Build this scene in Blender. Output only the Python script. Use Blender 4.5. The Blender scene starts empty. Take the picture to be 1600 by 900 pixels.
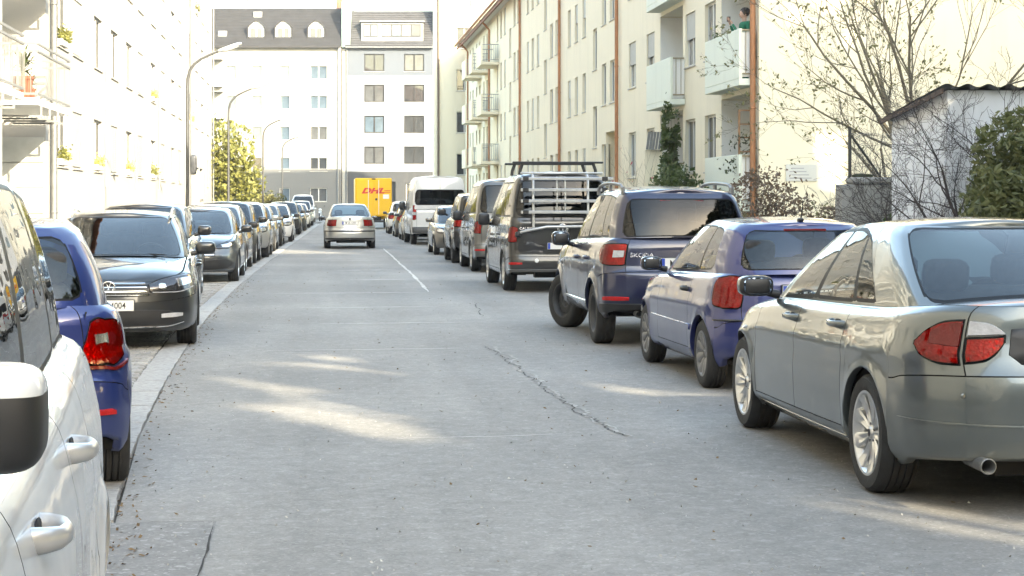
import bpy, bmesh, math, random
import numpy as np
from mathutils import Vector, Matrix, Euler, noise

# ------------------------------------------------------------------ camera, sky, sun, exposure
# World: +Y runs along the street away from the camera, +X is to the right, the camera stands at x = 0, y = 0.
SC = bpy.context.scene
COL = SC.collection
R = math.radians
cam_d = bpy.data.cameras.new('camera')
cam_d.sensor_width = 36.0
cam_d.lens = 63.0
cam_d.shift_y = -0.0838
cam_d.clip_start = 0.05
cam_d.clip_end = 3000
cam = bpy.data.objects.new('camera', cam_d)
cam.location = (0, 0, 1.55)
cam.rotation_euler = (R(90), 0, R(-6.11))
COL.objects.link(cam)
SC.camera = cam
SUN_EL, SUN_AZ = 24.0, 149.5          # azimuth clockwise from +Y: behind the camera on the right
world = bpy.data.worlds.new('World')
SC.world = world
world.use_nodes = True
wn = world.node_tree
bg = wn.nodes['Background']
sky = wn.nodes.new('ShaderNodeTexSky')
sky.sky_type = 'NISHITA'
sky.sun_disc = False
sky.sun_elevation = R(SUN_EL)
sky.sun_rotation = R(SUN_AZ)
sky.air_density = 1.0
sky.dust_density = 1.2
wn.links.new(sky.outputs[0], bg.inputs[0])
bg.inputs[1].default_value = 0.15
sun_d = bpy.data.lights.new('sun', 'SUN')
sun_d.energy = 2.0
sun_d.angle = R(0.53)
sun_d.color = (1.0, 0.95, 0.87)
sun = bpy.data.objects.new('sun', sun_d)
_a, _e = R(SUN_AZ), R(SUN_EL)
SUN_DIR = Vector((math.sin(_a) * math.cos(_e), math.cos(_a) * math.cos(_e), math.sin(_e)))
sun.rotation_euler = SUN_DIR.to_track_quat('Z', 'Y').to_euler()
sun.location = (30, -40, 40)
COL.objects.link(sun)
SC.view_settings.view_transform = 'Standard'
SC.view_settings.look = 'None'
SC.view_settings.exposure = 3.14
SC.view_settings.use_white_balance = True      # camera set to open shade
SC.view_settings.white_balance_temperature = 8300
SC.view_settings.white_balance_tint = 4
SC.view_settings.gamma = 1.0
SC.cycles.max_bounces = 8
SC.cycles.transparent_max_bounces = 12
SC.cycles.sample_clamp_indirect = 6.0
SC.cycles.caustics_reflective = False
SC.cycles.caustics_refractive = False

rnd = random.Random(7)

# ------------------------------------------------------------------ materials
MATS = {}

def mat(name, color, rough=0.6, metal=0.0, coat=0.0, spec=0.5, var=0.0, vscale=6.0, bump=0.0, bscale=40.0, trans=0.0, var2=None):
    if name in MATS:
        return MATS[name]
    m = bpy.data.materials.new(name)
    m.use_nodes = True
    nt = m.node_tree
    b = nt.nodes['Principled BSDF']
    b.inputs['Base Color'].default_value = (*color, 1)
    b.inputs['Roughness'].default_value = rough
    b.inputs['Metallic'].default_value = metal
    b.inputs['Coat Weight'].default_value = coat
    b.inputs['Coat Roughness'].default_value = 0.03
    b.inputs['Specular IOR Level'].default_value = spec
    if trans:
        b.inputs['Subsurface Weight'].default_value = 0.0
    tc = None
    if var or bump:
        tc = nt.nodes.new('ShaderNodeTexCoord')
    if var:
        nz = nt.nodes.new('ShaderNodeTexNoise')
        nz.inputs['Scale'].default_value = vscale
        nz.inputs['Detail'].default_value = 6
        nz.inputs['Roughness'].default_value = 0.65
        nt.links.new(tc.outputs['Object'], nz.inputs['Vector'])
        mx = nt.nodes.new('ShaderNodeMix')
        mx.data_type = 'RGBA'
        rp = nt.nodes.new('ShaderNodeMapRange')
        rp.inputs['From Min'].default_value = 0.3
        rp.inputs['From Max'].default_value = 0.7
        nt.links.new(nz.outputs['Fac'], rp.inputs['Value'])
        nt.links.new(rp.outputs[0], mx.inputs['Factor'])
        c2 = var2 or tuple(max(0, c * (1 - var)) for c in color)
        c1 = tuple(min(1, c * (1 + var * 0.6)) for c in color) if var2 is None else color
        mx.inputs['A'].default_value = (*c1, 1)
        mx.inputs['B'].default_value = (*c2, 1)
        nt.links.new(mx.outputs['Result'], b.inputs['Base Color'])
    if bump:
        nb = nt.nodes.new('ShaderNodeTexNoise')
        nb.inputs['Scale'].default_value = bscale
        nb.inputs['Detail'].default_value = 4
        nt.links.new(tc.outputs['Object'], nb.inputs['Vector'])
        bp = nt.nodes.new('ShaderNodeBump')
        bp.inputs['Strength'].default_value = bump
        bp.inputs['Distance'].default_value = 0.01
        nt.links.new(nb.outputs['Fac'], bp.inputs['Height'])
        nt.links.new(bp.outputs[0], b.inputs['Normal'])
    MATS[name] = m
    return m

def paint(name, color, metal=0.5, rough=0.34):
    """car paint: flake layer under a clear coat, a film of road dust on it"""
    if name in MATS:
        return MATS[name]
    m = mat(name, color, rough=rough, metal=metal, coat=1.0)
    nt = m.node_tree
    b = nt.nodes['Principled BSDF']
    tc = nt.nodes.new('ShaderNodeTexCoord')
    nz = nt.nodes.new('ShaderNodeTexNoise')
    nz.inputs['Scale'].default_value = 3.0
    nz.inputs['Detail'].default_value = 8
    nz.inputs['Roughness'].default_value = 0.7
    nt.links.new(tc.outputs['Object'], nz.inputs['Vector'])
    sp = nt.nodes.new('ShaderNodeSeparateXYZ')
    nt.links.new(tc.outputs['Object'], sp.inputs[0])
    hz = nt.nodes.new('ShaderNodeMapRange')            # more road dirt low on the body
    hz.inputs['From Min'].default_value = 0.75
    hz.inputs['From Max'].default_value = 0.2
    hz.inputs['To Min'].default_value = 0.008
    hz.inputs['To Max'].default_value = 0.12
    nt.links.new(sp.outputs['Z'], hz.inputs['Value'])
    mu = nt.nodes.new('ShaderNodeMath')
    mu.operation = 'MULTIPLY'
    nt.links.new(hz.outputs[0], mu.inputs[0])
    nt.links.new(nz.outputs['Fac'], mu.inputs[1])
    mx = nt.nodes.new('ShaderNodeMix')
    mx.data_type = 'RGBA'
    mx.inputs['A'].default_value = (*color, 1)
    mx.inputs['B'].default_value = (0.20, 0.19, 0.175, 1)
    nt.links.new(mu.outputs[0], mx.inputs['Factor'])
    nt.links.new(mx.outputs['Result'], b.inputs['Base Color'])
    rr = nt.nodes.new('ShaderNodeMapRange')
    rr.inputs['From Min'].default_value = 0.0
    rr.inputs['From Max'].default_value = 0.10
    rr.inputs['To Min'].default_value = 0.015
    rr.inputs['To Max'].default_value = 0.20
    nt.links.new(mu.outputs[0], rr.inputs['Value'])
    nt.links.new(rr.outputs[0], b.inputs['Coat Roughness'])
    wv = nt.nodes.new('ShaderNodeTexNoise')             # pressed panels are never quite flat
    wv.inputs['Scale'].default_value = 2.6
    wv.inputs['Detail'].default_value = 1.5
    nt.links.new(tc.outputs['Object'], wv.inputs['Vector'])
    bp = nt.nodes.new('ShaderNodeBump')
    bp.inputs['Strength'].default_value = 1.0
    bp.inputs['Distance'].default_value = 0.006
    nt.links.new(wv.outputs['Fac'], bp.inputs['Height'])
    nt.links.new(bp.outputs[0], b.inputs['Coat Normal'])
    return m

def glass(name, tint, rough=0.0, ior=1.5):
    """thin pane: tinted see-through body with a fresnel mirror on it"""
    if name in MATS:
        return MATS[name]
    m = bpy.data.materials.new(name)
    m.use_nodes = True
    nt = m.node_tree
    nt.nodes.remove(nt.nodes['Principled BSDF'])
    out = nt.nodes['Material Output']
    tr = nt.nodes.new('ShaderNodeBsdfTransparent')
    tr.inputs[0].default_value = (*tint, 1)
    gl = nt.nodes.new('ShaderNodeBsdfGlossy')
    gl.inputs['Roughness'].default_value = rough
    tc = nt.nodes.new('ShaderNodeTexCoord')
    wv = nt.nodes.new('ShaderNodeTexNoise')
    wv.inputs['Scale'].default_value = 2.2
    nt.links.new(tc.outputs['Object'], wv.inputs['Vector'])
    bp = nt.nodes.new('ShaderNodeBump')
    bp.inputs['Distance'].default_value = 0.005
    nt.links.new(wv.outputs['Fac'], bp.inputs['Height'])
    nt.links.new(bp.outputs[0], gl.inputs['Normal'])
    fr = nt.nodes.new('ShaderNodeFresnel')
    fr.inputs['IOR'].default_value = ior
    mx = nt.nodes.new('ShaderNodeMixShader')
    nt.links.new(fr.outputs[0], mx.inputs[0])
    nt.links.new(tr.outputs[0], mx.inputs[1])
    nt.links.new(gl.outputs[0], mx.inputs[2])
    nt.links.new(mx.outputs[0], out.inputs['Surface'])
    MATS[name] = m
    return m

# ------------------------------------------------------------------ mesh helpers
def link(o, parent=None):
    COL.objects.link(o)
    if parent is not None:
        o.parent = parent
    return o

def tag(o, label=None, cat=None, group=None, kind=None):
    if label: o['label'] = label
    if cat: o['category'] = cat
    if group: o['group'] = group
    if kind: o['kind'] = kind
    return o

def thing(name, label, cat, loc=(0, 0, 0), rz=0.0, group=None, kind=None):
    o = bpy.data.objects.new(name, None)
    o.empty_display_size = 0.2
    o.location = loc
    o.rotation_euler = (0, 0, rz)
    link(o)
    return tag(o, label, cat, group, kind)

def obj_from(name, me, parent=None, loc=None, rot=None):
    o = bpy.data.objects.new(name, me)
    if loc is not None: o.location = loc
    if rot is not None: o.rotation_euler = rot
    return link(o, parent)

def copy_tree(o, parent=None):
    c = o.copy()
    link(c, parent)
    for ch in list(o.children):
        copy_tree(ch, c)
    return c

class MB:
    """collects shapes into ONE mesh"""
    def __init__(s):
        s.v, s.f, s.m, s.sm = [], [], [], []
    def add(s, vs, fs, mi=0, smooth=False):
        n = len(s.v)
        s.v.extend([tuple(p) for p in vs])
        for f in fs:
            s.f.append([i + n for i in f]); s.m.append(mi); s.sm.append(smooth)
        return s
    def box(s, x0, x1, y0, y1, z0, z1, mi=0, M=None, bev=0.0):
        if bev > 0:
            b = min(bev, (x1-x0)*.45, (y1-y0)*.45, (z1-z0)*.45)
            vs, idx = [], {}
            for sx in (0, 1):
                for sy in (0, 1):
                    for sz in (0, 1):
                        X, Y, Z = (x0, x1)[sx], (y0, y1)[sy], (z0, z1)[sz]
                        dx, dy, dz = (b, -b)[sx], (b, -b)[sy], (b, -b)[sz]
                        for a, p in (('x', (X, Y+dy, Z+dz)), ('y', (X+dx, Y, Z+dz)), ('z', (X+dx, Y+dy, Z))):
                            idx[(sx, sy, sz, a)] = len(vs); vs.append(p)
            g = lambda *k: idx[k]
            fs = []
            for q in (0, 1):
                o = [(0, 0), (1, 0), (1, 1), (0, 1)]
                fx = [g(q, a, c, 'x') for a, c in o]; fy = [g(a, q, c, 'y') for a, c in o]; fz = [g(a, c, q, 'z') for a, c in o]
                fs.append(fx if q else fx[::-1]); fs.append(fy[::-1] if q else fy); fs.append(fz if q else fz[::-1])
            for a in (0, 1):
                for c in (0, 1):
                    f = [g(0, a, c, 'y'), g(1, a, c, 'y'), g(1, a, c, 'z'), g(0, a, c, 'z')]
                    fs.append(f if (a == 0) == (c == 1) else f[::-1])
                    f = [g(a, 0, c, 'x'), g(a, 1, c, 'x'), g(a, 1, c, 'z'), g(a, 0, c, 'z')]
                    fs.append(f[::-1] if (a == 0) == (c == 1) else f)
                    f = [g(a, c, 0, 'x'), g(a, c, 1, 'x'), g(a, c, 1, 'y'), g(a, c, 0, 'y')]
                    fs.append(f if (a == 0) == (c == 1) else f[::-1])
            for sx in (0, 1):
                for sy in (0, 1):
                    for sz in (0, 1):
                        f = [g(sx, sy, sz, 'x'), g(sx, sy, sz, 'y'), g(sx, sy, sz, 'z')]
                        fs.append(f if (sx + sy + sz) % 2 == 1 else f[::-1])
        else:
            vs = [(x0,y0,z0),(x1,y0,z0),(x1,y1,z0),(x0,y1,z0),(x0,y0,z1),(x1,y0,z1),(x1,y1,z1),(x0,y1,z1)]
            fs = [(0,3,2,1),(4,5,6,7),(0,1,5,4),(1,2,6,5),(2,3,7,6),(3,0,4,7)]
        if M is not None: vs = [M @ Vector(p) for p in vs]
        return s.add(vs, fs, mi)
    def tube(s, pts, rad, n=8, mi=0, caps=True, smooth=True):
        pts = [Vector(p) for p in pts]
        rs = rad if isinstance(rad, (list, tuple)) else [rad] * len(pts)
        vs, fs = [], []
        up = Vector((0.3, 0.2, 1)).normalized()
        prev = None
        for i, p in enumerate(pts):
            d = (pts[min(i+1, len(pts)-1)] - pts[max(i-1, 0)])
            if d.length < 1e-9: d = Vector((0, 0, 1))
            d.normalize()
            if prev is None:
                a = d.cross(up)
                if a.length < 1e-3: a = d.cross(Vector((1, 0, 0)))
            else:
                a = prev - d * prev.dot(d)
            a.normalize(); prev = a
            b = d.cross(a)
            for k in range(n):
                t = 2 * math.pi * k / n
                vs.append(p + (a * math.cos(t) + b * math.sin(t)) * rs[i])
        for i in range(len(pts) - 1):
            for k in range(n):
                fs.append((i*n+k, i*n+(k+1) % n, (i+1)*n+(k+1) % n, (i+1)*n+k))
        s.add(vs, fs, mi, smooth)
        if caps:
            s.add(vs[:n], [tuple(range(n))[::-1]], mi); s.add(vs[-n:], [tuple(range(n))], mi)
        return s
    def lathe(s, prof, n=32, mi=0, M=None, smooth=True, closed=False):
        """prof: (radius, height) about Z"""
        vs, fs = [], []
        for r, z in prof:
            for k in range(n):
                t = 2 * math.pi * k / n
                vs.append(Vector((r * math.cos(t), r * math.sin(t), z)))
        m = len(prof)
        for i in range(m if closed else m - 1):
            j = (i + 1) % m
            for k in range(n):
                fs.append((i*n+k, i*n+(k+1) % n, j*n+(k+1) % n, j*n+k))
        if M is not None: vs = [M @ p for p in vs]
        return s.add(vs, fs, mi, smooth)
    def prism(s, poly, d, mi=0, M=None):
        """poly: points (x, z) extruded along y from 0 to d"""
        n = len(poly)
        vs = [Vector((x, 0, z)) for x, z in poly] + [Vector((x, d, z)) for x, z in poly]
        fs = [tuple(range(n)), tuple(range(n, 2*n))[::-1]] + [(i, i+n, (i+1) % n + n, (i+1) % n) for i in range(n)]
        if M is not None: vs = [M @ p for p in vs]
        return s.add(vs, fs, mi)
    def grid(s, P, mi=0, smooth=True, flip=False):
        a, b = len(P), len(P[0])
        vs = [p for row in P for p in row]
        fs = []
        for i in range(a - 1):
            for j in range(b - 1):
                f = (i*b+j, (i+1)*b+j, (i+1)*b+j+1, i*b+j+1)
                fs.append(f[::-1] if flip else f)
        return s.add(vs, fs, mi, smooth)
    def mesh(s, name, mats, autosmooth=None):
        me = bpy.data.meshes.new(name)
        me.from_pydata(s.v, [], s.f)
        for m in (mats if isinstance(mats, (list, tuple)) else [mats]):
            me.materials.append(m)
        me.polygons.foreach_set('material_index', s.m)
        me.polygons.foreach_set('use_smooth', s.sm)
        me.update()
        if autosmooth: me.set_sharp_from_angle(angle=R(autosmooth))
        return me
    def build(s, name, mats, parent=None, loc=None, rot=None, autosmooth=None):
        return obj_from(name, s.mesh(name, mats, autosmooth), parent, loc, rot)

def text_mesh(name, txt, size, material, depth=0.002, bold=0.0, shear=0.0, align='CENTER', sx=1.0):
    cu = bpy.data.curves.new(name, 'FONT')
    cu.body = txt; cu.size = size; cu.extrude = depth; cu.offset = bold; cu.shear = shear
    cu.align_x = align; cu.align_y = 'CENTER'
    cu.resolution_u = 3
    o = bpy.data.objects.new(name, cu)
    COL.objects.link(o)
    me = bpy.data.meshes.new_from_object(o)
    COL.objects.unlink(o)
    bpy.data.objects.remove(o); bpy.data.curves.remove(cu)
    me.materials.clear(); me.materials.append(material)
    if sx != 1.0:
        for v in me.vertices: v.co.x *= sx
    return me

def clamp(x, a=0.0, b=1.0): return max(a, min(b, x))
def sstep(a, b, x):
    t = clamp((x - a) / (b - a)); return t * t * (3 - 2 * t)
def lerp(a, b, t): return a + (b - a) * t

class Curve:
    """monotone cubic through (x, y) points"""
    def __init__(s, pts):
        pts = sorted(pts)
        pts = [p for k, p in enumerate(pts) if k == 0 or p[0] - pts[k-1][0] > 1e-6]
        s.x = [p[0] for p in pts]; s.y = [p[1] for p in pts]
        n = len(pts)
        if n > 1:
            d = [(s.y[i+1]-s.y[i])/(s.x[i+1]-s.x[i]) for i in range(n-1)]
            m = [d[0]] + [0 if d[i-1]*d[i] <= 0 else 2*d[i-1]*d[i]/(d[i-1]+d[i]) for i in range(1, n-1)] + [d[-1]]
            s.d = m
    def __call__(s, x):
        X, Y = s.x, s.y
        if len(X) == 1 or x <= X[0]: return Y[0]
        if x >= X[-1]: return Y[-1]
        i = 0
        while x > X[i+1]: i += 1
        h = X[i+1]-X[i]; t = (x-X[i])/h
        return ((2*t**3-3*t**2+1)*Y[i] + (t**3-2*t**2+t)*h*s.d[i] + (-2*t**3+3*t**2)*Y[i+1] + (t**3-t**2)*h*s.d[i+1])
# ------------------------------------------------------------------ vehicle materials
M_TYRE = mat('tyre_rubber', (0.018, 0.018, 0.018), rough=0.75, var=0.4, vscale=14, bump=0.3, bscale=90)
M_BLACK = mat('black_plastic', (0.018, 0.018, 0.019), rough=0.45, var=0.2, vscale=9)
M_GREYPL = mat('grey_plastic', (0.055, 0.056, 0.058), rough=0.55, var=0.3, vscale=12)
M_TRIM = mat('window_trim_black', (0.006, 0.006, 0.007), rough=0.5, spec=0.2)
M_UNDER = mat('underbody', (0.01, 0.01, 0.01), rough=0.9)
M_CABIN = mat('cabin_fabric', (0.035, 0.036, 0.038), rough=0.9, var=0.4, vscale=12)
M_SILVER = mat('alloy_silver', (0.62, 0.62, 0.61), rough=0.28, metal=0.8, coat=0.4, var=0.18, vscale=9)
M_STEEL = mat('dark_steel_rim', (0.05, 0.05, 0.05), rough=0.5, metal=0.3, var=0.4)
M_HUBCAP = mat('grey_hubcap', (0.20, 0.20, 0.205), rough=0.4, metal=0.5, var=0.25)
M_CHROME = mat('chrome', (0.80, 0.80, 0.80), rough=0.09, metal=1.0)
M_ALU = mat('brushed_aluminium', (0.78, 0.78, 0.77), rough=0.32, metal=0.75, var=0.08)
M_DISC = mat('brake_disc', (0.16, 0.15, 0.14), rough=0.5, metal=0.8)
M_PLATE = mat('plate_white', (0.78, 0.78, 0.76), rough=0.4)
M_INK = mat('plate_ink', (0.012, 0.012, 0.012), rough=0.5)
M_EU = mat('plate_blue', (0.02, 0.07, 0.42), rough=0.4)
M_MIRR = mat('mirror_silvering', (0.15, 0.20, 0.27), rough=0.02, metal=1.0)
M_AMBER = mat('amber_lens', (0.7, 0.22, 0.02), rough=0.15, coat=1.0)
M_ROOFRED = mat('brake_lamp_strip', (0.16, 0.012, 0.015), rough=0.2, coat=1.0)

def lens(name, color, ribs=90.0, amount=0.5):
    if name in MATS: return MATS[name]
    m = mat(name, color, rough=0.25, coat=0.35, spec=0.3)
    nt = m.node_tree; b = nt.nodes['Principled BSDF']
    tc = nt.nodes.new('ShaderNodeTexCoord')
    vo = nt.nodes.new('ShaderNodeTexVoronoi'); vo.inputs['Scale'].default_value = ribs
    nt.links.new(tc.outputs['Object'], vo.inputs['Vector'])
    bp = nt.nodes.new('ShaderNodeBump'); bp.inputs['Strength'].default_value = amount; bp.inputs['Distance'].default_value = 0.004
    nt.links.new(vo.outputs['Distance'], bp.inputs['Height'])
    nt.links.new(bp.outputs[0], b.inputs['Normal'])
    nz = nt.nodes.new('ShaderNodeTexNoise'); nz.inputs['Scale'].default_value = 16
    nt.links.new(tc.outputs['Object'], nz.inputs['Vector'])
    mx = nt.nodes.new('ShaderNodeMix'); mx.data_type = 'RGBA'
    nt.links.new(nz.outputs['Fac'], mx.inputs['Factor'])
    mx.inputs['A'].default_value = (*[c * 0.55 for c in color], 1)
    mx.inputs['B'].default_value = (*[min(1, c * 1.3) for c in color], 1)
    nt.links.new(mx.outputs['Result'], b.inputs['Base Color'])
    return m
M_RED = glass('red_lens_glass', (.66, .012, .014))
M_BOWL = lens('lamp_bowl', (.75, .74, .73), 55, .9)
for _m in (M_BOWL,):
    _b = _m.node_tree.nodes['Principled BSDF']; _b.inputs['Metallic'].default_value = .55; _b.inputs['Roughness'].default_value = .3
M_DKRED = lens('dark_red_lens', (0.13, 0.006, 0.006), 90, .2)
M_CLEAR = lens('clear_lens', (0.45, 0.45, 0.46), 60, .4)
M_REFL = lens('red_reflector', (0.45, 0.01, 0.012), 160, 0.5)
M_LAMPIN = mat('lamp_housing', (0.05, 0.05, 0.055), rough=0.2, metal=0.6, coat=1.0)
M_LAMPGL = mat('lamp_reflector', (0.7, 0.72, 0.75), rough=0.12, metal=0.9, coat=1.0)
G_CLEAR = glass('car_glass', (0.62, 0.70, 0.68), ior=1.7)
G_TINT = glass('car_glass_tinted', (0.16, 0.18, 0.19), ior=1.7)
G_DARK = glass('car_glass_privacy', (0.05, 0.055, 0.06))

# ------------------------------------------------------------------ labelled skin: one smooth surface split into panels
class Skin:
    def __init__(s):
        s.v, s.cells = [], []
    def vert(s, p):
        s.v.append((p[0], p[1], p[2])); return len(s.v) - 1
    def cell(s, f, label):
        g = []
        for i in f:
            if i not in g: g.append(i)
        if len(g) > 2: s.cells.append((g, label))
    def normals(s):
        V = np.array(s.v); N = np.zeros_like(V)
        for f, _ in s.cells:
            a, b = (V[f[0]], V[f[2]])
            c, d = (V[f[1]], V[f[3 % len(f)]]) if len(f) == 4 else (V[f[1]], V[f[0]])
            n = np.cross(V[f[2]] - V[f[0]], (V[f[3]] - V[f[1]]) if len(f) == 4 else (V[f[2]] - V[f[1]]))
            for i in f: N[i] += n
        l = np.linalg.norm(N, axis=1); l[l < 1e-12] = 1
        return N / l[:, None]
    def emit(s, label_to, groove=None):
        """label_to: {label: (name, materials, parent)} -> objects; groove: the label that receives the dark channel in panel gaps"""
        N = s.normals(); out = {}
        labs = {}
        for f, l in s.cells: labs.setdefault(l, []).append(f)
        for l, (name, mats, parent) in label_to.items():
            fs = labs.get(l, [])
            if not fs: continue
            used = sorted({i for f in fs for i in f}); ix = {g: k for k, g in enumerate(used)}
            vs = [s.v[i] for i in used]; ns = [tuple(N[i]) for i in used]
            faces = [[ix[i] for i in f] for f in fs]; mi = [0] * len(faces)
            if groove == l:
                for f in labs.get(None, []):
                    b = len(vs)
                    for i in f:
                        vs.append(s.v[i]); ns.append(tuple(N[i]))
                    for i in f:
                        p = np.array(s.v[i]) - N[i] * 0.016
                        vs.append(tuple(p)); ns.append(tuple(N[i]))
                    n = len(f)
                    faces.append([b + n + k for k in range(n)]); mi.append(1)
                    for k in range(n):
                        faces.append([b + k, b + (k+1) % n, b + n + (k+1) % n, b + n + k]); mi.append(1)
            me = bpy.data.meshes.new(name)
            me.from_pydata(vs, [], faces)
            for m in mats: me.materials.append(m)
            me.polygons.foreach_set('material_index', mi)
            me.polygons.foreach_set('use_smooth', [True] * len(faces))
            me.update()
            me.normals_split_custom_set_from_vertices(ns)
            out[l] = obj_from(name, me, parent)
        return out

def sup(xi, L, n):
    """superellipse: distance behind the end -> share of the full half width"""
    if xi >= L: return 1.0
    return max(0.0, 1 - (1 - max(xi, 0) / L) ** n) ** (1 / n)
def supinv(yf, L, n): return L * (1 - (1 - min(yf, 1) ** n) ** (1 / n))

SIDE_STD = [(0, .085), (.06, .035), (.16, .014), (.34, .0), (.58, .003), (.70, .010), (.80, .026), (.90, .046), (.955, .068), (.985, .095), (1, .125)]

def superellipsoid(mb, c, a, e1=0.5, e2=0.5, n=14, mi=0, M=None):
    f = lambda w, e: math.copysign(abs(w) ** e, w)
    P = []
    for i in range(n + 1):
        u = -math.pi/2 + math.pi * i / n
        row = []
        for k in range(2*n + 1):
            w = -math.pi + math.pi * k / n
            p = Vector((a[0]*f(math.cos(u), e1)*f(math.cos(w), e2), a[1]*f(math.cos(u), e1)*f(math.sin(w), e2), a[2]*f(math.sin(u), e1)))
            if M is not None: p = M @ p
            row.append(p + Vector(c))
        P.append(row)
    mb.grid(P, mi, True, flip=True)
    return mb

# ------------------------------------------------------------------ wheels
WHEELS = {}
def wheel_meshes(Rw, tw, rr, style):
    """axis along Y, outer face at +Y"""
    key = (Rw, tw, rr, style)
    if key in WHEELS: return WHEELS[key]
    h = tw / 2
    Mx = Matrix.Rotation(R(-90), 4, 'X')           # z -> y
    prof = [(rr-.012, -h*.86), (rr+.006, -h*.98), (lerp(rr, Rw, .5), -h), (Rw-.022, -h*.93), (Rw-.006, -h*.78)]
    for g in (-.5, -.17, .17, .5):                   # tread ribs and grooves
        prof += [(Rw, (g-.14)*h), (Rw-.009, (g-.135)*h+.001), (Rw-.009, (g-.075)*h), (Rw, (g-.07)*h)]
    prof += [(Rw-.006, h*.78), (Rw-.022, h*.93), (lerp(rr, Rw, .72), h*.99), (lerp(rr, Rw, .5), h), (lerp(rr, Rw, .22), h*.985), (rr+.006, h*.95), (rr-.012, h*.86)]
    t = MB(); t.lathe(prof, 56, 0, Mx)
    tm = t.mesh('tyre', M_TYRE, 50)
    r = MB()
    mats = {'alloy': M_SILVER, 'steel': M_STEEL, 'cover': M_HUBCAP, 'dark': M_GREYPL}[style.split('_')[0]]
    yo = h * .90
    r.lathe([(rr-.016, -h*.9), (rr-.03, -h*.5), (rr-.045, yo-.055), (rr-.028, yo-.02), (rr-.012, yo+.004), (rr+.001, yo+.006), (rr+.004, yo-.006), (rr-.012, yo-.03)], 56, 0, Mx)
    n = int(style.split('_')[1])
    if style.startswith('steel'):
        r.lathe([(.0, yo-.075), (.07, yo-.075), (.085, yo-.05), (rr*.62, yo-.045), (rr*.70, yo-.055), (rr-.03, yo-.06)], 40, 0, Mx)
        for k in range(n):
            a = 2*math.pi*k/n
            c = Vector((math.cos(a)*rr*.80, 0, math.sin(a)*rr*.80))
            Mk = Matrix.Translation(c + Vector((0, yo-.0545, 0))) @ Matrix.Rotation(-a, 4, 'Y') @ Mx
            r.lathe([(0.0, .0), (.021, .0), (.021, -.004)], 12, 1, Mk)
        r.lathe([(0, yo-.035), (.03, yo-.038), (.034, yo-.075)], 20, 1, Mx)
    else:
        ro = rr - .014
        for k in range(n):
            a0 = 2*math.pi*(k+.5)/n
            pair = style.startswith('alloy') and n >= 8
            w0, w1 = (.015, .050*8/n) if n >= 8 else (.034, .05)
            if style.startswith('cover'): w0, w1 = .020, .74*math.pi*ro/n
            rows = []
            for q in range(7):
                u = q/6
                rad = lerp(.045, ro, u); hw = lerp(w0, w1, u**.9)
                y = yo + lerp(-.030, .0, u**.6) - .012*math.sin(math.pi*u)*(0 if style.startswith('cover') else 1)
                row = []
                for sx, dy in ((-1, -.028), (-1, -.004), (-.62, 0.003), (0, .0 if pair else .005), (.62, .003), (1, -.004), (1, -.028)):
                    if pair and sx == 0: dy = -.008*math.sin(math.pi*min(1, u*1.1))
                    x = hw*sx
                    p = Vector((rad, y+dy, x))
                    row.append(Matrix.Rotation(a0, 4, 'Y') @ p)
                rows.append(row)
            r.grid(rows, 0, True)
        r.lathe([(0, yo-.014), (.026, yo-.015), (.031, yo-.02), (.034, yo-.026), (.06, yo-.034), (.064, yo-.06)], 28, 0, Mx)
        r.lathe([(0, yo-.0125), (.022, yo-.0135)], 20, 1, Mx)
        for k in range(5):
            a = 2*math.pi*k/5
            Mk = Matrix.Translation(Vector((math.cos(a)*.05, yo-.0305, math.sin(a)*.05))) @ Mx
            r.lathe([(0, .006), (.007, .006), (.008, -.004)], 8, 1, Mk)
    # brake disc and dark barrel behind
    r.lathe([(0, -.0), (rr*.72, 0), (rr*.72, -.02)], 32, 2, Mx)
    r.lathe([(0, -.03), (rr-.014, -.03)], 32, 1, Mx)
    rm = r.mesh('wheel', [mats, M_BLACK, M_DISC], 40)
    WHEELS[key] = (tm, rm)
    return tm, rm

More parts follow.
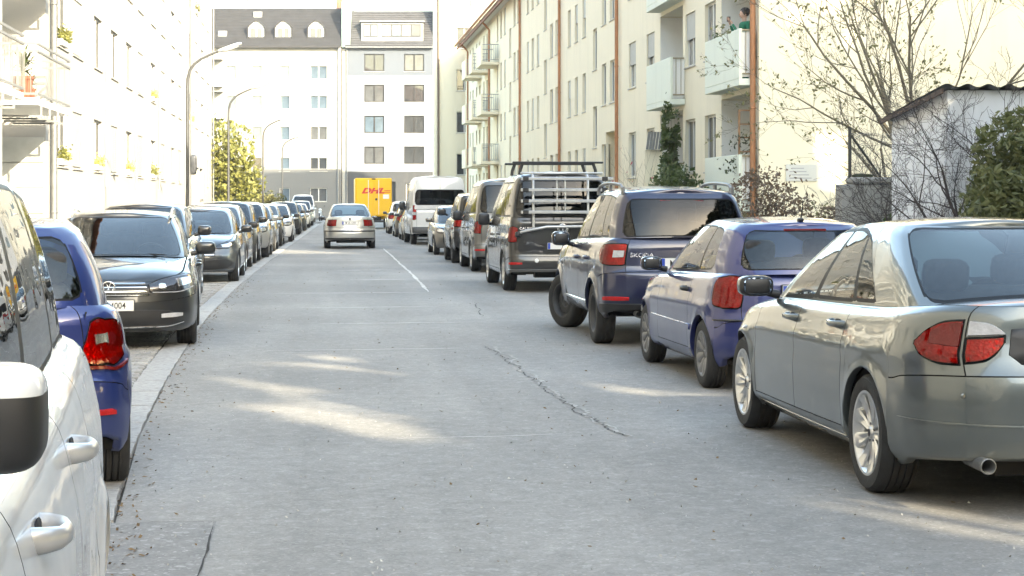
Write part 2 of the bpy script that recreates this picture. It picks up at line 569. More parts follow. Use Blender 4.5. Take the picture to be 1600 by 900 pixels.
# ------------------------------------------------------------------ the car
class Car:
    def __init__(s, name, label, spec, paint_m, pos, heading, group=None, cat='car'):
        s.q = q = dict(spec)
        s.p = paint_m
        s.W = q['W']; s.wb = q['wb']
        s.xr0 = -q['ro']; s.xf0 = s.wb + q['fo']
        s.zs = q.get('zs', .22)
        s.zt = Curve(q['zt']); s.zb = Curve(q['zb'])
        s.inset = Curve(q.get('side', SIDE_STD))
        s.dxr = Curve(q['xr']); s.dxf = Curve(q['xf'])
        s.Lr, s.nr, s.Lf, s.nf = q['plan']
        s.Ra = q.get('Ra', q['Rw'] + .045)
        s.zc = q['Rw'] - .004
        s.flare = q.get('flare', .012)
        s.barrel = q.get('barrel', .035)
        s.res = q.get('res', 1.0)
        s.root = thing(name, label, cat, (pos[0], pos[1], 0), heading, group)
        s.table()
        s.body()
        s.greenhouse()
        s.under()
        s.wheels()
        s.cabin()
    # outline of the plan, from the middle of the tail round the left flank to the middle of the nose
    def yf(s, x0):
        return min(sup(x0 - s.xr0, s.Lr, s.nr), sup(s.xf0 - x0, s.Lf, s.nf))
    def hw(s, x0): return s.W/2 - s.barrel * ((x0 - s.wb/2) / (s.wb/2 + .8)) ** 2
    def pt(s, x0, yf, z, side=1):
        top = s.zt(x0); r = (z - s.zs) / (top - s.zs)
        wr = clamp(1 - (x0 - s.xr0) / max(.35, s.Lr)) ** 1.6
        wf = clamp(1 - (s.xf0 - x0) / max(.45, s.Lf * .8)) ** 1.6
        rt = sstep(.86, 1.0, r) ** 2 * s.q.get('round', .035)
        x = x0 + wr * (s.dxr(z) + rt) - wf * (s.dxf(z) + rt)
        y = yf * (s.hw(x0) - s.inset(clamp(r)))
        for xc in (0.0, s.wb):
            d = math.hypot(x0 - xc, z - s.zc)
            if d > s.Ra - .01 and d < s.Ra + .2 and yf > .85:
                y += s.flare * math.exp(-((d - s.Ra) / .055) ** 2)
        return Vector((x, y * side, z))
    def zbot(s, x0):
        z = s.zb(x0)
        for xc in (0.0, s.wb):
            if abs(x0 - xc) < s.Ra: z = max(z, s.zc + math.sqrt(max(0, s.Ra**2 - (x0-xc)**2)))
        return z
    def table(s):
        T = []
        for i in range(41):
            y = .9 * i / 40; T.append((s.xr0 + supinv(y, s.Lr, s.nr), y))
        xa, xb = T[-1][0], s.xf0 - supinv(.9, s.Lf, s.nf)
        for i in range(1, 160):
            x = lerp(xa, xb, i / 160); T.append((x, s.yf(x)))
        for i in range(40, -1, -1):
            y = .9 * i / 40; T.append((s.xf0 - supinv(y, s.Lf, s.nf), y))
        a = [0.0]
        for k in range(1, len(T)):
            a.append(a[-1] + math.hypot(T[k][0]-T[k-1][0], (T[k][1]-T[k-1][1])*s.W/2))
        s.T, s.A = T, a
    def arc(s, kind, val):
        if kind == 'r': x, y = s.xr0 + supinv(val/(s.W/2), s.Lr, s.nr), val/(s.W/2)
        elif kind == 'f': x, y = s.xf0 - supinv(val/(s.W/2), s.Lf, s.nf), val/(s.W/2)
        else: x, y = val, s.yf(val)
        best, ba = 1e9, 0
        for (tx, ty), a in zip(s.T, s.A):
            d = (tx-x)**2 + ((ty-y)*s.W/2)**2
            if d < best: best, ba = d, a
        return ba
    def at(s, a):
        A = s.A; a = clamp(a, 0, A[-1])
        k = int(np.searchsorted(A, a)); k = max(1, min(k, len(A)-1))
        t = (a - A[k-1]) / max(1e-9, A[k]-A[k-1])
        return lerp(s.T[k-1][0], s.T[k][0], t), lerp(s.T[k-1][1], s.T[k][1], t)
    def pa(s, a, z, side=1, off=0.0):
        if a < 0: return s.pa(-a, z, -side, off)
        p = s.pt(*s.at(a), z, side)
        if off:
            e = .012
            da = s.pt(*s.at(a+e), z, side) - s.pt(*s.at(max(0, a-e)), z, side) if a > e else Vector((0, side, 0))
            dz = s.pt(*s.at(a), z+e, side) - s.pt(*s.at(a), z-e, side)
            n = dz.cross(da) * side
            n.normalize()
            p = p + n * off
        return p
    # ---------------- painted shell
    def body(s):
        q = s.q; half = s.W/2
        ylid = q.get('ylid', .62)
        fy = [0, .12, .24, .36, .48, .58, .67, .75, .82, .87, .9]
        cols = []       # (x0, yf, gapflag)  gapflag: cell from this column to the next is a panel gap
        def face(L, n, end, lid):
            ys = [y for y in fy if lid is None or abs(y - lid) > .014]
            c = [(y, False) for y in ys]
            if lid is not None: c += [(lid - .0035, True), (lid + .0035, False)]
            return [(end(supinv(y, L, n)), y, g) for y, g in sorted(c)]
        lid = ylid/half if ylid else None
        rear = face(s.Lr, s.nr, lambda t: s.xr0 + t, lid if lid and lid < .88 else None)
        front = face(s.Lf, s.nf, lambda t: s.xf0 - t, None)
        xa, xb = rear[-1][0], front[-1][0]
        must = []       # (x, gap)
        gaps = list(q['doors']) + list(q.get('vgaps', []))
        if lid and lid >= .88: gaps.append(s.xr0 + supinv(lid, s.Lr, s.nr))
        for g in gaps: must += [(g - .0032, True), (g + .0032, False)]
        na = max(10, int(20 * s.res))
        for xc in (0.0, s.wb):
            xs = [xc + s.Ra * math.cos(math.pi * k / na) for k in range(na + 1)] + [xc - s.Ra - .0015, xc + s.Ra + .0015]
            must += [(x, False) for x in xs if all(abs(x - m[0]) > .009 for m in must if m[1] or True) or abs(abs(x - xc) - s.Ra) < .002]
        must = [m for m in must if xa + .004 < m[0] < xb - .004]
        fill = []
        x = xa
        while x < xb:
            d = .028 if (x < s.xr0 + s.Lr or x > s.xf0 - s.Lf) else .10
            x += d / s.res
            if x < xb - .01: fill.append((x, False))
        side = sorted(must + [f for f in fill if all(abs(f[0]-m[0]) > .011 for m in must)])
        cols = rear + [(x, s.yf(x), g) for x, g in side] + front[::-1]
        cols = [(x, y, g) for x, y, g in cols]
        n = len(cols)
        # rows
        xm = s.wb/2
        H = lambda x0: (s.zt(x0) - s.zb(x0))
        rg = {'door': (q['zdoor'] - s.zb(xm))/H(xm), 'rear': (q['zrb'] - s.zb(s.xr0))/H(s.xr0), 'front': (q['zfb'] - s.zb(s.xf0))/H(s.xf0)}
        rows = [0, .03, .08, .14, .2, .27, .34, .41, .48, .55, .62, .68, .74, .8, .85, .89, .925, .955, .98, 1]
        extra = q.get('rows', [])
        rows = sorted(set(rows + extra))
        rl = []
        for k in rg.values():
            rows = [t for t in rows if abs(t - k) > .016]
        rl = [(t, False) for t in rows]
        seen = []
        for k in rg.values():
            if any(abs(k - o) < .012 for o in seen): continue
            seen.append(k); rl += [(k - .0042, True), (k + .0042, False)]
        rl.sort()
        m = len(rl)
        S = s.skin = Skin()
        VI = {}
        for side_ in (1, -1):
            for i, (x0, yf, g) in enumerate(cols):
                z0, z1 = s.zbot(x0), s.zt(x0)
                for j, (t, _) in enumerate(rl):
                    if side_ == -1 and yf == 0:
                        VI[(-1, i, j)] = VI[(1, i, j)]; continue
                    VI[(side_, i, j)] = S.vert(s.pt(x0, yf, lerp(z0, z1, t), side_))
                # return lip under the edge
                if side_ == -1 and yf == 0: VI[(-1, i, -1)] = VI[(1, i, -1)]; continue
                p = s.pt(x0, yf, z0, side_)
                c = Vector((clamp(p.x, s.xr0 + .5, s.xf0 - .5), 0, p.z))
                d = (c - p); d.normalize()
                VI[(side_, i, -1)] = S.vert(p + d * .04 + Vector((0, 0, .004)))
        xdoor = sorted(q['doors'])
        def region(i, j):
            xmid = (cols[i][0] + cols[min(i+1, n-1)][0]) / 2
            t = (rl[max(j, 0)][0] + rl[min(max(j, 0)+1, m-1)][0]) / 2
            ymid = (cols[i][1] + cols[min(i+1, n-1)][1]) / 2
            if xmid < -s.Ra + .01:
                if t < rg['rear']: return 'rear_bumper'
                if lid and ymid < lid: return 'lid'
                return 'body'
            if xmid > s.wb + s.Ra - .01:
                return 'front_bumper' if t < rg['front'] else 'body'
            if t < rg['door'] and j < m: 
                return 'body'
            for k in range(len(xdoor) - 1):
                if xdoor[k] < xmid < xdoor[k+1]: return 'door%d' % k
            return 'body'
        side_label = lambda l, sd: l if l in ('rear_bumper', 'front_bumper', 'lid', 'body') else l + ('L' if sd == 1 else 'R')
        for sd in (1, -1):
            for i in range(n - 1):
                for j in range(-1, m - 1):
                    l = region(i, j)
                    if j >= 0:
                        if cols[i][2]:
                            a, b = region(i-1, j), region(i+1, j)
                            l = a if a == b else None
                        if rl[j][1] and l is not None:
                            ii = i
                            a, b = region(ii, j-1), region(ii, j+1)
                            l = a if a == b else None
                    if j == -1: l = region(i, 0)
                    f = (VI[(sd, i, j)], VI[(sd, i, j+1)], VI[(sd, i+1, j+1)], VI[(sd, i+1, j)])
                    if sd == -1: f = f[::-1]
                    S.cell(f, side_label(l, sd) if l else None)
        # top patches: bonnet (and boot lid)
        us = [0, .012, .05, .12, .2, .3, .4, .5, .6, .7, .8, .88, .95, .988, 1]
        def top(i0, i1, crown, lab, ridge):
            prev = None
            for i in range(i0, i1 + 1):
                L, Rr = VI[(1, i, m-1)], VI[(-1, i, m-1)]
                pl = Vector(S.v[L]); pr = Vector(S.v[Rr])
                row = [L]
                for u in us[1:-1]:
                    if L == Rr: row.append(L); continue
                    w = 2*u - 1
                    p = pl.lerp(pr, u)
                    p.z += crown(p.x) * (1 - w*w) * min(1, pl.y / (.35 * half)) + ridge * math.exp(-((abs(w) - .66)/.10)**2) * min(1, pl.y/(.5*half))
                    row.append(S.vert(p))
                row.append(Rr)
                if prev:
                    for k in range(len(us) - 1):
                        l = lab
                        if k in (0, len(us)-2): l = None if pl.y > .15 else lab
                        S.cell((prev[k], prev[k+1], row[k+1], row[k]), l)
                prev = row
        cr = Curve(q['crown'])
        icowl = min(range(n), key=lambda i: abs(cols[i][0] - q['cowl']))
        top(icowl, n - 1, cr, 'bonnet', q.get('ridge', 0.0))
        if q.get('deck') is not None:
            idk = min(range(n), key=lambda i: abs(cols[i][0] - q['deck']))
            top(0, idk, cr, 'lid', 0.0)
        mats = [s.p, M_UNDER]
        bl = q.get('bumper_mat', s.p)
        to = {'body': ('body', mats, s.root), 'bonnet': ('bonnet', mats, s.root), 'rear_bumper': ('rear_bumper', [bl, M_UNDER], s.root),
              'front_bumper': ('front_bumper', [bl, M_UNDER], s.root), 'lid': (q.get('lidname', 'tailgate'), mats, s.root)}
        for k in range(len(xdoor) - 1):
            for sd in 'LR': to['door%d%s' % (k, sd)] = ('door', mats, s.root)
        s.panels = S.emit(to, groove='body')
        s.cols = cols
    # ---------------- roof, pillars and windows
    def greenhouse(s):
        q = s.q; g = q['gh']
        bw = lambda x: s.hw(x) - s.inset(1.0) - g.get('in', .0)
        bxr, bxf, rxr, rxf = g['bxr'], g['bxf'], g['rxr'], g['rxf']
        Lbr, Lbf, Lrr, Lrf = g['L']
        n_ = g.get('n', 2.6); nrear = g.get('nr', n_)
        rw = g['rw']; rz = Curve(g['rz']); bulge = g.get('bulge', .022)
        zc = g.get('zbase', (None, None))      # base height at the middle of the rear / front window
        fy = [0, .16, .32, .48, .62, .73, .81, .87, .915, .945, .97]
        cols = []                               # dict(b, r, n, tl, th, w)
        aw_r, aw_f = g.get('arear', .9), g.get('afront', .9)
        def zb_side(x): return s.zt(x) - .006
        def endcol(y, rear):
            if rear:
                xb = bxr + supinv(y, Lbr, nrear); xt = rxr + supinv(y, Lrr, nrear); sgn = -1
                wb_, wt = bw(bxr + Lbr), rw[0]
                zs_, zm = zb_side(bxr + Lbr), zc[0]
            else:
                xb = bxf - supinv(y, Lbf, n_); xt = rxf - supinv(y, Lrf, n_); sgn = 1
                wb_, wt = bw(bxf - Lbf), rw[1]
                zs_, zm = zb_side(bxf - Lbf), zc[1]
            z0 = zs_ if zm is None else lerp(zm, zs_, y ** 2.0)
            return Vector((xb, y * wb_, z0)), Vector((xt, y * wt, rz(xt))), Vector((sgn * (1 - y*.8), y, 0)).normalized()
        def tband(f, lo, hi, rad=.10):
            """rounded corners of an end window, f: 0 centre .. 1 edge"""
            c = clamp((f - (1 - rad)) / rad); k = (1 - math.sqrt(max(0, 1 - c * c))) * .10
            return lo + k, hi - k
        lo_r, hi_r = g.get('rear', (.10, .88)); lo_f, hi_f = g.get('front', (.03, .93))
        fr = sorted(set([y for y in fy if abs(y - aw_r) > .02] + [aw_r - .012, aw_r, aw_r + .014]))
        for y in fr:
            b, r_, nn = endcol(y, True)
            tl, th = tband(min(1, y / aw_r), lo_r, hi_r)
            cols.append(dict(b=b, r=r_, n=nn, tl=tl, th=th, w='rear' if y < aw_r - 1e-6 else ('t' if y < aw_r + .01 else None)))
        # sides
        bx0, bx1 = bxr + Lbr, bxf - Lbf
        rx0, rx1 = rxr + Lrr, rxf - Lrf
        V = []                                   # (v, tl, th, w)
        dv = .016 / (bx1 - bx0)
        for k, w in enumerate(g['win']):
            v0, v1 = (w['x'][0] - bx0)/(bx1-bx0), (w['x'][1] - bx0)/(bx1-bx0)
            lo = Curve(w['lo']) if isinstance(w['lo'], list) else (lambda f, c=w['lo']: c)
            hi = Curve(w['hi']) if isinstance(w['hi'], list) else (lambda f, c=w['hi']: c)
            rc = w.get('rc', .05)
            fs = [0, .015, .04, .08, .14, .22, .34, .48, .62, .76, .86, .92, .96, .985, 1]
            V.append((v0 - dv, lo(0) + rc*.5, hi(0) - rc*.5, 't'))
            for i, f in enumerate(fs):
                e = min(f, 1 - f); c = clamp(1 - e / .08); kk = (1 - math.sqrt(max(0, 1 - c*c))) * rc
                tl, th = lo(f) + kk, hi(f) - kk
                if th - tl < .004: th = tl + .004
                V.append((lerp(v0, v1, f), tl, th, ('side%d' % k) if i < len(fs) - 1 else 't'))
            V.append((v1 + dv, lo(1) + rc*.5, hi(1) - rc*.5, 'b' if w.get('black') else None))
        fillv = []
        lastv = 0.0
        pts = [(0.0, *(tband(1, lo_r, hi_r)), None)] + V + [(1.0, *(tband(1, lo_f, hi_f)), None)]
        pts.sort(key=lambda t: t[0])
        pts = [p for p in pts if 0 <= p[0] <= 1]
        full = []
        for a, b in zip(pts, pts[1:]):
            full.append(a)
            m_ = int((b[0]-a[0]) * (bx1-bx0) / .12)
            for k in range(1, m_ + 1):
                t = k/(m_+1); full.append((lerp(a[0], b[0], t), lerp(a[1], b[1], t), lerp(a[2], b[2], t), a[3]))
        full.append(pts[-1])
        for v, tl, th, w in full:
            xb, xt = lerp(bx0, bx1, v), lerp(rx0, rx1, v)
            cols.append(dict(b=Vector((xb, bw(xb), zb_side(xb))), r=Vector((xt, lerp(rw[0], rw[1], v) + g.get('rbarrel', .012)*math.sin(math.pi*v), rz(xt))),
                             n=Vector((0, 1, 0)), tl=tl, th=th, w=w))
        ff = sorted(set([y for y in fy if abs(y - aw_f) > .02] + [aw_f - .012, aw_f, aw_f + .014]), reverse=True)
        for idx, y in enumerate(ff):
            b, r_, nn = endcol(y, False)
            tl, th = tband(min(1, y / aw_f), lo_f, hi_f)
            nxt = ff[idx+1] if idx + 1 < len(ff) else 0
            cols.append(dict(b=b, r=r_, n=nn, tl=tl, th=th, w='front' if y <= aw_f + 1e-6 else ('t' if nxt >= aw_f - 1e-6 and nxt <= aw_f + 1e-6 else None)))
        dt = g.get('dt', .03)
        S = Skin(); VI = {}; n = len(cols)
        midk = 6
        def tl_list(c):
            tl, th = c['tl'], c['th']
            d0 = min(dt, tl * .6); d1 = min(dt, (1 - th) * .6)
            return [0, (tl-d0)*.5, tl-d0, tl] + [lerp(tl, th, k/midk) for k in range(1, midk)] + [th, th+d1, lerp(th+d1, 1, .5), lerp(th+d1, 1, .82), 1]
        nb = 14
        for sd in (1, -1):
            for i, c in enumerate(cols):
                for j, t in enumerate(tl_list(c)):
                    if sd == -1 and abs(c['b'].y) < 1e-9: VI[(-1, i, j)] = VI[(1, i, j)]; continue
                    p = c['b'].lerp(c['r'], t) + c['n'] * (bulge * 4 * t * (1 - t))
                    rr = sstep(.86, 1.0, t) ** 2 * g.get('edge', .03)
                    p = p - c['n'] * rr
                    S_p = Vector((p.x, p.y * sd, p.z))
                    VI[(sd, i, j)] = S.vert(S_p)
        nrow = len(tl_list(cols[0]))
        winlabels = set()
        for sd in (1, -1):
            for i in range(n - 1):
                w = cols[i]['w']
                for j in range(nrow - 1):
                    midb = 3 <= j < 3 + midk; band = j in (2, 3 + midk)
                    l = 'roof'
                    if w in ('t', 'b') and (midb or band): l = 'trim'
                    elif w is not None and w not in ('t', 'b'):
                        if midb: l = w if w in ('rear', 'front') else w + ('L' if sd == 1 else 'R')
                        elif band: l = 'trim'
                    if l not in ('roof', 'trim'): winlabels.add(l)
                    f = (VI[(sd, i, j)], VI[(sd, i, j+1)], VI[(sd, i+1, j+1)], VI[(sd, i+1, j)])
                    if sd == -1: f = f[::-1]
                    S.cell(f, l)
        us = [0, .03, .08, .16, .27, .38, .5, .62, .73, .84, .92, .97, 1]
        crown = g.get('crown', .05)
        prev = None
        for i in range(n):
            L, Rr = VI[(1, i, nrow-1)], VI[(-1, i, nrow-1)]
            pl, pr = Vector(S.v[L]), Vector(S.v[Rr])
            row = [L]
            for u in us[1:-1]:
                if L == Rr: row.append(L); continue
                w = 2*u - 1; p = pl.lerp(pr, u)
                p.z += crown * (1 - abs(w)**2.2) * min(1, pl.y / (.5 * rw[0])) ** .7
                row.append(S.vert(p))
            row.append(Rr)
            if prev:
                for k in range(len(us)-1): S.cell((prev[k], prev[k+1], row[k+1], row[k]), 'roof')
            prev = row
        gr, gs, gf = g.get('glass', (G_CLEAR, G_CLEAR, G_CLEAR))
        to = {'roof': ('roof', [g.get('roof_mat', s.p)], s.root), 'trim': ('window_trim', [g.get('trim_mat', M_TRIM)], s.root),
              'rear': ('rear_window', [gr], s.root), 'front': ('windscreen', [gf], s.root)}
        for l in winlabels:
            if l.startswith('side'): to[l] = ('side_window', [gs if isinstance(gs, bpy.types.Material) else gs[int(l[4])]], s.root)
        s.gh = S.emit(to)
        s.rw = rw; s.rzc = rz
        s.gcols = cols
    def gpt(s, i_y, t, rear=True):
        pass
    # ---------------- underside, arch linings
    def under(s):
        mb = MB()
        z = s.q.get('zfloor', s.zs + .03)
        P = []
        for k in range(24):
            x = lerp(s.xr0 + .08, s.xf0 - .08, k / 23)
            y = s.yf(x) * s.hw(x) - .10
            near = min(abs(x), abs(x - s.wb))
            if near < s.Ra + .05: y = min(y, s.hw(x) - .34)
            y = max(.02, y); zz = max(z, s.zb(x) + .03)
            P.append([Vector((x, -y, zz)), Vector((x, y, zz))])
        mb.grid(P, 0, False)
        for xc in (0.0, s.wb):
            for sd in (1, -1):
                G = []
                for k in range(19):
                    a = math.pi * k / 18
                    x = xc + (s.Ra + .004) * math.cos(a); zz = s.zc + (s.Ra + .004) * math.sin(a)
                    yo = s.yf(clamp(x, s.xr0 + .02, s.xf0 - .02)) * s.hw(x) - .045
                    G.append([Vector((x, sd * yo, zz)), Vector((x, sd * (s.hw(x) - .36), zz))])
                    if k in (0, 18):
                        lo = Vector((0, 0, -(zz - s.zs - .02)))
                        e = [G[-1][0] + lo, G[-1][1] + lo]
                        if k == 0: G.insert(0, e)
                        else: G.append(e)
                mb.grid(G, 0, True)
        # axle, silencer and such
        mb.tube([(0, -s.W*.34, s.q['Rw']), (0, s.W*.34, s.q['Rw'])], .05, 8)
        mb.tube([(s.wb, -s.W*.34, s.q['Rw']), (s.wb, s.W*.34, s.q['Rw'])], .05, 8)
        mb.box(s.xr0 + .25, s.xr0 + .5, -.5, .45, z - .04, z + .1)
        mb.build('underbody', M_UNDER, s.root)
    def wheels(s):
        q = s.q
        tm, rm = wheel_meshes(q['Rw'], q['tw'], q['rr'], q['wheel'])
        steer = q.get('steer', 0.0)
        for xc, st in ((0.0, 0.0), (s.wb, steer)):
            for sd in (1, -1):
                if xc > 0 and q.get('rm_front'):
                    pass
                y = sd * (s.W/2 - q['tw']/2 - q.get('wtuck', .022))
                rx = rnd.uniform(0, 6.28)
                e = Matrix.Rotation(st + (0 if sd == 1 else math.pi), 4, 'Z') @ Matrix.Rotation(rx, 4, 'Y')
                w = obj_from('wheel', rm, s.root, (xc, y, q['Rw'] - .004), e.to_euler())
                t = obj_from('tyre', tm, w)
    def cabin(s):
        q = s.q; g = q['gh']
        mb = MB()
        zf = q.get('zcab', .55)
        P = []
        x0 = max(s.xr0 + .14, g['bxr'] + .06) if q.get('deck') is None else g['bxr'] + .1
        x1 = g['bxf'] - .25
        for k in range(14):
            x = lerp(x0, x1, k/13); y = max(.05, s.yf(x) * (s.hw(x) - .16))
            P.append([Vector((x, -y, s.zt(x) - .03)), Vector((x, -y, zf)), Vector((x, y, zf)), Vector((x, y, s.zt(x) - .03))])
        mb.grid(P, 0, False)
        xd = g['bxf'] - .5                       # dashboard and parcel shelf
        yb = s.hw(xd) - .17
        mb.box(xd - .22, xd + .30, -yb, yb, zf, s.zt(xd) + .01, bev=.05)
        if q.get('shelf', True):
            xs = g['bxr'] + .10
            mb.box(xs + .05, xs + .5, -.55, .55, s.zt(xs) - .10, s.zt(xs) - .07)
        mb.build('cabin_lining', M_CABIN, s.root)
        H = q['H']
        for xs, ys, wdt in [(q['seatx'][0], .36, .25), (q['seatx'][0], -.36, .25)] + ([(q['seatx'][1], 0, .58)] if len(q['seatx']) > 1 else []):
            sm = MB()
            ht = min(s.zt(xs) + .02, H - .5)
            superellipsoid(sm, (xs + .22, ys, zf + .10), (.26, wdt, .09), .35, .35, 8)
            Mt = Matrix.Rotation(R(-14), 4, 'Y')
            superellipsoid(sm, (xs - .08, ys, (zf + ht)/2 + .10), (.07, wdt, (ht - zf)/2 + .08), .4, .4, 8, M=Mt)
            for yy in ([ys] if wdt < .4 else [-.38, .38]):
                superellipsoid(sm, (xs - .19, yy, ht + .23), (.05, .13, .09), .5, .5, 8, M=Mt)
                sm.tube([(xs - .17, yy - .05, ht + .08), (xs - .19, yy - .05, ht + .2)], .007, 6)
                sm.tube([(xs - .17, yy + .05, ht + .08), (xs - .19, yy + .05, ht + .2)], .007, 6)
            sm.build('seat', M_CABIN, s.root)
        if q.get('wheelx', True):
            st = MB()
            c = Vector((xd - .33, .36, s.zt(xd) - .02))
            ring = [c + Vector((math.sin(a)*.06, math.cos(a)*.18, math.sin(a)*.16)) for a in [2*math.pi*k/20 for k in range(21)]]
            st.tube(ring, .014, 6, caps=False)
            st.build('steering_wheel', M_BLACK, s.root)
    # ---------------- things laid on the skin: lamps, strips, reflectors
    def patch(s, name, material, ctrl, off=.012, sides=(1, -1), n=18, m=7, parent=None, label=None, span=False, back=.006, seal=None, grow=0.0):
        """ctrl: (kind, value, z low, z high) along the outline; kind r = y on the tail, x = x on the flank, f = y on the nose"""
        if span:                                  # across the middle of nose or tail, both sides in one piece
            k0 = ctrl[0][0]
            base = 0 if k0 == 'r' else s.A[-1]
            A = [(s.arc(k, abs(v)) - base) * (1 if v >= 0 else -1) for k, v, _, _ in ctrl]
        else:
            base = 0
            A = [s.arc(k, v) for k, v, _, _ in ctrl]
        lo = Curve([(a, c[2]) for a, c in zip(A, ctrl)]); hi = Curve([(a, c[3]) for a, c in zip(A, ctrl)])
        a0, a1 = min(A) - grow, max(A) + grow
        res = []
        for sd in ((1,) if span else sides):
            def P(a, z, o):
                if not span: return s.pa(a, z, sd, o)
                if base == 0: return s.pa(abs(a), z, 1 if a >= 0 else -1, o)
                return s.pa(base - abs(a), z, 1 if a <= 0 else -1, o)
            da = min(.007, (a1-a0)*.1)
            As = [a0, a0 + da] + [lerp(a0, a1, k/(n-1)) for k in range(1, n-1)] + [a1 - da, a1]
            As = sorted(set(As))
            G = []
            for i, a in enumerate(As):
                zl, zh = lo(a) - grow, hi(a) + grow; dz = min(.007, (zh - zl)*.2)
                Z = [zl, zl + dz] + [lerp(zl, zh, k/(m-1)) for k in range(1, m-1)] + [zh - dz, zh]
                Z.sort()
                row = []
                for j, z in enumerate(Z):
                    edge = i in (0, len(As)-1) or j in (0, len(Z)-1)
                    row.append(P(a, z, -back if edge else off))
                G.append(row)
            mb = MB(); mb.grid(G, 0, True, flip=(sd == 1) if not span else (base == 0 ))
            if span and base != 0:
                pass
            o = mb.build(name, material, parent or s.root, autosmooth=55)
            if label: o['label'] = label
            if seal is None and name in ('taillight', 'headlight', 'fog_light'):
                s.patch('lamp_seal', M_TRIM, ctrl, off=.004, sides=(sd,), n=n, m=m, parent=o, seal=False, grow=.007)
            if name == 'taillight':
                s.patch('lamp_reflector', M_BOWL, ctrl, off=min(off - .003, .008), sides=(sd,), n=n, m=m, parent=o, seal=False, grow=-.004)
            res.append(o)
        return res
    def plate(s, x, z, face, txt, y=0.0, tilt=0.0, w=.52, eu=True):
        """number plate on nose (face=1) or tail (face=-1)"""
        mb = MB()
        h = .11
        mb.box(-.012, .004, -w/2 - .008, w/2 + .008, -h/2 - .008, h/2 + .008, 0, bev=.003)
        mb.box(.004, .007, -w/2, w/2, -h/2, h/2, 1)
        if eu: mb.box(.007, .0085, -w/2 + .004, -w/2 + .046, -h/2 + .004, h/2 - .004, 2)
        rz_ = 0 if face == 1 else math.pi
        o = mb.build('number_plate', [M_BLACK, M_PLATE, M_EU], s.root, (x, y, z), Euler((0, tilt, rz_)))
        if txt:
            me = text_mesh('plate_text', txt, .092, M_INK, .001, .0006, sx=.86)
            t = obj_from('plate_text', me, o, (.0095, .018, -.002), Euler((R(90), 0, R(90))))
        return o
    def mirror(s, x, z, y, size=(.07, .11, .075), mats=None, arm=True, e=.6, split=0, sides=(1, -1)):
        cap = (mats or [s.p])[0]
        for sd in sides:
            mb = MB()
            superellipsoid(mb, (x, sd*(y + size[1]), z), size, e, e, 16 if split else 12, 0)
            if split:                                 # painted cap above, black shell below
                for fi, f in enumerate(mb.f):
                    if max(mb.v[i][2] for i in f) < z + size[2]*split + .012 + .25*(mb.v[f[0]][0] - x)*0: mb.m[fi] = 1
            if not split:                             # dark back shell round the mirror glass
                for fi, f in enumerate(mb.f):
                    if max(mb.v[i][0] for i in f) < x - size[0]*.35: mb.m[fi] = 1
            if arm:
                mb.tube([(x + .03, sd*(y - .05), z - size[2]*.9), (x + .01, sd*(y + size[1]*.6), z - size[2]*.55)], [.030, .024], 8, 1)
            # bezel and mirror glass facing back
            o = mb.build('wing_mirror', [cap, M_BLACK], s.root)
            gm = MB()
            G = []
            for i in range(9):
                u = -1 + 2*i/8; row = []
                for j in range(9):
                    w = -1 + 2*j/8
                    k = (max(abs(u), abs(w)) / max(1e-6, (abs(u)**3.2 + abs(w)**3.2)**(1/3.2))) if (u or w) else 1
                    row.append(Vector((x - size[0]*.80 - .012*(1 - u*u*.5 - w*w*.5), sd*(y + size[1] + u*k*size[1]*.80), z + w*k*size[2]*.80)))
                G.append(row)
            gm.grid(G, 0, True, flip=(sd == -1))
            gm.build('mirror_glass', M_MIRR, o)
    def handle(s, k, x, z, material, L=.2, fat=1.0):
        """door handle on door k, both sides"""
        for sd in (1, -1):
            d = s.panels.get('door%d%s' % (k, 'L' if sd == 1 else 'R'))
            p = s.pt(x, s.yf(x), z, sd)
            mb = MB()
            pts = [(x - L*.50, -.012), (x - L*.46, .014), (x - L*.34, .034*fat), (x, .044*fat), (x + L*.34, .036*fat), (x + L*.47, .018), (x + L*.52, -.012)]
            mb.tube([(px_, p.y + sd*py_, 0) for px_, py_ in pts], [r_*fat for r_ in (.013, .0125, .0115, .011, .0115, .013, .014)], 10, 0)
            mb.v = [(a, b, z + c_*1.6) for a, b, c_ in mb.v]
            n0 = len(mb.v)
            superellipsoid(mb, (p.x, p.y - sd*.002, z), (L*.30, .006, .026), .8, .8, 8, 1)  # dark disc paints in the shade of the grip recess
            mb.build('handle', [material, M_UNDER], d or s.root)
    def roof_rails(s, x0, x1, y, h, material, r=.016):
        for sd in (1, -1):
            mb = MB()
            zz = lambda x: s.rzc(x) + .0
            pts = []
            for k in range(13):
                u = k/12; x = lerp(x0, x1, u)
                up = h * min(1, min(u, 1-u) / .10) ** .55
                pts.append(Vector((x, sd*y, zz(x) + up)))
            mb.tube(pts, r, 8, 0)
            for u in (.02, .5, .98):
                x = lerp(x0, x1, u); mb.box(x - .05, x + .05, sd*y - .014, sd*y + .014, zz(x) - .03, zz(x) + h*.8, 0, bev=.006)
            mb.build('roof_rail', material, s.root)
    def put(s, mb, name, mats, parent=None, label=None, autosmooth=40):
        o = mb.build(name, mats, parent or s.root, autosmooth=autosmooth)
        if label: o['label'] = label
        return o
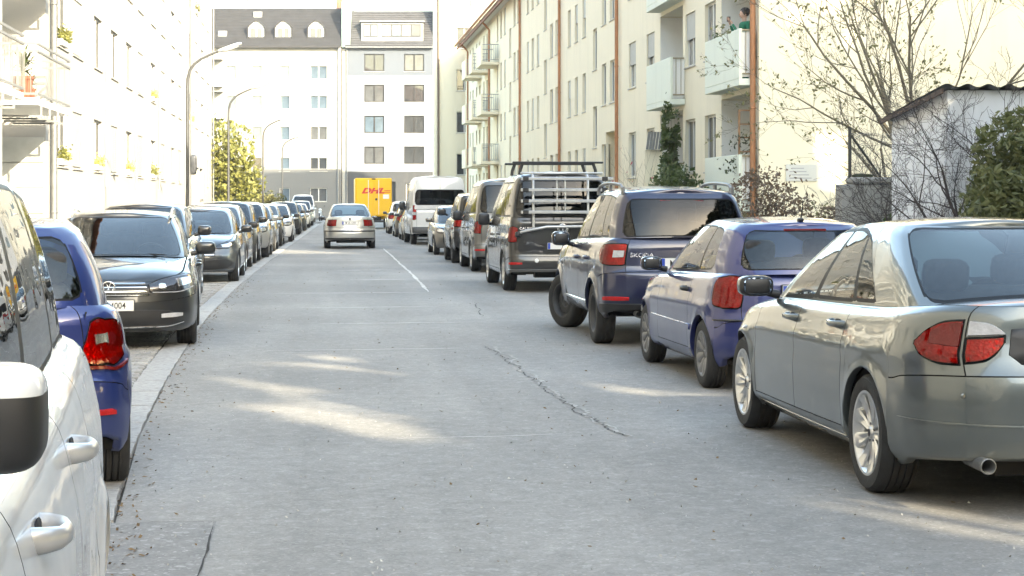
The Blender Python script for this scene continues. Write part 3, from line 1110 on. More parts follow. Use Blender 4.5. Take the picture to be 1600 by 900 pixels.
    def grille(s, y0, z0, z1, bars, material=None, name='grille', inner=None):
        o = s.patch(name, inner or M_BLACK, [('f', -y0, z0 + .01, z1 - .01), ('f', -y0*.5, z0, z1), ('f', 0, z0, z1), ('f', y0*.5, z0, z1), ('f', y0, z0 + .01, z1 - .01)], off=.004, span=True, n=22, m=6)[0]
        for k in range(bars):
            z = lerp(z0, z1, (k + .5)/bars); h = (z1 - z0)/bars*.17
            s.patch('grille_bar', material or M_CHROME, [('f', -y0*.97, z-h, z+h), ('f', 0, z-h, z+h), ('f', y0*.97, z-h, z+h)], off=.012, span=True, n=20, m=3, parent=o)
        return o
    def wiper(s, x, z, L=.4, rear=True):
        mb = MB()
        mb.tube([(x, .02, z), (x + .01, -.02, z + .03), (x + .02, -L, z + .04)], [.012, .009, .005], 6)
        s.put(mb, 'wiper', M_BLACK)
# ------------------------------------------------------------------ body plans
def spec(**k): return k

SEDAN = spec(W=1.817, H=1.42, wb=2.76, ro=.99, fo=.77, Rw=.318, tw=.215, rr=.226, wheel='alloy_9', zs=.20, Ra=.352,
    zt=[(-.99, 1.035), (-.8, 1.035), (-.5, 1.02), (0, .985), (.8, .962), (1.6, .945), (2.15, .925), (2.6, .88), (3.0, .81), (3.4, .71), (3.53, .64)],
    zb=[(-.99, .29), (-.5, .24), (-.38, .20), (3.15, .20), (3.53, .22)],
    xr=[(.25, .05), (.33, .012), (.44, .0), (.47, .004), (.56, .004), (.69, .018), (.72, .045), (.80, .07), (.95, .09), (1.03, .065)],
    xf=[(.2, .08), (.3, .02), (.45, .0), (.6, .03), (.7, .08)],
    plan=(.80, 2.9, .85, 2.5), crown=[(-.99, .03), (-.5, .045), (2.2, .06), (3.4, .04)], cowl=2.02, deck=-.40, ylid=.68, lidname='boot_lid',
    doors=[.42, 1.37, 2.36], zdoor=.30, zrb=.70, zfb=.58, zcab=.5, seatx=(1.25, .35), barrel=.05,
    side=[(0, .075), (.06, .045), (.10, .018), (.16, .012), (.3, .004), (.48, .0), (.62, .006), (.72, .001), (.76, .012), (.84, .03), (.92, .05), (.965, .075), (1, .125)],
    gh=dict(bxr=-.62, bxf=2.62, rxr=.30, rxf=1.62, L=(.34, .55, .22, .3), rw=(.56, .56), rz=[(-.1, 1.38), (.3, 1.415), (.8, 1.43), (1.5, 1.39)], crown=.035, zbase=(1.062, .955),
        rear=(.07, .95), front=(.03, .95), arear=.90, afront=.9, bulge=.03, n=2.4, dt=.048,
        win=[dict(x=(.17, .50), lo=.10, hi=[(0, .26), (.15, .48), (.5, .72), (1, .83)], rc=.02, black=True), dict(x=(.56, 1.28), lo=.09, hi=[(0, .845), (.5, .895), (1, .905)], rc=.02, black=True), dict(x=(1.37, 2.12), lo=.08, hi=.905, rc=.03)]))

HATCH = spec(W=1.655, H=1.42, wb=2.41, ro=.61, fo=.70, Rw=.288, tw=.175, rr=.19, wheel='cover_9', zs=.20, Ra=.322,
    zt=[(-.61, .97), (0, .955), (1.0, .93), (1.9, .90), (2.3, .86), (2.7, .79), (3.0, .70), (3.11, .62)],
    zb=[(-.61, .33), (-.4, .26), (-.35, .2), (2.75, .2), (3.11, .22)],
    xr=[(.25, .06), (.36, .01), (.5, .0), (.58, .005), (.61, .05), (.75, .065), (.97, .085)],
    xf=[(.2, .07), (.35, .01), (.48, .0), (.6, .06), (.7, .1)],
    plan=(.55, 2.8, .75, 2.4), crown=[(1.8, .05), (3.0, .04)], cowl=1.72, ylid=.60, doors=[.47, 1.72], zdoor=.30, zrb=.60, zfb=.56, zcab=.5, seatx=(.75, -.1),
    side=[(0, .06), (.06, .03), (.12, .012), (.3, .0), (.55, .004), (.66, .0), (.70, .014), (.82, .03), (.92, .05), (.965, .07), (1, .115)],
    gh=dict(bxr=-.535, bxf=2.20, rxr=-.28, rxf=1.18, L=(.5, .5, .35, .3), rw=(.535, .53), rz=[(-.3, 1.35), (0, 1.375), (.6, 1.395), (1.2, 1.345)], crown=.03, zbase=(.965, .93), nr=2.8,
        rear=(.12, .88), front=(.03, .94), arear=.80, bulge=.03,
        win=[dict(x=(-.02, .48), lo=[(0, .22), (.25, .11), (1, .09)], hi=[(0, .70), (.3, .84), (1, .875)], rc=.03, black=True), dict(x=(.53, 1.66), lo=.08, hi=.88, rc=.03)]))

SUV = spec(W=1.793, H=1.66, wb=2.578, ro=.80, fo=.84, Rw=.338, tw=.215, rr=.215, wheel='steel_10', zs=.30, Ra=.385, flare=.022,
    zt=[(-.80, 1.12), (0, 1.11), (1.0, 1.085), (2.0, 1.06), (2.4, 1.03), (2.9, .97), (3.3, .87), (3.42, .78)],
    zb=[(-.80, .40), (-.5, .33), (-.4, .29), (2.98, .29), (3.42, .33)],
    xr=[(.3, .12), (.42, .05), (.52, .01), (.62, .0), (.76, .0), (.79, .05), (1.0, .065), (1.12, .075)],
    xf=[(.3, .1), (.45, .02), (.6, .0), (.8, .03)],
    plan=(.40, 3.6, .7, 2.8), crown=[(2.0, .05), (3.3, .04)], cowl=1.90, ylid=.66, doors=[.30, .95, 1.92], zdoor=.42, zrb=.775, zfb=.70, zcab=.62, seatx=(.95, .05),
    gh=dict(bxr=-.725, bxf=2.28, rxr=-.56, rxf=1.35, L=(.36, .42, .30, .3), rw=(.62, .60), rz=[(-.56, 1.575), (-.2, 1.60), (.6, 1.62), (1.4, 1.585)], crown=.045, zbase=(1.125, 1.09), nr=3.6,
        rear=(.05, .85), front=(.03, .94), arear=.86, bulge=.025, glass=(G_TINT, G_TINT, G_CLEAR),
        win=[dict(x=(-.42, .05), lo=.06, hi=[(0, .82), (1, .875)], rc=.04, black=True), dict(x=(.10, .92), lo=.05, hi=.88, rc=.02, black=True), dict(x=(1.0, 1.86), lo=.05, hi=.885, rc=.03)]))

VAN = spec(W=1.904, H=1.97, wb=3.0, ro=1.0, fo=.90, Rw=.345, tw=.225, rr=.235, wheel='alloy_5', zs=.26, Ra=.39,
    zt=[(-1.0, 1.30), (0, 1.29), (1.5, 1.27), (2.6, 1.22), (3.1, 1.12), (3.6, .98), (3.9, .84)],
    zb=[(-1.0, .36), (-.6, .30), (-.42, .26), (3.42, .26), (3.9, .24)],
    xr=[(.25, .1), (.34, .03), (.45, .0), (.60, .0), (.63, .03), (.8, .032), (1.15, .045)],
    xf=[(.25, .08), (.4, .01), (.6, .0), (.85, .08)],
    plan=(.24, 4.2, .7, 2.8), crown=[(2.6, .05), (3.8, .04)], cowl=2.72, ylid=.80, doors=[.62, 1.75, 2.78], zdoor=.36, zrb=.62, zfb=.62, zcab=.7, seatx=(2.0, .5),
    side=[(0, .06), (.07, .02), (.2, .006), (.5, .0), (.66, .0), (.69, .010), (.85, .022), (.95, .032), (1, .045)],
    gh=dict(bxr=-.955, bxf=3.12, rxr=-.80, rxf=2.02, L=(.24, .5, .22, .35), rw=(.745, .70), rz=[(-.85, 1.99), (-.4, 2.03), (1.2, 2.04), (2.1, 1.97)], crown=.06, zbase=(1.305, 1.21), nr=4.2, edge=.05,
        rear=(.05, .87), front=(.03, .93), arear=.90, bulge=.03, glass=(G_DARK, G_DARK, G_CLEAR),
        win=[dict(x=(-.72, .50), lo=.05, hi=.80, rc=.05, black=True), dict(x=(.60, 1.66), lo=.05, hi=.80, rc=.03, black=True), dict(x=(1.80, 2.66), lo=.05, hi=.82, rc=.03)]))

BIGVAN = spec(W=2.05, H=2.5, wb=3.66, ro=1.0, fo=.85, Rw=.345, tw=.215, rr=.21, wheel='steel_8', zs=.32, Ra=.40,
    zt=[(-1.0, 1.30), (1.0, 1.30), (3.2, 1.26), (3.8, 1.16), (4.3, 1.0), (4.51, .85)],
    zb=[(-1.0, .42), (-.5, .38), (4.1, .34), (4.51, .3)],
    xr=[(.3, .1), (.42, .02), (.5, .0), (.62, .0), (.65, .05), (1.3, .06)], xf=[(.3, .1), (.5, .0), (.85, .1)],
    plan=(.16, 5, .6, 2.8), crown=[(3.2, .05), (4.4, .04)], cowl=3.3, ylid=.88, doors=[1.1, 2.25, 3.35], zdoor=.45, zrb=.64, zfb=.65, zcab=.8, seatx=(2.6,),
    side=[(0, .05), (.1, .01), (.5, .0), (.9, .008), (1, .012)],
    gh=dict(bxr=-.94, bxf=3.72, rxr=-.90, rxf=2.65, L=(.16, .5, .2, .5), rw=(.88, .84), rz=[(-1, 2.42), (0, 2.46), (2.0, 2.46), (2.8, 2.36)], crown=.07, zbase=(1.30, 1.28), nr=5, edge=.06,
        rear=(.16, .60), front=(.02, .70), arear=.93, bulge=.02, glass=(G_DARK, G_DARK, G_CLEAR),
        win=[dict(x=(2.35, 3.25), lo=.04, hi=.58, rc=.03)]))

WAGON = spec(W=1.832, H=1.49, wb=2.79, ro=1.06, fo=.92, Rw=.325, tw=.215, rr=.215, wheel='alloy_10', zs=.20, Ra=.362,
    zt=[(-1.06, 1.0), (0, .985), (1.2, .955), (2.05, .935), (2.5, .905), (3.0, .85), (3.45, .775), (3.71, .70)],
    zb=[(-1.06, .3), (-.4, .2), (3.1, .2), (3.71, .19)],
    xr=[(.25, .05), (.4, 0), (.65, .0), (.7, .05), (1.0, .08)],
    xf=[(.18, .10), (.24, .03), (.34, .0), (.46, .0), (.56, .012), (.66, .03), (.71, .07)],
    plan=(.55, 2.8, .62, 2.7), crown=[(2.0, .05), (3.0, .05), (3.6, .035)], cowl=2.02, ylid=.62, doors=[.30, 1.05, 2.12], zdoor=.30, zrb=.66, zfb=.50, zcab=.5, seatx=(1.05, .15), ridge=.012,
    gh=dict(bxr=-.96, bxf=2.55, rxr=-.62, rxf=1.42, L=(.45, .55, .3, .3), rw=(.60, .58), rz=[(-.6, 1.36), (0, 1.40), (.7, 1.42), (1.45, 1.385)], crown=.04, zbase=(1.0, .965),
        rear=(.1, .85), front=(.03, .95), bulge=.028, glass=(G_TINT, G_TINT, G_CLEAR),
        win=[dict(x=(-.55, .22), lo=[(0, .2), (.3, .09), (1, .08)], hi=[(0, .7), (.3, .84), (1, .87)], rc=.03, black=True), dict(x=(.28, 1.0), lo=.08, hi=.88, rc=.02, black=True), dict(x=(1.08, 1.95), lo=.08, hi=.89, rc=.03)]))

def variant(base, gh=None, **k):
    d = dict(base); d.update(k)
    g = dict(base['gh'])
    if gh: g.update(gh)
    d['gh'] = g
    return d

def scaled(base, sx=1.0, sy=1.0, sz=1.0, **k):
    """same body plan stretched to another size"""
    d = dict(base)
    P = lambda l, a, b: [(x*a, z*b) for x, z in l]
    for f in ('ro', 'fo', 'wb', 'cowl'): d[f] = base[f]*sx
    if base.get('deck') is not None: d['deck'] = base['deck']*sx
    d['doors'] = [x*sx for x in base['doors']]; d['seatx'] = [x*sx for x in base['seatx']]
    d['W'] = base['W']*sy; d['ylid'] = base['ylid']*sy; d['H'] = base['H']*sz
    for f in ('zs', 'zdoor', 'zrb', 'zfb', 'zcab'): d[f] = base[f]*sz
    d['zt'] = P(base['zt'], sx, sz); d['zb'] = P(base['zb'], sx, sz); d['crown'] = P(base['crown'], sx, 1)
    d['xr'] = P(base['xr'], sz, sx); d['xf'] = P(base['xf'], sz, sx)
    p = base['plan']; d['plan'] = (p[0]*sx, p[1], p[2]*sx, p[3])
    g = dict(base['gh'])
    for f in ('bxr', 'bxf', 'rxr', 'rxf'): g[f] = g[f]*sx
    g['L'] = tuple(l*sx for l in g['L']); g['rw'] = tuple(w*sy for w in g['rw']); g['rz'] = P(g['rz'], sx, sz)
    g['zbase'] = tuple(None if z is None else z*sz for z in g['zbase'])
    g['win'] = [dict(w, x=(w['x'][0]*sx, w['x'][1]*sx)) for w in g['win']]
    d['gh'] = g
    d.update(k)
    return d
# ------------------------------------------------------------------ ground
def node_mat(name, rough=0.85):
    m = bpy.data.materials.new(name); m.use_nodes = True
    nt = m.node_tree
    b = nt.nodes['Principled BSDF']; b.inputs['Roughness'].default_value = rough
    MATS[name] = m
    return m, nt, b

def asphalt(name, base, speck=.4, seed=0.0):
    m, nt, b = node_mat(name, 0.8)
    N = nt.nodes.new; Lk = nt.links.new
    geo = N('ShaderNodeNewGeometry')
    mp = N('ShaderNodeMapping'); mp.inputs['Location'].default_value = (seed, seed*1.7, 0)
    Lk(geo.outputs['Position'], mp.inputs['Vector'])
    big = N('ShaderNodeTexNoise'); big.inputs['Scale'].default_value = .35; big.inputs['Detail'].default_value = 5
    med = N('ShaderNodeTexNoise'); med.inputs['Scale'].default_value = 7; med.inputs['Detail'].default_value = 8; med.inputs['Roughness'].default_value = .75
    vor = N('ShaderNodeTexVoronoi'); vor.inputs['Scale'].default_value = 75
    vo2 = N('ShaderNodeTexVoronoi'); vo2.inputs['Scale'].default_value = 28
    for t in (big, med, vor, vo2): Lk(mp.outputs[0], t.inputs['Vector'])
    r1 = N('ShaderNodeValToRGB')
    e = r1.color_ramp.elements
    e[0].position = .3; e[0].color = (*[c*.82 for c in base], 1)
    e[1].position = .72; e[1].color = (*[c*1.14 for c in base], 1)
    Lk(big.outputs['Fac'], r1.inputs[0])
    r2 = N('ShaderNodeMapRange'); r2.inputs['From Min'].default_value = .3; r2.inputs['From Max'].default_value = .7
    r2.inputs['To Min'].default_value = .80; r2.inputs['To Max'].default_value = 1.2
    Lk(med.outputs['Fac'], r2.inputs['Value'])
    mp2 = N('ShaderNodeMapping'); mp2.inputs['Scale'].default_value = (1.1, .05, 1); Lk(geo.outputs['Position'], mp2.inputs['Vector'])
    trk = N('ShaderNodeTexNoise'); trk.inputs['Scale'].default_value = 1.0; trk.inputs['Detail'].default_value = 3; Lk(mp2.outputs[0], trk.inputs['Vector'])
    mp3 = N('ShaderNodeMapping'); mp3.inputs['Scale'].default_value = (.5, .22, 1); Lk(geo.outputs['Position'], mp3.inputs['Vector'])
    pat = N('ShaderNodeTexVoronoi'); pat.inputs['Scale'].default_value = 1.0; Lk(mp3.outputs[0], pat.inputs['Vector'])
    sep = N('ShaderNodeSeparateColor'); Lk(pat.outputs['Color'], sep.inputs[0])
    w1 = N('ShaderNodeMapRange'); w1.inputs['From Min'].default_value = .35; w1.inputs['From Max'].default_value = .65; w1.inputs['To Min'].default_value = .86; w1.inputs['To Max'].default_value = 1.08
    Lk(trk.outputs['Fac'], w1.inputs['Value'])
    w2 = N('ShaderNodeMapRange'); w2.inputs['To Min'].default_value = .94; w2.inputs['To Max'].default_value = 1.05
    Lk(sep.outputs[0], w2.inputs['Value'])
    ww_ = N('ShaderNodeMath'); ww_.operation = 'MULTIPLY'; Lk(w1.outputs[0], ww_.inputs[0]); Lk(w2.outputs[0], ww_.inputs[1])
    w3 = N('ShaderNodeMath'); w3.operation = 'MULTIPLY'; Lk(ww_.outputs[0], w3.inputs[0]); Lk(r2.outputs[0], w3.inputs[1])
    m1 = N('ShaderNodeMix'); m1.data_type = 'RGBA'; m1.blend_type = 'MULTIPLY'; m1.inputs['Factor'].default_value = 1
    Lk(r1.outputs[0], m1.inputs['A']); Lk(w3.outputs[0], m1.inputs['B'])
    # aggregate: every chip its own grey, a few nearly white
    sx = N('ShaderNodeSeparateColor'); Lk(vor.outputs['Color'], sx.inputs[0])
    r3 = N('ShaderNodeValToRGB')
    e = r3.color_ramp.elements
    e[0].position = 0; e[0].color = (.86, .86, .86, 1)
    e[1].position = .93; e[1].color = (1.15, 1.15, 1.15, 1)
    k = r3.color_ramp.elements.new(.97); k.color = (1 + 1.1*speck,)*3 + (1,)
    Lk(sx.outputs[0], r3.inputs[0])
    m2 = N('ShaderNodeMix'); m2.data_type = 'RGBA'; m2.blend_type = 'MULTIPLY'; m2.inputs['Factor'].default_value = .8
    Lk(m1.outputs['Result'], m2.inputs['A']); Lk(r3.outputs[0], m2.inputs['B'])
    s2 = N('ShaderNodeSeparateColor'); Lk(vo2.outputs['Color'], s2.inputs[0])
    r4 = N('ShaderNodeMapRange'); r4.inputs['From Min'].default_value = .94; r4.inputs['From Max'].default_value = .96
    r4.inputs['To Min'].default_value = 0; r4.inputs['To Max'].default_value = .4 * speck
    Lk(s2.outputs[1], r4.inputs['Value'])
    m3 = N('ShaderNodeMix'); m3.data_type = 'RGBA'
    m3.inputs['B'].default_value = (.45, .45, .44, 1)
    Lk(r4.outputs[0], m3.inputs['Factor']); Lk(m2.outputs['Result'], m3.inputs['A'])
    Lk(m3.outputs['Result'], b.inputs['Base Color'])
    bp = N('ShaderNodeBump'); bp.inputs['Strength'].default_value = .25; bp.inputs['Distance'].default_value = .005
    Lk(sx.outputs[0], bp.inputs['Height']); Lk(bp.outputs[0], b.inputs['Normal'])
    return m

M_ASPH = asphalt('asphalt', (.222, .214, .203))
M_ASPH2 = asphalt('asphalt_patch', (.165, .16, .155), .7, 13.0)
M_PAVE = mat('pavement', (.26, .255, .245), rough=.85, var=.3, vscale=3, bump=.3, bscale=60)
M_GRANITE = mat('granite_kerb', (.34, .335, .325), rough=.75, var=.35, vscale=22, bump=.4, bscale=70)
M_SETT = mat('granite_sett', (.31, .305, .295), rough=.75, var=.45, vscale=2.3, bump=.5, bscale=60)
M_JOINT = mat('sand_joint', (.15, .145, .135), rough=.95, var=.4, vscale=30)
M_SOIL = mat('garden_soil', (.07, .06, .045), rough=.95, var=.5, vscale=4)
M_GRASSM = mat('grass_ground', (.07, .09, .035), rough=.95, var=.5, vscale=5)

def sheet(name, pts, z, m, kind='structure'):
    mb = MB(); mb.add([(x, y, z) for x, y in pts], [tuple(range(len(pts)))])
    return tag(mb.build(name, m), kind=kind)

KERB = Curve([(-80, -.35), (0, -.55), (4, -.74), (7.64, -.91), (9.73, -1.06), (13, -1.23), (17.9, -1.38), (25.2, -1.5), (31.6, -1.5), (40.2, -1.42), (56, -1.19), (89, -.64), (140, .14)])
KW = .26
sheet('ground', [(-1500, -1500), (1500, -1500), (1500, 2500), (-1500, 2500)], -.03, M_SOIL)
ys = [-80 + k*4 for k in range(55)] + [140]
road = MB()
road.grid([[Vector((KERB(y), y, 0)), Vector((5.15, y, 0))] for y in ys], 0, False, flip=True)
road.add([(-70, 140, 0), (70, 140, 0), (70, 162, 0), (-70, 162, 0)], [(0, 1, 2, 3)])
tag(road.build('road', M_ASPH), kind='structure')
# bay floor under the setts, left pavement
bay = MB()
bay.grid([[Vector((KERB(y) - 2.5, y, -.012)), Vector((KERB(y) - KW, y, -.012))] for y in ys], 0, False, flip=True)
tag(bay.build('parking_bay', M_JOINT), kind='structure')
pv = MB()
pv.grid([[Vector((-11.5, y, .10)), Vector((KERB(y) - 2.62, y, .10)), Vector((KERB(y) - 2.62, y, -.02))] for y in ys], 0, False, flip=True)
tag(pv.build('pavement', M_PAVE), kind='structure')
pv = MB()
pv.box(5.29, 7.3, -80, 139, -.02, .11)
tag(pv.build('pavement', M_PAVE), kind='structure')
sheet('lawn', [(7.3, -80), (60, -80), (60, 139), (7.3, 139)], .115, M_GRASSM)
kb = MB()
kb.box(5.15, 5.29, -80, 139, -.02, .125, bev=.012)
tag(kb.build('kerb', M_GRANITE), kind='structure')
sheet('pavement', [(-70, 162), (70, 162), (70, 175), (-70, 175)], .08, M_PAVE)

# flush granite kerb stones between road and bay, one object a stone
kroot = bpy.data.objects.new('kerb', None); link(kroot); tag(kroot, kind='structure')
y = 3.0
kc = 0
while y < 128:
    L = 1.0 if y < 60 else 2.0
    L *= rnd.uniform(.85, 1.1)
    y1 = y + L
    mb = MB()
    g = .011
    P = []
    x0, x1 = KERB(y), KERB(y1)
    ns = 6
    for k in range(ns + 1):
        t = k/ns; yy = lerp(y + g, y1 - g, t); xe = KERB(yy) + rnd.uniform(-.006, .006)
        P.append([Vector((xe - KW, yy, -.05)), Vector((xe - KW + .004, yy, .006)), Vector((xe - KW*.5, yy, .012 + rnd.uniform(-.003, .003))), Vector((xe - .006, yy, .010)), Vector((xe, yy, -.05))])
    mb.grid(P, 0, False, flip=True)
    mb.add([P[0][0], P[0][1], P[0][2], P[0][3], P[0][4]], [(0, 1, 2, 3, 4)][::1])
    mb.build('kerb_stone', M_GRANITE, kroot)
    y = y1
# granite setts of the parking bay: the 300 in view singly, the rest as one
broot = bpy.data.objects.new('sett_paving', None); link(broot); tag(broot, kind='structure')
sett_meshes = []
for k in range(8):
    mb = MB()
    a, b, h = .058*rnd.uniform(.9, 1.02), .052*rnd.uniform(.9, 1.03), .03
    mb.box(-a, a, -b, b, -h, .004 + rnd.uniform(-.002, .003), bev=.012)
    for i, p in enumerate(mb.v): mb.v[i] = (p[0] + rnd.uniform(-.004, .004), p[1] + rnd.uniform(-.004, .004), p[2] + rnd.uniform(-.002, .002))
    sett_meshes.append(mb.mesh('sett', M_SETT))
cand = []
yy = 5.0; row = 0
while yy < 46:
    xe = KERB(yy) - KW - .07
    n = 20
    for k in range(n):
        x = xe - k*.122 - (row % 2)*.05
        cand.append((x + rnd.uniform(-.008, .008), yy + rnd.uniform(-.008, .008), k))
    yy += .112; row += 1
# those seen between the cars: gap behind the hatchback and the strip beside the wheels
def sett_rank(c):
    x, y, k = c
    if 12.6 < y < 18.9: return (0, y + k*.35)
    return (1, y + k*2)
cand.sort(key=sett_rank)
for x, y, k in cand[:300]:
    obj_from('sett', rnd.choice(sett_meshes), broot, (x, y, rnd.uniform(-.004, .003)), (0, 0, rnd.uniform(-.1, .1) + (math.pi if rnd.random() < .5 else 0)))
rest = MB()
for x, y, k in cand[300:]:
    h = .004 + rnd.uniform(-.004, .004); a, b = .055, .049
    t = .010
    rest.add([(x-a, y-b, -.02), (x+a, y-b, -.02), (x+a, y+b, -.02), (x-a, y+b, -.02), (x-a+t, y-b+t, h), (x+a-t, y-b+t, h), (x+a-t, y+b-t, h), (x-a+t, y+b-t, h)],
             [(4, 5, 6, 7), (0, 1, 5, 4), (1, 2, 6, 5), (2, 3, 7, 6), (3, 0, 4, 7)])
ro = rest.build('sett_field', M_SETT, broot); ro['kind'] = 'stuff'

# road marks: a repaired trench, joints, the long crack
sheet('road_patch', [(-.96, 6.3), (-.50, 6.3), (-.50, 8.78), (-1.0, 8.8)], .004, M_ASPH2)
M_CRACK = mat('crack_dark', (.03, .03, .03), rough=.95, var=.5, vscale=9)
M_CRUMB = mat('crack_crumbs', (.34, .335, .32), rough=.9, var=.35, vscale=5)
M_SEAL = mat('crack_dust', (.55, .54, .52), rough=.9, var=.3, vscale=5)
def strip(name, pts, w, m, z, jag=.02, step=.12):
    P = []
    for (xa, ya), (xb, yb) in zip(pts, pts[1:]):
        L = math.hypot(xb-xa, yb-ya); n = max(2, int(L/step))
        for k in range(n):
            t = k/n; P.append((lerp(xa, xb, t), lerp(ya, yb, t), math.atan2(yb-ya, xb-xa)))
    G = []
    off = 0
    for i, (x, y, a) in enumerate(P):
        off = off*.7 + rnd.uniform(-jag, jag); ww = w * rnd.uniform(.35, 1.2) * min(1, .25 + min(i, len(P)-1-i)*.2)
        nx, ny = -math.sin(a), math.cos(a)
        G.append([Vector((x + nx*(off-ww), y + ny*(off-ww), z)), Vector((x + nx*(off+ww), y + ny*(off+ww), z))])
    mb = MB(); mb.grid(G, 0, False)
    # face up
    o = mb.build(name, m); return tag(o, kind='structure')
strip('road_crack', [(1.80, 19.2), (1.86, 15.7), (1.88, 13.7), (1.98, 11.6)], .006, M_CRACK, .005, .03, .05)
strip('road_crack', [(1.83, 19.2), (1.895, 15.7), (1.915, 13.7), (2.01, 11.6)], .018, M_CRUMB, .0035, .03, .05)
strip('road_crack', [(2.35, 27.5), (2.2, 24)], .008, M_CRACK, .005)
strip('road_seam', [(2.1, 60), (2.02, 47.2), (1.95, 36.4), (1.84, 30.6)], .035, M_SEAL, .004, .01, .3)
for yj, xa, xb, w in [(53.5, .2, 1.7, .07), (47.5, .15, 1.8, .06), (41.0, .35, 1.9, .08), (36.0, .6, 2.0, .06), (30.7, -.9, 1.85, .03), (26.5, -.3, 1.9, .022), (23.0, .0, 2.3, .025), (18.9, -.6, 1.8, .018), (11.8, .5, 1.75, .012), (13.9, -1.0, -.7, .008)]:
    strip('road_joint', [(xa, yj - .05), ((xa+xb)/2, yj), (xb, yj + .1)], w*1.15, M_SEAL if yj != 13.9 else M_CRACK, .003, .01, .15)
strip('patch_seam', [(-.50, 6.3), (-.50, 8.78)], .006, M_CRACK, .0065, .004, .1)
strip('patch_seam', [(-.50, 8.78), (-1.0, 8.8)], .006, M_CRACK, .0065, .004, .1)
# dead leaves and grit along the kerb edge and scattered on the road
M_LEAFD = mat('dead_leaf', (.16, .10, .045), rough=.9, var=.6, vscale=2)
M_GRIT = mat('road_grit', (.40, .39, .36), rough=.9, var=.5, vscale=1.5)
lf = MB()
def leafq(mb, x, y, s):
    a = rnd.uniform(0, 6.28); c, sn = math.cos(a)*s, math.sin(a)*s
    z = .006
    mb.add([(x-c, y-sn, z), (x+sn*.5, y-c*.5, z + rnd.uniform(0, .012)), (x+c, y+sn, z + rnd.uniform(0, .012)), (x-sn*.5, y+c*.5, z)], [(0, 1, 2, 3)])
for k in range(380):
    y = 6.5 + rnd.random()**1.4 * 30
    leafq(lf, KERB(y) + abs(rnd.gauss(.03, .10)), y, rnd.uniform(.006, .022))
for k in range(420):
    y = 6 + rnd.random()**1.5*40
    leafq(lf, rnd.uniform(KERB(y), 4.8), y, rnd.uniform(.006, .018))
tag(lf.build('fallen_leaves', M_LEAFD), kind='stuff')
lf = MB()
for k in range(1500):
    y = 5.5 + rnd.random()**1.6*22
    leafq(lf, rnd.uniform(KERB(y), 4.0), y, rnd.uniform(.003, .010))
tag(lf.build('road_grit', M_GRIT), kind='stuff')
# ------------------------------------------------------------------ buildings
def plaster(name, color, var=.10, stain=.12):
    if name in MATS: return MATS[name]
    m, nt, b = node_mat(name, .85)
    N = nt.nodes.new; Lk = nt.links.new
    geo = N('ShaderNodeNewGeometry')
    n1 = N('ShaderNodeTexNoise'); n1.inputs['Scale'].default_value = .5; n1.inputs['Detail'].default_value = 7; n1.inputs['Roughness'].default_value = .6
    mp = N('ShaderNodeMapping'); mp.inputs['Scale'].default_value = (2.2, 2.2, .18)
    n2 = N('ShaderNodeTexNoise'); n2.inputs['Scale'].default_value = 1.0; n2.inputs['Detail'].default_value = 6
    n3 = N('ShaderNodeTexNoise'); n3.inputs['Scale'].default_value = 55; n3.inputs['Detail'].default_value = 3
    Lk(geo.outputs['Position'], n1.inputs['Vector']); Lk(geo.outputs['Position'], mp.inputs['Vector']); Lk(mp.outputs[0], n2.inputs['Vector']); Lk(geo.outputs['Position'], n3.inputs['Vector'])
    a = N('ShaderNodeMix'); a.data_type = 'RGBA'
    a.inputs['A'].default_value = (*[min(1, c*(1+var*.4)) for c in color], 1); a.inputs['B'].default_value = (*[c*(1-var) for c in color], 1)
    Lk(n1.outputs['Fac'], a.inputs['Factor'])
    r = N('ShaderNodeMapRange'); r.inputs['From Min'].default_value = .52; r.inputs['From Max'].default_value = .75; r.inputs['To Max'].default_value = stain
    Lk(n2.outputs['Fac'], r.inputs['Value'])
    c = N('ShaderNodeMix'); c.data_type = 'RGBA'; c.inputs['B'].default_value = (.25, .23, .19, 1)
    Lk(r.outputs[0], c.inputs['Factor']); Lk(a.outputs['Result'], c.inputs['A'])
    Lk(c.outputs['Result'], b.inputs['Base Color'])
    bp = N('ShaderNodeBump'); bp.inputs['Strength'].default_value = .35; bp.inputs['Distance'].default_value = .01
    Lk(n3.outputs['Fac'], bp.inputs['Height']); Lk(bp.outputs[0], b.inputs['Normal'])
    return m

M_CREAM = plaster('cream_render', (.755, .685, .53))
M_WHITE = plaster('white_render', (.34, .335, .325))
M_PALEGREEN = plaster('pale_green_render', (.70, .735, .64))
M_LOGGIA = plaster('loggia_white', (.76, .75, .72))
M_ENDW = plaster('end_white', (.27, .27, .255), .06, .05)
M_ENDG = plaster('end_grey', (.125, .127, .127), .06, .05)
M_B2W = plaster('blue_white_render', (.19, .205, .235), .05, .04)
M_B2B = plaster('light_blue_grey', (.085, .10, .125), .05, .04)
M_B2D = plaster('slate_grey_render', (.046, .049, .055), .06, .05)
M_FRAME = mat('window_frame_white', (.55, .545, .52), rough=.45)
M_FRAMED = mat('window_frame_dark', (.012, .011, .012), rough=.5)
M_SILL = mat('window_sill', (.42, .40, .36), rough=.6, var=.15)
M_SHUT = mat('roller_shutter', (.36, .355, .34), rough=.6, var=.1)
M_ROOFT = mat('dark_roof_tile', (.018, .018, .021), rough=.7, var=.35, vscale=1.2, bump=.4, bscale=12)
M_ROOFR = mat('red_roof_tile', (.25, .10, .06), rough=.8, var=.4, vscale=3)
M_PIPE = mat('copper_brown_pipe', (.40, .175, .08), rough=.55, var=.28, vscale=1.5)
M_ZINC = mat('zinc', (.20, .205, .21), rough=.45, metal=.5, var=.2)
M_RAIL = mat('railing_grey', (.24, .24, .24), rough=.5, metal=.3, var=.2)
M_CONC = mat('concrete', (.30, .29, .265), rough=.9, var=.3, vscale=2, bump=.4, bscale=25)
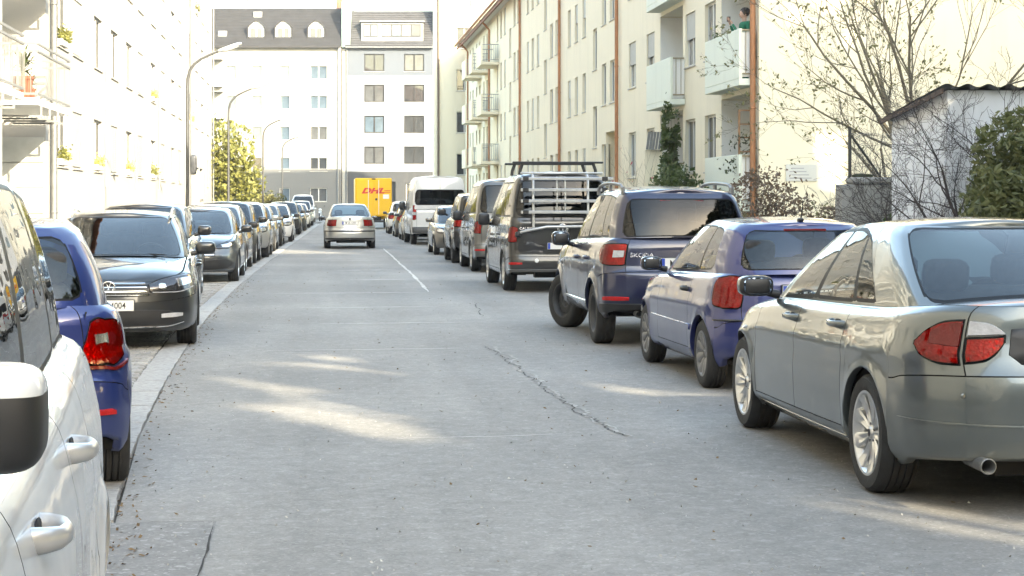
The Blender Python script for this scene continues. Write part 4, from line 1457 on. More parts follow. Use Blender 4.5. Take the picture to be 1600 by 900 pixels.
M_WOOD = mat('wood_brown', (.30, .16, .08), rough=.7, var=.3, vscale=8)
M_TERRA = mat('terracotta', (.20, .075, .045), rough=.8, var=.25)

def pane_mat(name, base, ior):
    if name in MATS: return MATS[name]
    m = mat(name, base, rough=.02, spec=.5, var=.5, vscale=.55)
    m.node_tree.nodes['Principled BSDF'].inputs['IOR'].default_value = ior
    return m
PANES = [pane_mat('pane_dark', (.030, .033, .037), 1.6), pane_mat('pane_curtain', (.20, .196, .19), 1.5), pane_mat('pane_grey', (.075, .078, .082), 1.5), pane_mat('pane_blue', (.075, .105, .135), 1.6),
         mat('pane_net_curtain', (.105, .104, .10), rough=.5, spec=.15, var=.5, vscale=.8)]

WINM = {}
def win_meshes(w, h, style):
    """local: wall plane y=0, outside is -y, origin bottom middle"""
    key = (round(w, 3), round(h, 3), style)
    if key in WINM: return WINM[key]
    fm = M_FRAMED if style.startswith('dark') else M_FRAME
    f = MB(); t = .095 if style.startswith('dark') else .055; d0, d1 = .0, .06
    f.box(-w/2, -w/2+t, d0, d1, 0, h); f.box(w/2-t, w/2, d0, d1, 0, h)
    f.box(-w/2+t, w/2-t, d0+.001, d1-.001, 0, t); f.box(-w/2+t, w/2-t, d0+.001, d1-.001, h-t, h)
    if w > 1.0 or 'two' in style:
        f.box(-t*.7, t*.7, d0-.004, d1, t, h-t)
    if 'tri' in style:
        for x in (-w/6, w/6): f.box(x-t*.6, x+t*.6, d0-.004, d1, t, h-t)
    fme = f.mesh('window', fm)
    p = MB(); p.box(-w/2+t*.8, w/2-t*.8, .030, .038, t*.8, h-t*.8)
    panes = [p.mesh('pane', m) for m in PANES]
    s = MB(); s.box(-w/2-.05, w/2+.05, -.20, .02, -.05, -.015, bev=.006); sme = s.mesh('sill', M_SILL)
    sh = MB()
    hs = h*.97
    nsl = int(hs/.055)
    for k in range(nsl):
        z = h - (k+.5)*.055
        sh.box(-w/2+.012, w/2-.012, -.042, -.028, z-.0255, z+.0255)
    shm = sh.mesh('roller_shutter', M_SHUT)
    sh2 = MB()
    for k in range(int(nsl*.55)):
        z = h - (k+.5)*.055
        sh2.box(-w/2+.012, w/2-.012, -.042, -.028, z-.0255, z+.0255)
    shm2 = sh2.mesh('roller_shutter', M_SHUT)
    WINM[key] = (fme, panes, sme, shm, shm2)
    return WINM[key]

def add_window(parent, u, z, w, h, depth=.16, style='white', pane=None, shutter=0, sill=True):
    fme, panes, sme, shm, shm2 = win_meshes(w, h, style)
    o = obj_from('window', fme, parent, (u, depth, z))
    obj_from('pane', panes[pane if pane is not None else rnd.choice([0, 0, 1, 1, 2, 3])], o)
    if sill:
        obj_from('sill', sme, o, (0, -depth + .16, 0))
    if shutter == 1: q = obj_from('roller_shutter', shm, o); q['kind'] = 'stuff'
    elif shutter == 2: q = obj_from('roller_shutter', shm2, o); q['kind'] = 'stuff'
    return o

def wall_panel(parent, L, H, holes, m, depth=.16, z0=0.0, name='wall', u0=0.0):
    """front wall with real openings and reveals; holes (u0,u1,z0,z1[,depth])"""
    us = sorted({u0, L} | {h[0] for h in holes} | {h[1] for h in holes})
    zs_ = sorted({z0, H} | {h[2] for h in holes} | {h[3] for h in holes})
    us = [u for u in us if u0 - 1e-6 <= u <= L + 1e-6]; zs_ = [z for z in zs_ if z0 - 1e-6 <= z <= H + 1e-6]
    mb = MB()
    for i in range(len(us)-1):
        um = (us[i]+us[i+1])/2
        # merge vertical runs
        start = None
        for j in range(len(zs_)):
            if j < len(zs_)-1:
                zm = (zs_[j]+zs_[j+1])/2
                solid = not any(h[0] < um < h[1] and h[2] < zm < h[3] for h in holes)
            else: solid = False
            if solid and start is None: start = zs_[j]
            if not solid and start is not None:
                mb.add([(us[i], 0, start), (us[i+1], 0, start), (us[i+1], 0, zs_[j]), (us[i], 0, zs_[j])], [(0, 1, 2, 3)])
                start = None
    for h in holes:
        a, b, c, d = h[:4]; e = h[4] if len(h) > 4 else depth + .07
        mb.add([(a, 0, c), (b, 0, c), (b, 0, d), (a, 0, d), (a, e, c), (b, e, c), (b, e, d), (a, e, d)], [(0, 3, 7, 4), (1, 5, 6, 2), (0, 4, 5, 1), (3, 2, 6, 7)])
    return mb.build(name, m, parent)

def shell(parent, L, D, H, m, u0=0.0, z0=0.0):
    """the other walls of the block"""
    mb = MB()
    mb.add([(u0, 0, z0), (u0, D, z0), (u0, D, H), (u0, 0, H)], [(0, 3, 2, 1)][::-1])
    mb.add([(L, 0, z0), (L, D, z0), (L, D, H), (L, 0, H)], [(0, 1, 2, 3)])
    mb.add([(u0, D, z0), (L, D, z0), (L, D, H), (u0, D, H)], [(0, 3, 2, 1)])
    return mb.build('wall', m, parent)

def gable_roof(parent, L, D, H, rise, over, m, u0=0.0):
    mb = MB()
    o = over; t = .14
    prof = [(-o, H - o*rise/(D/2)), (D/2, H + rise), (D + o, H - o*rise/(D/2))]
    a, b = u0 - .25, L + .25
    for (ya, za), (yb, zb) in ((prof[0], prof[1]), (prof[1], prof[2])):
        mb.add([(a, ya, za), (b, ya, za), (b, yb, zb), (a, yb, zb), (a, ya, za+t), (b, ya, za+t), (b, yb, zb+t), (a, yb, zb+t)],
               [(3, 2, 1, 0), (4, 5, 6, 7), (0, 1, 5, 4), (1, 2, 6, 5), (2, 3, 7, 6), (3, 0, 4, 7)])
    mb.add([(u0, 0, H), (u0, D, H), (u0, D/2, H+rise-.02)], [(0, 2, 1)]); mb.add([(L, 0, H), (L, D, H), (L, D/2, H+rise-.02)], [(0, 1, 2)])
    mb.build('roof', m, parent)

def pipe(parent, u, y, z0, z1, r=.055, m=None, name='downpipe', kink=None, clips=True):
    mb = MB()
    pts = [(u, y, z0), (u, y, z1)] + (kink or [])
    mb.tube(pts, r, 10)
    if clips:
        z = z0 + 1.2
        while z < z1:
            mb.lathe([(r, z), (r+.014, z), (r+.014, z+.035), (r, z+.035)], 10, 0, Matrix.Translation((u, y, 0)))
            z += 2.4
    return mb.build(name, m or M_PIPE, parent)

def balcony(parent, u0, u1, z, out, mats, h=1.12, solid=True, ends='rail', near=1, depth_in=0.0, bars=True):
    """slab, front panel and end railing; near=+1: the camera end is at u1"""
    mp_, mr = mats
    s = MB(); s.box(u0, u1, -out, depth_in if depth_in else -.002, z - .16, z, bev=.01)
    o = s.build('balcony', mp_, parent)
    if solid:
        p = MB(); p.box(u0, u1, -out - .002, -out + .08, z + .001, z + h, bev=.008); p.build('front_panel', mp_, o)
    us = [u0 + .03, u1 - .03]
    n = 0
    for ue in us:
        rl = MB(); rl.box(ue-.02, ue+.02, -out + .08, -.02, z + h - .05, z + h - .01); rl.box(ue-.015, ue+.015, -out + .08, -.02, z + .10, z + .13)
        rl.build('railing', mr, o)
        if solid and out < .6:
            bp_ = MB(); bp_.box(ue - .045, ue - .028, -out + .08, -.01, z + .04, z + h - .06); bp_.build('end_panel', M_LOGGIA, o)
        k = int(max(1, (out - .1)/.11))
        for i in range(k):
            y = lerp(-out + .10, -.04, (i + .5)/k)
            b = MB(); b.box(ue-.008, ue+.008, y-.008, y+.008, z + .13, z + h - .05); b.build('bar', mr, o)
    return o

# ---- right: long cream block (local x runs towards the camera, x = 123.6 - Y; local -y faces the street)
rb = thing('apartment_building', 'long cream apartment block with brown downpipes along the right side of the street', 'building', (10.0, 123.6, 0), R(-90))
U = lambda Y: 123.6 - Y
RL = U(40.2)
holes = []; wins = []
HW = 1.45
def rwin(Y, w, zs0, h=HW, **k):
    u = U(Y); holes.append((u - w/2, u + w/2, zs0, zs0 + h)); wins.append((u, zs0, w, h, k))
FL1 = [1.5, 4.4, 7.3, 10.2]
for i, f in enumerate(FL1):
    for Y, sh in ((45.4, 0), (47.9, 2 if i else 0), (53.8, 2 if i else 0), (57.0, 2 if i else 0)):
        rwin(Y, 1.30, f + .85, pane=None, shutter=sh, style='whitetwo')
FL2 = [1.3, 4.15, 7.0, 9.85]
bays2 = []
for b0 in (59.5, 74.0, 88.9):
    for i, f in enumerate(FL2):
        for dy, w in ((1.5, 1.0), (3.3, 1.0), (8.1, .85), (10.2, .85), (12.2, .85)):
            if b0 == 59.5 and i == 0 and dy in (1.5,): continue
            rwin(b0 + dy, w, f + .85, shutter=rnd.choice([0, 0, 0, 2, 1]) if w == .85 else 0, style='whitetwo' if w > .9 else 'white', pane=rnd.choice([0, 1, 2, 2]))
        if i < 3: rwin(b0 + 5.4, .95, f + 2.25, h=1.5, style='whitetwo', pane=2)
FL3 = [1.05, 3.85, 6.65, 9.45]
for f in FL3:
    for Y in (107.5, 112.5, 117.5):
        rwin(Y, .9, f + .05, h=2.2, pane=2)
    for Y in (109.6, 114.8, 119.6): rwin(Y, .8, f + .85, pane=1)
# loggias and the house door are deep openings
LOG = [(40.75, 44.1), (48.9, 52.2)]
for (ya, yb) in LOG:
    for f in FL1: holes.append((U(yb), U(ya), f, f + 2.62, 1.35))
holes.append((U(62.4), U(59.8), .12, 4.0, 1.1))
wall_panel(rb, RL, 12.5, holes, M_CREAM, depth=.085)
shell(rb, RL, 13, 12.5, M_CREAM)
gable_roof(rb, RL, 13, 12.5, 4.6, .6, M_ROOFR)
for u, z, w, h, k in wins: add_window(rb, u, z, w, h, depth=.085, **k)
bk = MB()
for (ya, yb) in LOG:
    for f in FL1:
        bk.add([(U(yb), 1.35, f), (U(ya), 1.35, f), (U(ya), 1.35, f+2.62), (U(yb), 1.35, f+2.62)], [(0, 1, 2, 3)])
        # white lining of the recess, a little inside the opening
        a, b = U(yb) + .006, U(ya) - .006
        bk.add([(a, .004, f), (a, 1.34, f), (a, 1.34, f+2.6), (a, .004, f+2.6)], [(0, 1, 2, 3)])
        bk.add([(b, .004, f), (b, 1.34, f), (b, 1.34, f+2.6), (b, .004, f+2.6)], [(3, 2, 1, 0)])
bk.build('loggia_wall', M_LOGGIA, rb)
for (ya, yb) in LOG:
    for f in FL1:
        add_window(rb, U((ya+yb)/2 + .6), f + .05, .95, 2.2, depth=1.30, style='whitetwo', pane=0, sill=False)
        add_window(rb, U((ya+yb)/2 - .7), f + .9, 1.2, 1.35, depth=1.30, style='whitetwo', pane=2, sill=False)
dm = MB(); dm.add([(U(62.4), 1.1, .12), (U(59.8), 1.1, .12), (U(59.8), 1.1, 4.0), (U(62.4), 1.1, 4.0)], [(0, 1, 2, 3)])
dm.build('porch_wall', plaster('porch_yellow', (.66, .55, .33)), rb)
d = MB(); d.box(U(61.7), U(60.6), 1.02, 1.09, .14, 2.3, bev=.01); d.build('door', M_WOOD, rb)
for Y, kk in ((40.42, 0), (59.5, 0), (74.0, 0), (88.9, 1), (105.2, 0), (120.6, 0)):
    u = U(Y)
    pipe(rb, u, -.10, .1, 11.7, .062 if Y > 41 else .068, kink=[(u, -.34, 12.0), (u, -.66, 12.28)])
gt = MB()
gt.tube([(-.2, -.72, 12.36), (RL + .2, -.72, 12.36)], .085, 10)
gt.build('gutter', M_PIPE, rb)
sf = MB(); sf.box(-.2, RL + .2, -.62, -.004, 12.28, 12.32); sf.build('soffit', M_FRAME, rb)
M_BRAIL = mat('brass_rail', (.30, .25, .17), rough=.5, metal=.4)
for (ya, yb) in LOG:
    for f in FL1:
        balcony(rb, U(yb), U(ya) + .30, f, .42, (M_PALEGREEN, M_BRAIL), h=1.15)
for Ya, Yb in ((100.3, 103.6), (106.6, 109.0), (111.3, 114.2)):
    for f in FL3[1:]:
        balcony(rb, U(Yb), U(Ya), f, 1.0, (M_CREAM, M_RAIL), h=1.0)
# chimneys
for Y in (52, 70, 86, 103):
    c = MB(); c.box(U(Y) - .4, U(Y) + .4, 5.6, 6.2, 15.8, 18.2, bev=.02); c.build('chimney', M_ROOFR, rb)
wn_ = MB(); wn_.box(RL + .001, RL + .02, .62, 1.35, 2.03, 2.42, 0, bev=.004)
so = wn_.build('notice_board', M_FRAME, rb)
for k in range(4):
    tm_ = MB(); tm_.box(RL + .0205, RL + .0215, .70 + .05*(k % 2), 1.22 - .06*k, 2.09 + .075*k, 2.115 + .075*k)
    tm_.build('print_line', mat('grey_print', (.35, .35, .36)), so)

# ---- far cream wing, facing the camera
wg = thing('apartment_building', 'cream apartment house with four stacked windows at the end of the long right block', 'building', (7.95, 125.4, 0), R(-3))
holes = []; ww = []
for i in range(6):
    z = 4.35 + 2.95*i - .9
    holes.append((1.55, 2.65, z, z + 1.5)); ww.append((2.1, z, i))
    holes.append((5.2, 6.3, z, z + 1.5)); ww.append((5.75, z, i))
wall_panel(wg, 16, 19, holes, M_CREAM); shell(wg, 16, 10, 19, M_CREAM); gable_roof(wg, 16, 10, 19, 4, .5, M_ROOFR)
for u, z, i in ww: add_window(wg, u, z, 1.1, 1.5, pane=[0, 2, 0, 0, 3, 0][i], style='whitetwo')
pipe(wg, .28, -.09, .1, 18.8, .08, mat('dark_brown_pipe', (.12, .08, .06), rough=.5))

# ---- left: long white block (local x runs away from the camera)
lb = thing('apartment_building', 'long bright white apartment block with small balconies on the left side', 'building', (-6.2, 26.0, 0), R(90))
V = lambda Y: Y - 26.0
LL = V(104.5)
holes = []; ww = []
cols_l = [44.3, 47.0, 51.3, 55.3, 59.5, 63.2, 68.0, 72.2, 77.0, 80.8, 87.5, 91.5, 96.0, 100.5]
for i in range(5):
    for k, Y in enumerate(cols_l):
        z = 2.42 + 2.87*i
        if i == 0 and Y > 86 and Y < 98: continue
        w = 1.85
        holes.append((V(Y) - w/2, V(Y) + w/2, z, z + 1.42))
        closed = (k % 2 == 1) and not (i == 1 and k == 3)
        ww.append((V(Y), z, w, 1.42, dict(shutter=1 if closed else 0, pane=4, style='whitetwo')))
# set-back part with balconies
for i in range(6):
    zf = .12 + 2.9*i - (0 if i == 0 else .35) + (0 if i == 0 else .9)
REC = [(.0, V(35.2)), (V(36.0), V(41.6))]
for a, b in REC:
    holes.append((a, b, .11, 15.6, 1.25))
for a in (87.6, 90.8, 94.0):
    holes.append((V(a), V(a) + 2.6, .11, 3.3, 1.5))
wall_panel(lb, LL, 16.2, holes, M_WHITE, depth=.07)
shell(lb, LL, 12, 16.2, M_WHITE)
gable_roof(lb, LL, 12, 16.2, 4.2, .5, M_ROOFR)
for u, z, w, h, k in ww: add_window(lb, u, z, w, h, depth=.07, **k)
M_PANEL = mat('grey_wall_panel', (.40, .41, .40), rough=.7, var=.12, vscale=3)
for a, b in REC:
    bw_ = MB(); bw_.add([(a, 1.25, .11), (b, 1.25, .11), (b, 1.25, 15.6), (a, 1.25, 15.6)], [(0, 1, 2, 3)]); bw_.build('loggia_wall', M_LOGGIA, lb)
    for i in range(5):
        add_window(lb, (a+b)/2 + .8, .3 + 2.9*i + .55, .95, 2.2, depth=1.2, style='whitetwo', pane=0, sill=False)
        add_window(lb, (a+b)/2 - .9, 1.2 + 2.9*i + .55, 1.3, 1.35, depth=1.2, style='whitetwo', pane=2, sill=False)
for k in range(5):       # grey cladding boards on the end wall of the recess
    p = MB(); p.box(V(41.6) - .05, V(41.6) - .012, .03, 1.2, .14 + .58*k, .14 + .58*k + .565, bev=.008); p.build('wall_panel', M_PANEL, lb)
for a in (87.6, 90.8, 94.0):
    d = MB(); d.add([(V(a), 1.5, .11), (V(a)+2.6, 1.5, .11), (V(a)+2.6, 1.5, 3.3), (V(a), 1.5, 3.3)], [(0, 1, 2, 3)]); d.build('porch_wall', M_LOGGIA, lb)
    d = MB(); d.box(V(a) + .3, V(a) + 1.5, 1.4, 1.48, .12, 2.4, bev=.01); d.build('door', mat('grey_door', (.2, .19, .18)), lb)
for Y in (42.2, 86.2, 104.2):
    pipe(lb, V(Y), -.10, .1, 15.9, .075 if Y < 43 else .05, M_ZINC)
pipe(lb, V(42.55), -.08, .1, 15.9, .04, M_FRAME)
for Y in (52.9, 61.4, 70.2, 83.6, 98.4):
    pipe(lb, V(Y), -.03, 2.0, 15.9, .022, M_SHUT, name='cable_duct', clips=False)
M_LRAIL = mat('white_grey_railing', (.17, .17, .17), rough=.5)
def left_balcony(ua, ub, z):
    out = .62
    s = MB(); s.box(ua, ub, -out, 1.24, z - .14, z, bev=.01); o = s.build('balcony', M_LOGGIA, lb)
    for zz in (z + 1.08, z + .93, z + .08):
        r_ = MB(); h = .022
        r_.box(ua, ub, -out - .02, -out + .02, zz - h, zz + h); r_.box(ua - .02, ua + .02, -out + .02, -.02, zz - h, zz + h); r_.box(ub - .02, ub + .02, -out + .02, -.02, zz - h, zz + h)
        r_.build('railing', M_LRAIL, o)
    n = int((ub-ua)/.16)
    bm_ = MB(); bm_.box(-.006, .006, -.006, .006, 0, .81); bme = bm_.mesh('bar', M_LRAIL)
    for k in range(n + 1): obj_from('bar', bme, o, (lerp(ua, ub, k/n), -out, z + .10))
    for ue in (ua, ub):
        for k in range(1, 5): obj_from('bar', bme, o, (ue, lerp(-out, -.03, k/5), z + .10))
    # steel hangers under the slab
    k = 0; u = ua + .5
    while u < ub:
        hb = MB(); hb.box(u - .02, u + .02, -out - .03, .5, z - .36, z - .32); hb.box(u - .02, u + .02, -out - .03, -out + .01, z - .32, z - .141)
        hb.build('bracket', M_RAIL, o); u += 1.15
    # pale cloth screen along part of the rail
    return o
for i in range(4):
    z = 3.62 + 2.9*i
    left_balcony(V(36.3), V(41.0), z); left_balcony(V(29.6), V(34.7), z)

# ---- end of the street: cream-white house with slate mansard, and the grey-white house beside it
eb = thing('apartment_building', 'white house with dark mansard roof and three round topped dormers at street end', 'building', (-14.0, 167.3, 0), R(-6.1))
E = lambda px: (px - 335)*.0592 + 4.16      # metres along the facade
holes = []; ww = []
rowz = [2.2, 5.0, 7.85, 10.7, 13.45]
for i, z in enumerate(rowz):
    for px, w, st in ((364, .95, 'w'), (404, .95, 'w'), (447, .95, 'w'), (500, 1.55, 'two')):
        u = E(px); h = 1.25
        holes.append((u - w/2, u + w/2, z - .6, z - .6 + h)); ww.append((u, z - .6, w, h, st, i))
EL = E(535)
H_E = 15.9
wall_panel(eb, EL, H_E, holes, M_ENDW, z0=4.62, depth=.12)
wall_panel(eb, EL, 4.6, [h for h in holes if h[2] < 4.6 and h[3] < 4.62], M_ENDG, depth=.12, name='plinth')
bn = MB(); bn.box(0, EL, -.03, .2, 4.601, 4.62); bn.build('string_course', M_FRAME, eb)
shell(eb, EL, 11, H_E, M_ENDW)
for u, z, w, h, st, i in ww: add_window(eb, u, z, w, h, depth=.12, style='white' + st, pane=3 if (i >= 2 and w < 1) else rnd.choice([0, 2, 3]))
rf = MB()
rz1 = 19.6
rf.add([(-.2, -.35, H_E), (EL, -.35, H_E), (EL, 2.0, rz1), (-.2, 2.0, rz1), (EL, 9, rz1 + .6), (-.2, 9, rz1 + .6), (EL, 11, H_E), (-.2, 11, H_E)], [(0, 1, 2, 3), (3, 2, 4, 5), (5, 4, 6, 7), (1, 6, 4, 2), (0, 3, 5, 7)])
rf.box(-.2, EL, -.5, -.3, H_E - .18, H_E + .02, 0)
ro_ = rf.build('roof', M_ROOFT, eb)
tl = MB()
for k in range(13):                       # courses of tile as real steps
    t = k/13; y = lerp(-.36, 2.0, t); z = lerp(H_E, rz1, t)
    tl.add([(-.2, y - .05, z + .0), (EL, y - .05, z + .0), (EL, y + .16, z + .30), (-.2, y + .16, z + .30)], [(0, 1, 2, 3)])
    tl.add([(-.2, y - .05, z), (-.2, y, z - .04), (EL, y, z - .04), (EL, y - .05, z)], [(0, 1, 2, 3)])
q = tl.build('tile_course', M_ROOFT, eb); q['kind'] = 'stuff'
for px in (403, 445, 496):
    u = E(px); y0 = .15; z0 = 16.35
    dm = MB()
    out = [(-.72, 0), (-.72, 1.2), (-.62, 1.42), (-.2, 1.80), (0, 1.88), (.2, 1.80), (.62, 1.42), (.72, 1.2), (.72, 0)]
    dm.prism([(u + x, z0 + z) for x, z in out], 2.0, 0, Matrix.Translation((0, y0, 0)))
    o = dm.build('dormer', M_FRAME, eb)
    cp = MB()
    G = []
    arc = [(-.84, .1), (-.84, 1.24), (-.72, 1.50), (-.24, 1.92), (0, 2.0), (.24, 1.92), (.72, 1.50), (.84, 1.24), (.84, .1)]
    G = [[Vector((u + x, y0 - .14, z0 + z)), Vector((u + x, y0 + 2.0, z0 + z))] for x, z in arc]
    cp.grid(G, 0, True)
    G2 = [[Vector((u + x, y0 - .14, z0 + z)), Vector((u + x*.90, y0 - .14, z0 + .05 + (z-.05)*.93))] for x, z in arc]
    cp.grid(G2, 0, False, flip=True)
    cp.build('dormer_roof', M_ROOFT, o)
    for sx in (-.29, .29):
        p = MB(); p.box(u + sx - .22, u + sx + .22, y0 - .02, y0 - .006, z0 + .28, z0 + 1.22); p.build('pane', PANES[2], o)
for px, z in ((350, 17.0), (402, 18.9)):
    u = E(px); t = (z - H_E)/(rz1 - H_E); y = lerp(-.36, 2.0, t)
    sk = MB(); sk.box(u - .42, u + .42, y - .16, y + .5, z - .3, z + .35, bev=.03); o = sk.build('skylight', M_ZINC, eb)
    p = MB(); p.add([(u - .34, y - .17, z - .24), (u + .34, y - .17, z - .24), (u + .34, y - .168, z + .3), (u - .34, y - .168, z + .3)], [(0, 1, 2, 3)]); p.build('pane', PANES[1], o)
cm = MB(); cm.box(E(523), E(530), 2.5, 4.5, 19, 21.0, bev=.02); cm.build('chimney', M_ROOFR, eb)
ds = MB(); ds.lathe([(0, 0), (.25, .02), (.42, .1), (.5, .2)], 16, 0, Matrix.Translation((E(380), 2.1, 20.5)) @ Matrix.Rotation(R(75), 4, 'X')); ds.tube([(E(380), 2.3, 19.4), (E(380), 2.2, 20.5)], .03, 6)
ds.build('satellite_dish', M_ZINC, eb)
pipe(eb, E(530.5), -.10, .1, H_E - .1, .06, M_ZINC, clips=False)
# small grey balconies on the left corner
for z in (6.3, 9.15, 12.1):
    balcony(eb, E(330), E(352), z + .2, 1.1, (M_LOGGIA, M_RAIL), h=1.0)
    aw = MB(); aw.box(E(330), E(352), -1.3, -.02, z + 2.5, z + 2.58); aw.build('awning', M_RAIL, eb)

gb = thing('apartment_building', 'grey and white house with wide roof dormer and dark framed windows at street end', 'building', (2.33, 165.72, 0), R(-6.1))
G_ = lambda px: (px - 540)*.0592
GL = G_(676)
holes = []; ww = []
for z, h in ((5.08, 1.6), (7.92, 1.6), (10.78, 1.6), (13.6, 1.6)):
    for px in (584.5, 646.5):
        u = G_(px); w = 1.85
        holes.append((u - w/2, u + w/2, z, z + h)); ww.append((u, z, w, h))
holes_g = [(.75, 4.6, .1, 3.45, .4), (G_(634), G_(650), 1.0, 3.3)]
wall_panel(gb, GL, 13.22, holes[:6], M_B2W, z0=4.36, depth=.10)
up = [h for h in holes if h[2] > 13.25]
wall_panel(gb, GL, 15.75, up, M_B2B, z0=13.22, depth=.10, name='upper_wall')
wall_panel(gb, GL, 4.36, holes_g, M_B2D, name='plinth')
shell(gb, GL, 11, 15.75, M_B2W)
for k, (u, z, w, h) in enumerate(ww): add_window(gb, u, z, w, h, depth=.10, style='darktwo', pane=[2, 0, 3, 0, 2, 0, 0, 2][k], sill=True)
add_window(gb, G_(642), 1.0, G_(650) - G_(634), 2.3, style='white', pane=2)
gd = MB(); gd.box(.75, 4.6, .36, .42, .1, 3.45); gd.build('garage_door', M_FRAMED, gb)
rf = MB(); a = -.05
rf.add([(a, -.3, 15.75), (GL+.05, -.3, 15.75), (GL+.05, 1.7, 19.35), (a, 1.7, 19.35), (GL+.05, 9, 19.9), (a, 9, 19.9), (GL+.05, 11, 15.75), (a, 11, 15.75)], [(0, 1, 2, 3), (3, 2, 4, 5), (5, 4, 6, 7), (1, 6, 4, 2), (0, 3, 5, 7)])
rf.build('roof', M_ROOFT, gb)
M_TILEL = mat('grey_roof_tile', (.05, .05, .054), rough=.6, var=.3, vscale=1.5)
tl = MB()
for k in range(16):
    t = k/16; y = lerp(-.34, 1.7, t); z = lerp(15.75, 19.35, t)
    tl.add([(a, y - .08, z), (GL, y - .08, z), (GL, y + .07, z + .2), (a, y + .07, z + .2)], [(0, 1, 2, 3)])
    tl.add([(a, y - .08, z), (a, y, z - .06), (GL, y, z - .06), (GL, y - .08, z)], [(0, 1, 2, 3)])
q = tl.build('tile_course', M_TILEL, gb); q['kind'] = 'stuff'
dm = MB(); dm.box(G_(564), G_(661), -.05, 2.5, 16.35, 18.1, bev=.03); o = dm.build('dormer', M_ZINC, gb)
ca = MB(); ca.box(G_(562), G_(663), -.25, 2.6, 18.12, 18.28, bev=.02); ca.build('dormer_roof', M_ZINC, o)
for px0, px1, n in ((567.5, 590, 2), (596.5, 657, 4)):
    for k in range(n):
        u0, u1 = lerp(G_(px0), G_(px1), k/n), lerp(G_(px0), G_(px1), (k+1)/n)
        p = MB(); p.box(u0 + .05, u1 - .05, -.068, -.056, 16.85, 17.85); p.build('pane', PANES[[1, 3, 1, 2][k % 4]], o)
        f_ = MB(); f_.box(u0 + .01, u1 - .01, -.062, -.0505, 16.78, 17.92); f_.build('window_frame', M_FRAMED, o)
pipe(gb, .12, -.08, .1, 15.6, .05, M_ZINC, clips=False)
pw = MB(); pw.box(-.33, -.003, .03, 4, 0, 15.7); pw.build('party_wall', M_ENDW, gb)
fl = MB(); fl.box(-.35, .42, -.25, 4, 15.8, 20.0, bev=.03); fl.build('fire_wall', mat('verdigris_flashing', (.30, .40, .40), rough=.6), gb)
gt = MB(); gt.tube([(0, -.4, 15.78), (GL, -.4, 15.78)], .08, 8); gt.build('gutter', M_ZINC, gb)
wb_ = thing('apartment_building', 'narrow plain white house front between the grey house and the cream wing', 'building', (10.45, 164.95, 0), R(-6.1))
wall_panel(wb_, 8, 22, [], M_WHITE); shell(wb_, 8, 12, 22, M_WHITE); gable_roof(wb_, 8, 12, 22, 3, .3, M_ROOFT)

# ---- unseen blocks added beside and behind the camera for shade and reflections
def plain_block(label, loc, rz, L, D, H, m, n, floors):
    b = thing('apartment_building', label, 'building', loc, rz)
    hs, w2 = [], []
    for i in range(floors):
        for k in range(n):
            u = (k + .5)*L/n; z = 2.4 + 2.85*i
            hs.append((u - .6, u + .6, z, z + 1.45)); w2.append((u, z))
    wall_panel(b, L, H, hs, m); shell(b, L, D, H, m); gable_roof(b, L, D, H, 2.2, .5, M_ROOFR)
    for u, z in w2: add_window(b, u, z, 1.2, 1.45, style='whitetwo', sill=False)
    return b
plain_block('white apartment block on the left side opposite the garden trees', (-6.4, -60, 0), R(90), 85, 12, 16, M_WHITE, 20, 5)
plain_block('cream apartment block on the right side beyond the garden trees', (10.6, -26, 0), R(-90), 40, 12, 13.5, M_CREAM, 9, 4)  # out of view, added as shadow caster for the road
plain_block('narrow cream house standing across the gardens on the right', (13.2, 17.4, 0), 0, 8.2, 4.6, 15.6, M_CREAM, 2, 5)  # this pair is unseen, kept thin to leave a sun gap to the gable
plain_block('second narrow cream house across the gardens farther from the street', (25.4, 17.4, 0), 0, 12, 4.6, 15.6, M_CREAM, 3, 5)
plain_block('grey apartment block closing the near end of the street', (24, -48, 0), R(180), 34, 11, 17, M_ENDG, 8, 5)  # unseen, added so car tails reflect something dark
# ------------------------------------------------------------------ vehicles
P_BMW = paint('paint_grey_green', (.122, .138, .136), .65, .30)
P_POLO = paint('paint_violet_blue', (.014, .023, .12), .3, .34)
P_YETI = paint('paint_night_blue', (.010, .014, .048), .2, .30)
P_DARK = paint('paint_brown_black', (.011, .0105, .0115), .1, .3)
P_GREY = paint('paint_warm_grey', (.12, .117, .11), .65, .32)
P_WHITE = paint('paint_white', (.62, .62, .615), .0, .4)
P_FAB = paint('paint_royal_blue', (.007, .023, .135), .3, .34)
P_PASSAT = paint('paint_anthracite', (.032, .034, .036), .6, .32)
P_MERC = paint('paint_mountain_grey', (.075, .081, .088), .65, .32)
P_TAUPE = paint('paint_taupe', (.13, .105, .09), .5, .34)
P_BLACK = paint('paint_black', (.010, .010, .011), .2, .3)
P_SILVER = paint('paint_bright_silver', (.42, .43, .43), .6, .3)
P_YELLOW = mat('parcel_yellow', (.86, .48, .010), rough=.4, coat=.3, var=.06, vscale=2)
M_DHLRED = mat('lettering_red', (.62, .03, .02), rough=.45)

PARKED_R = 'cars parked along the right side of the street'
PARKED_L = 'cars parked along the left side of the street'

def right_pos(sp, xl, y): return (xl + sp['W']/2 - .022, y)
def facing_pos(sp, xr, yfront): return (xr - sp['W']/2 + .022, yfront + sp['wb'])

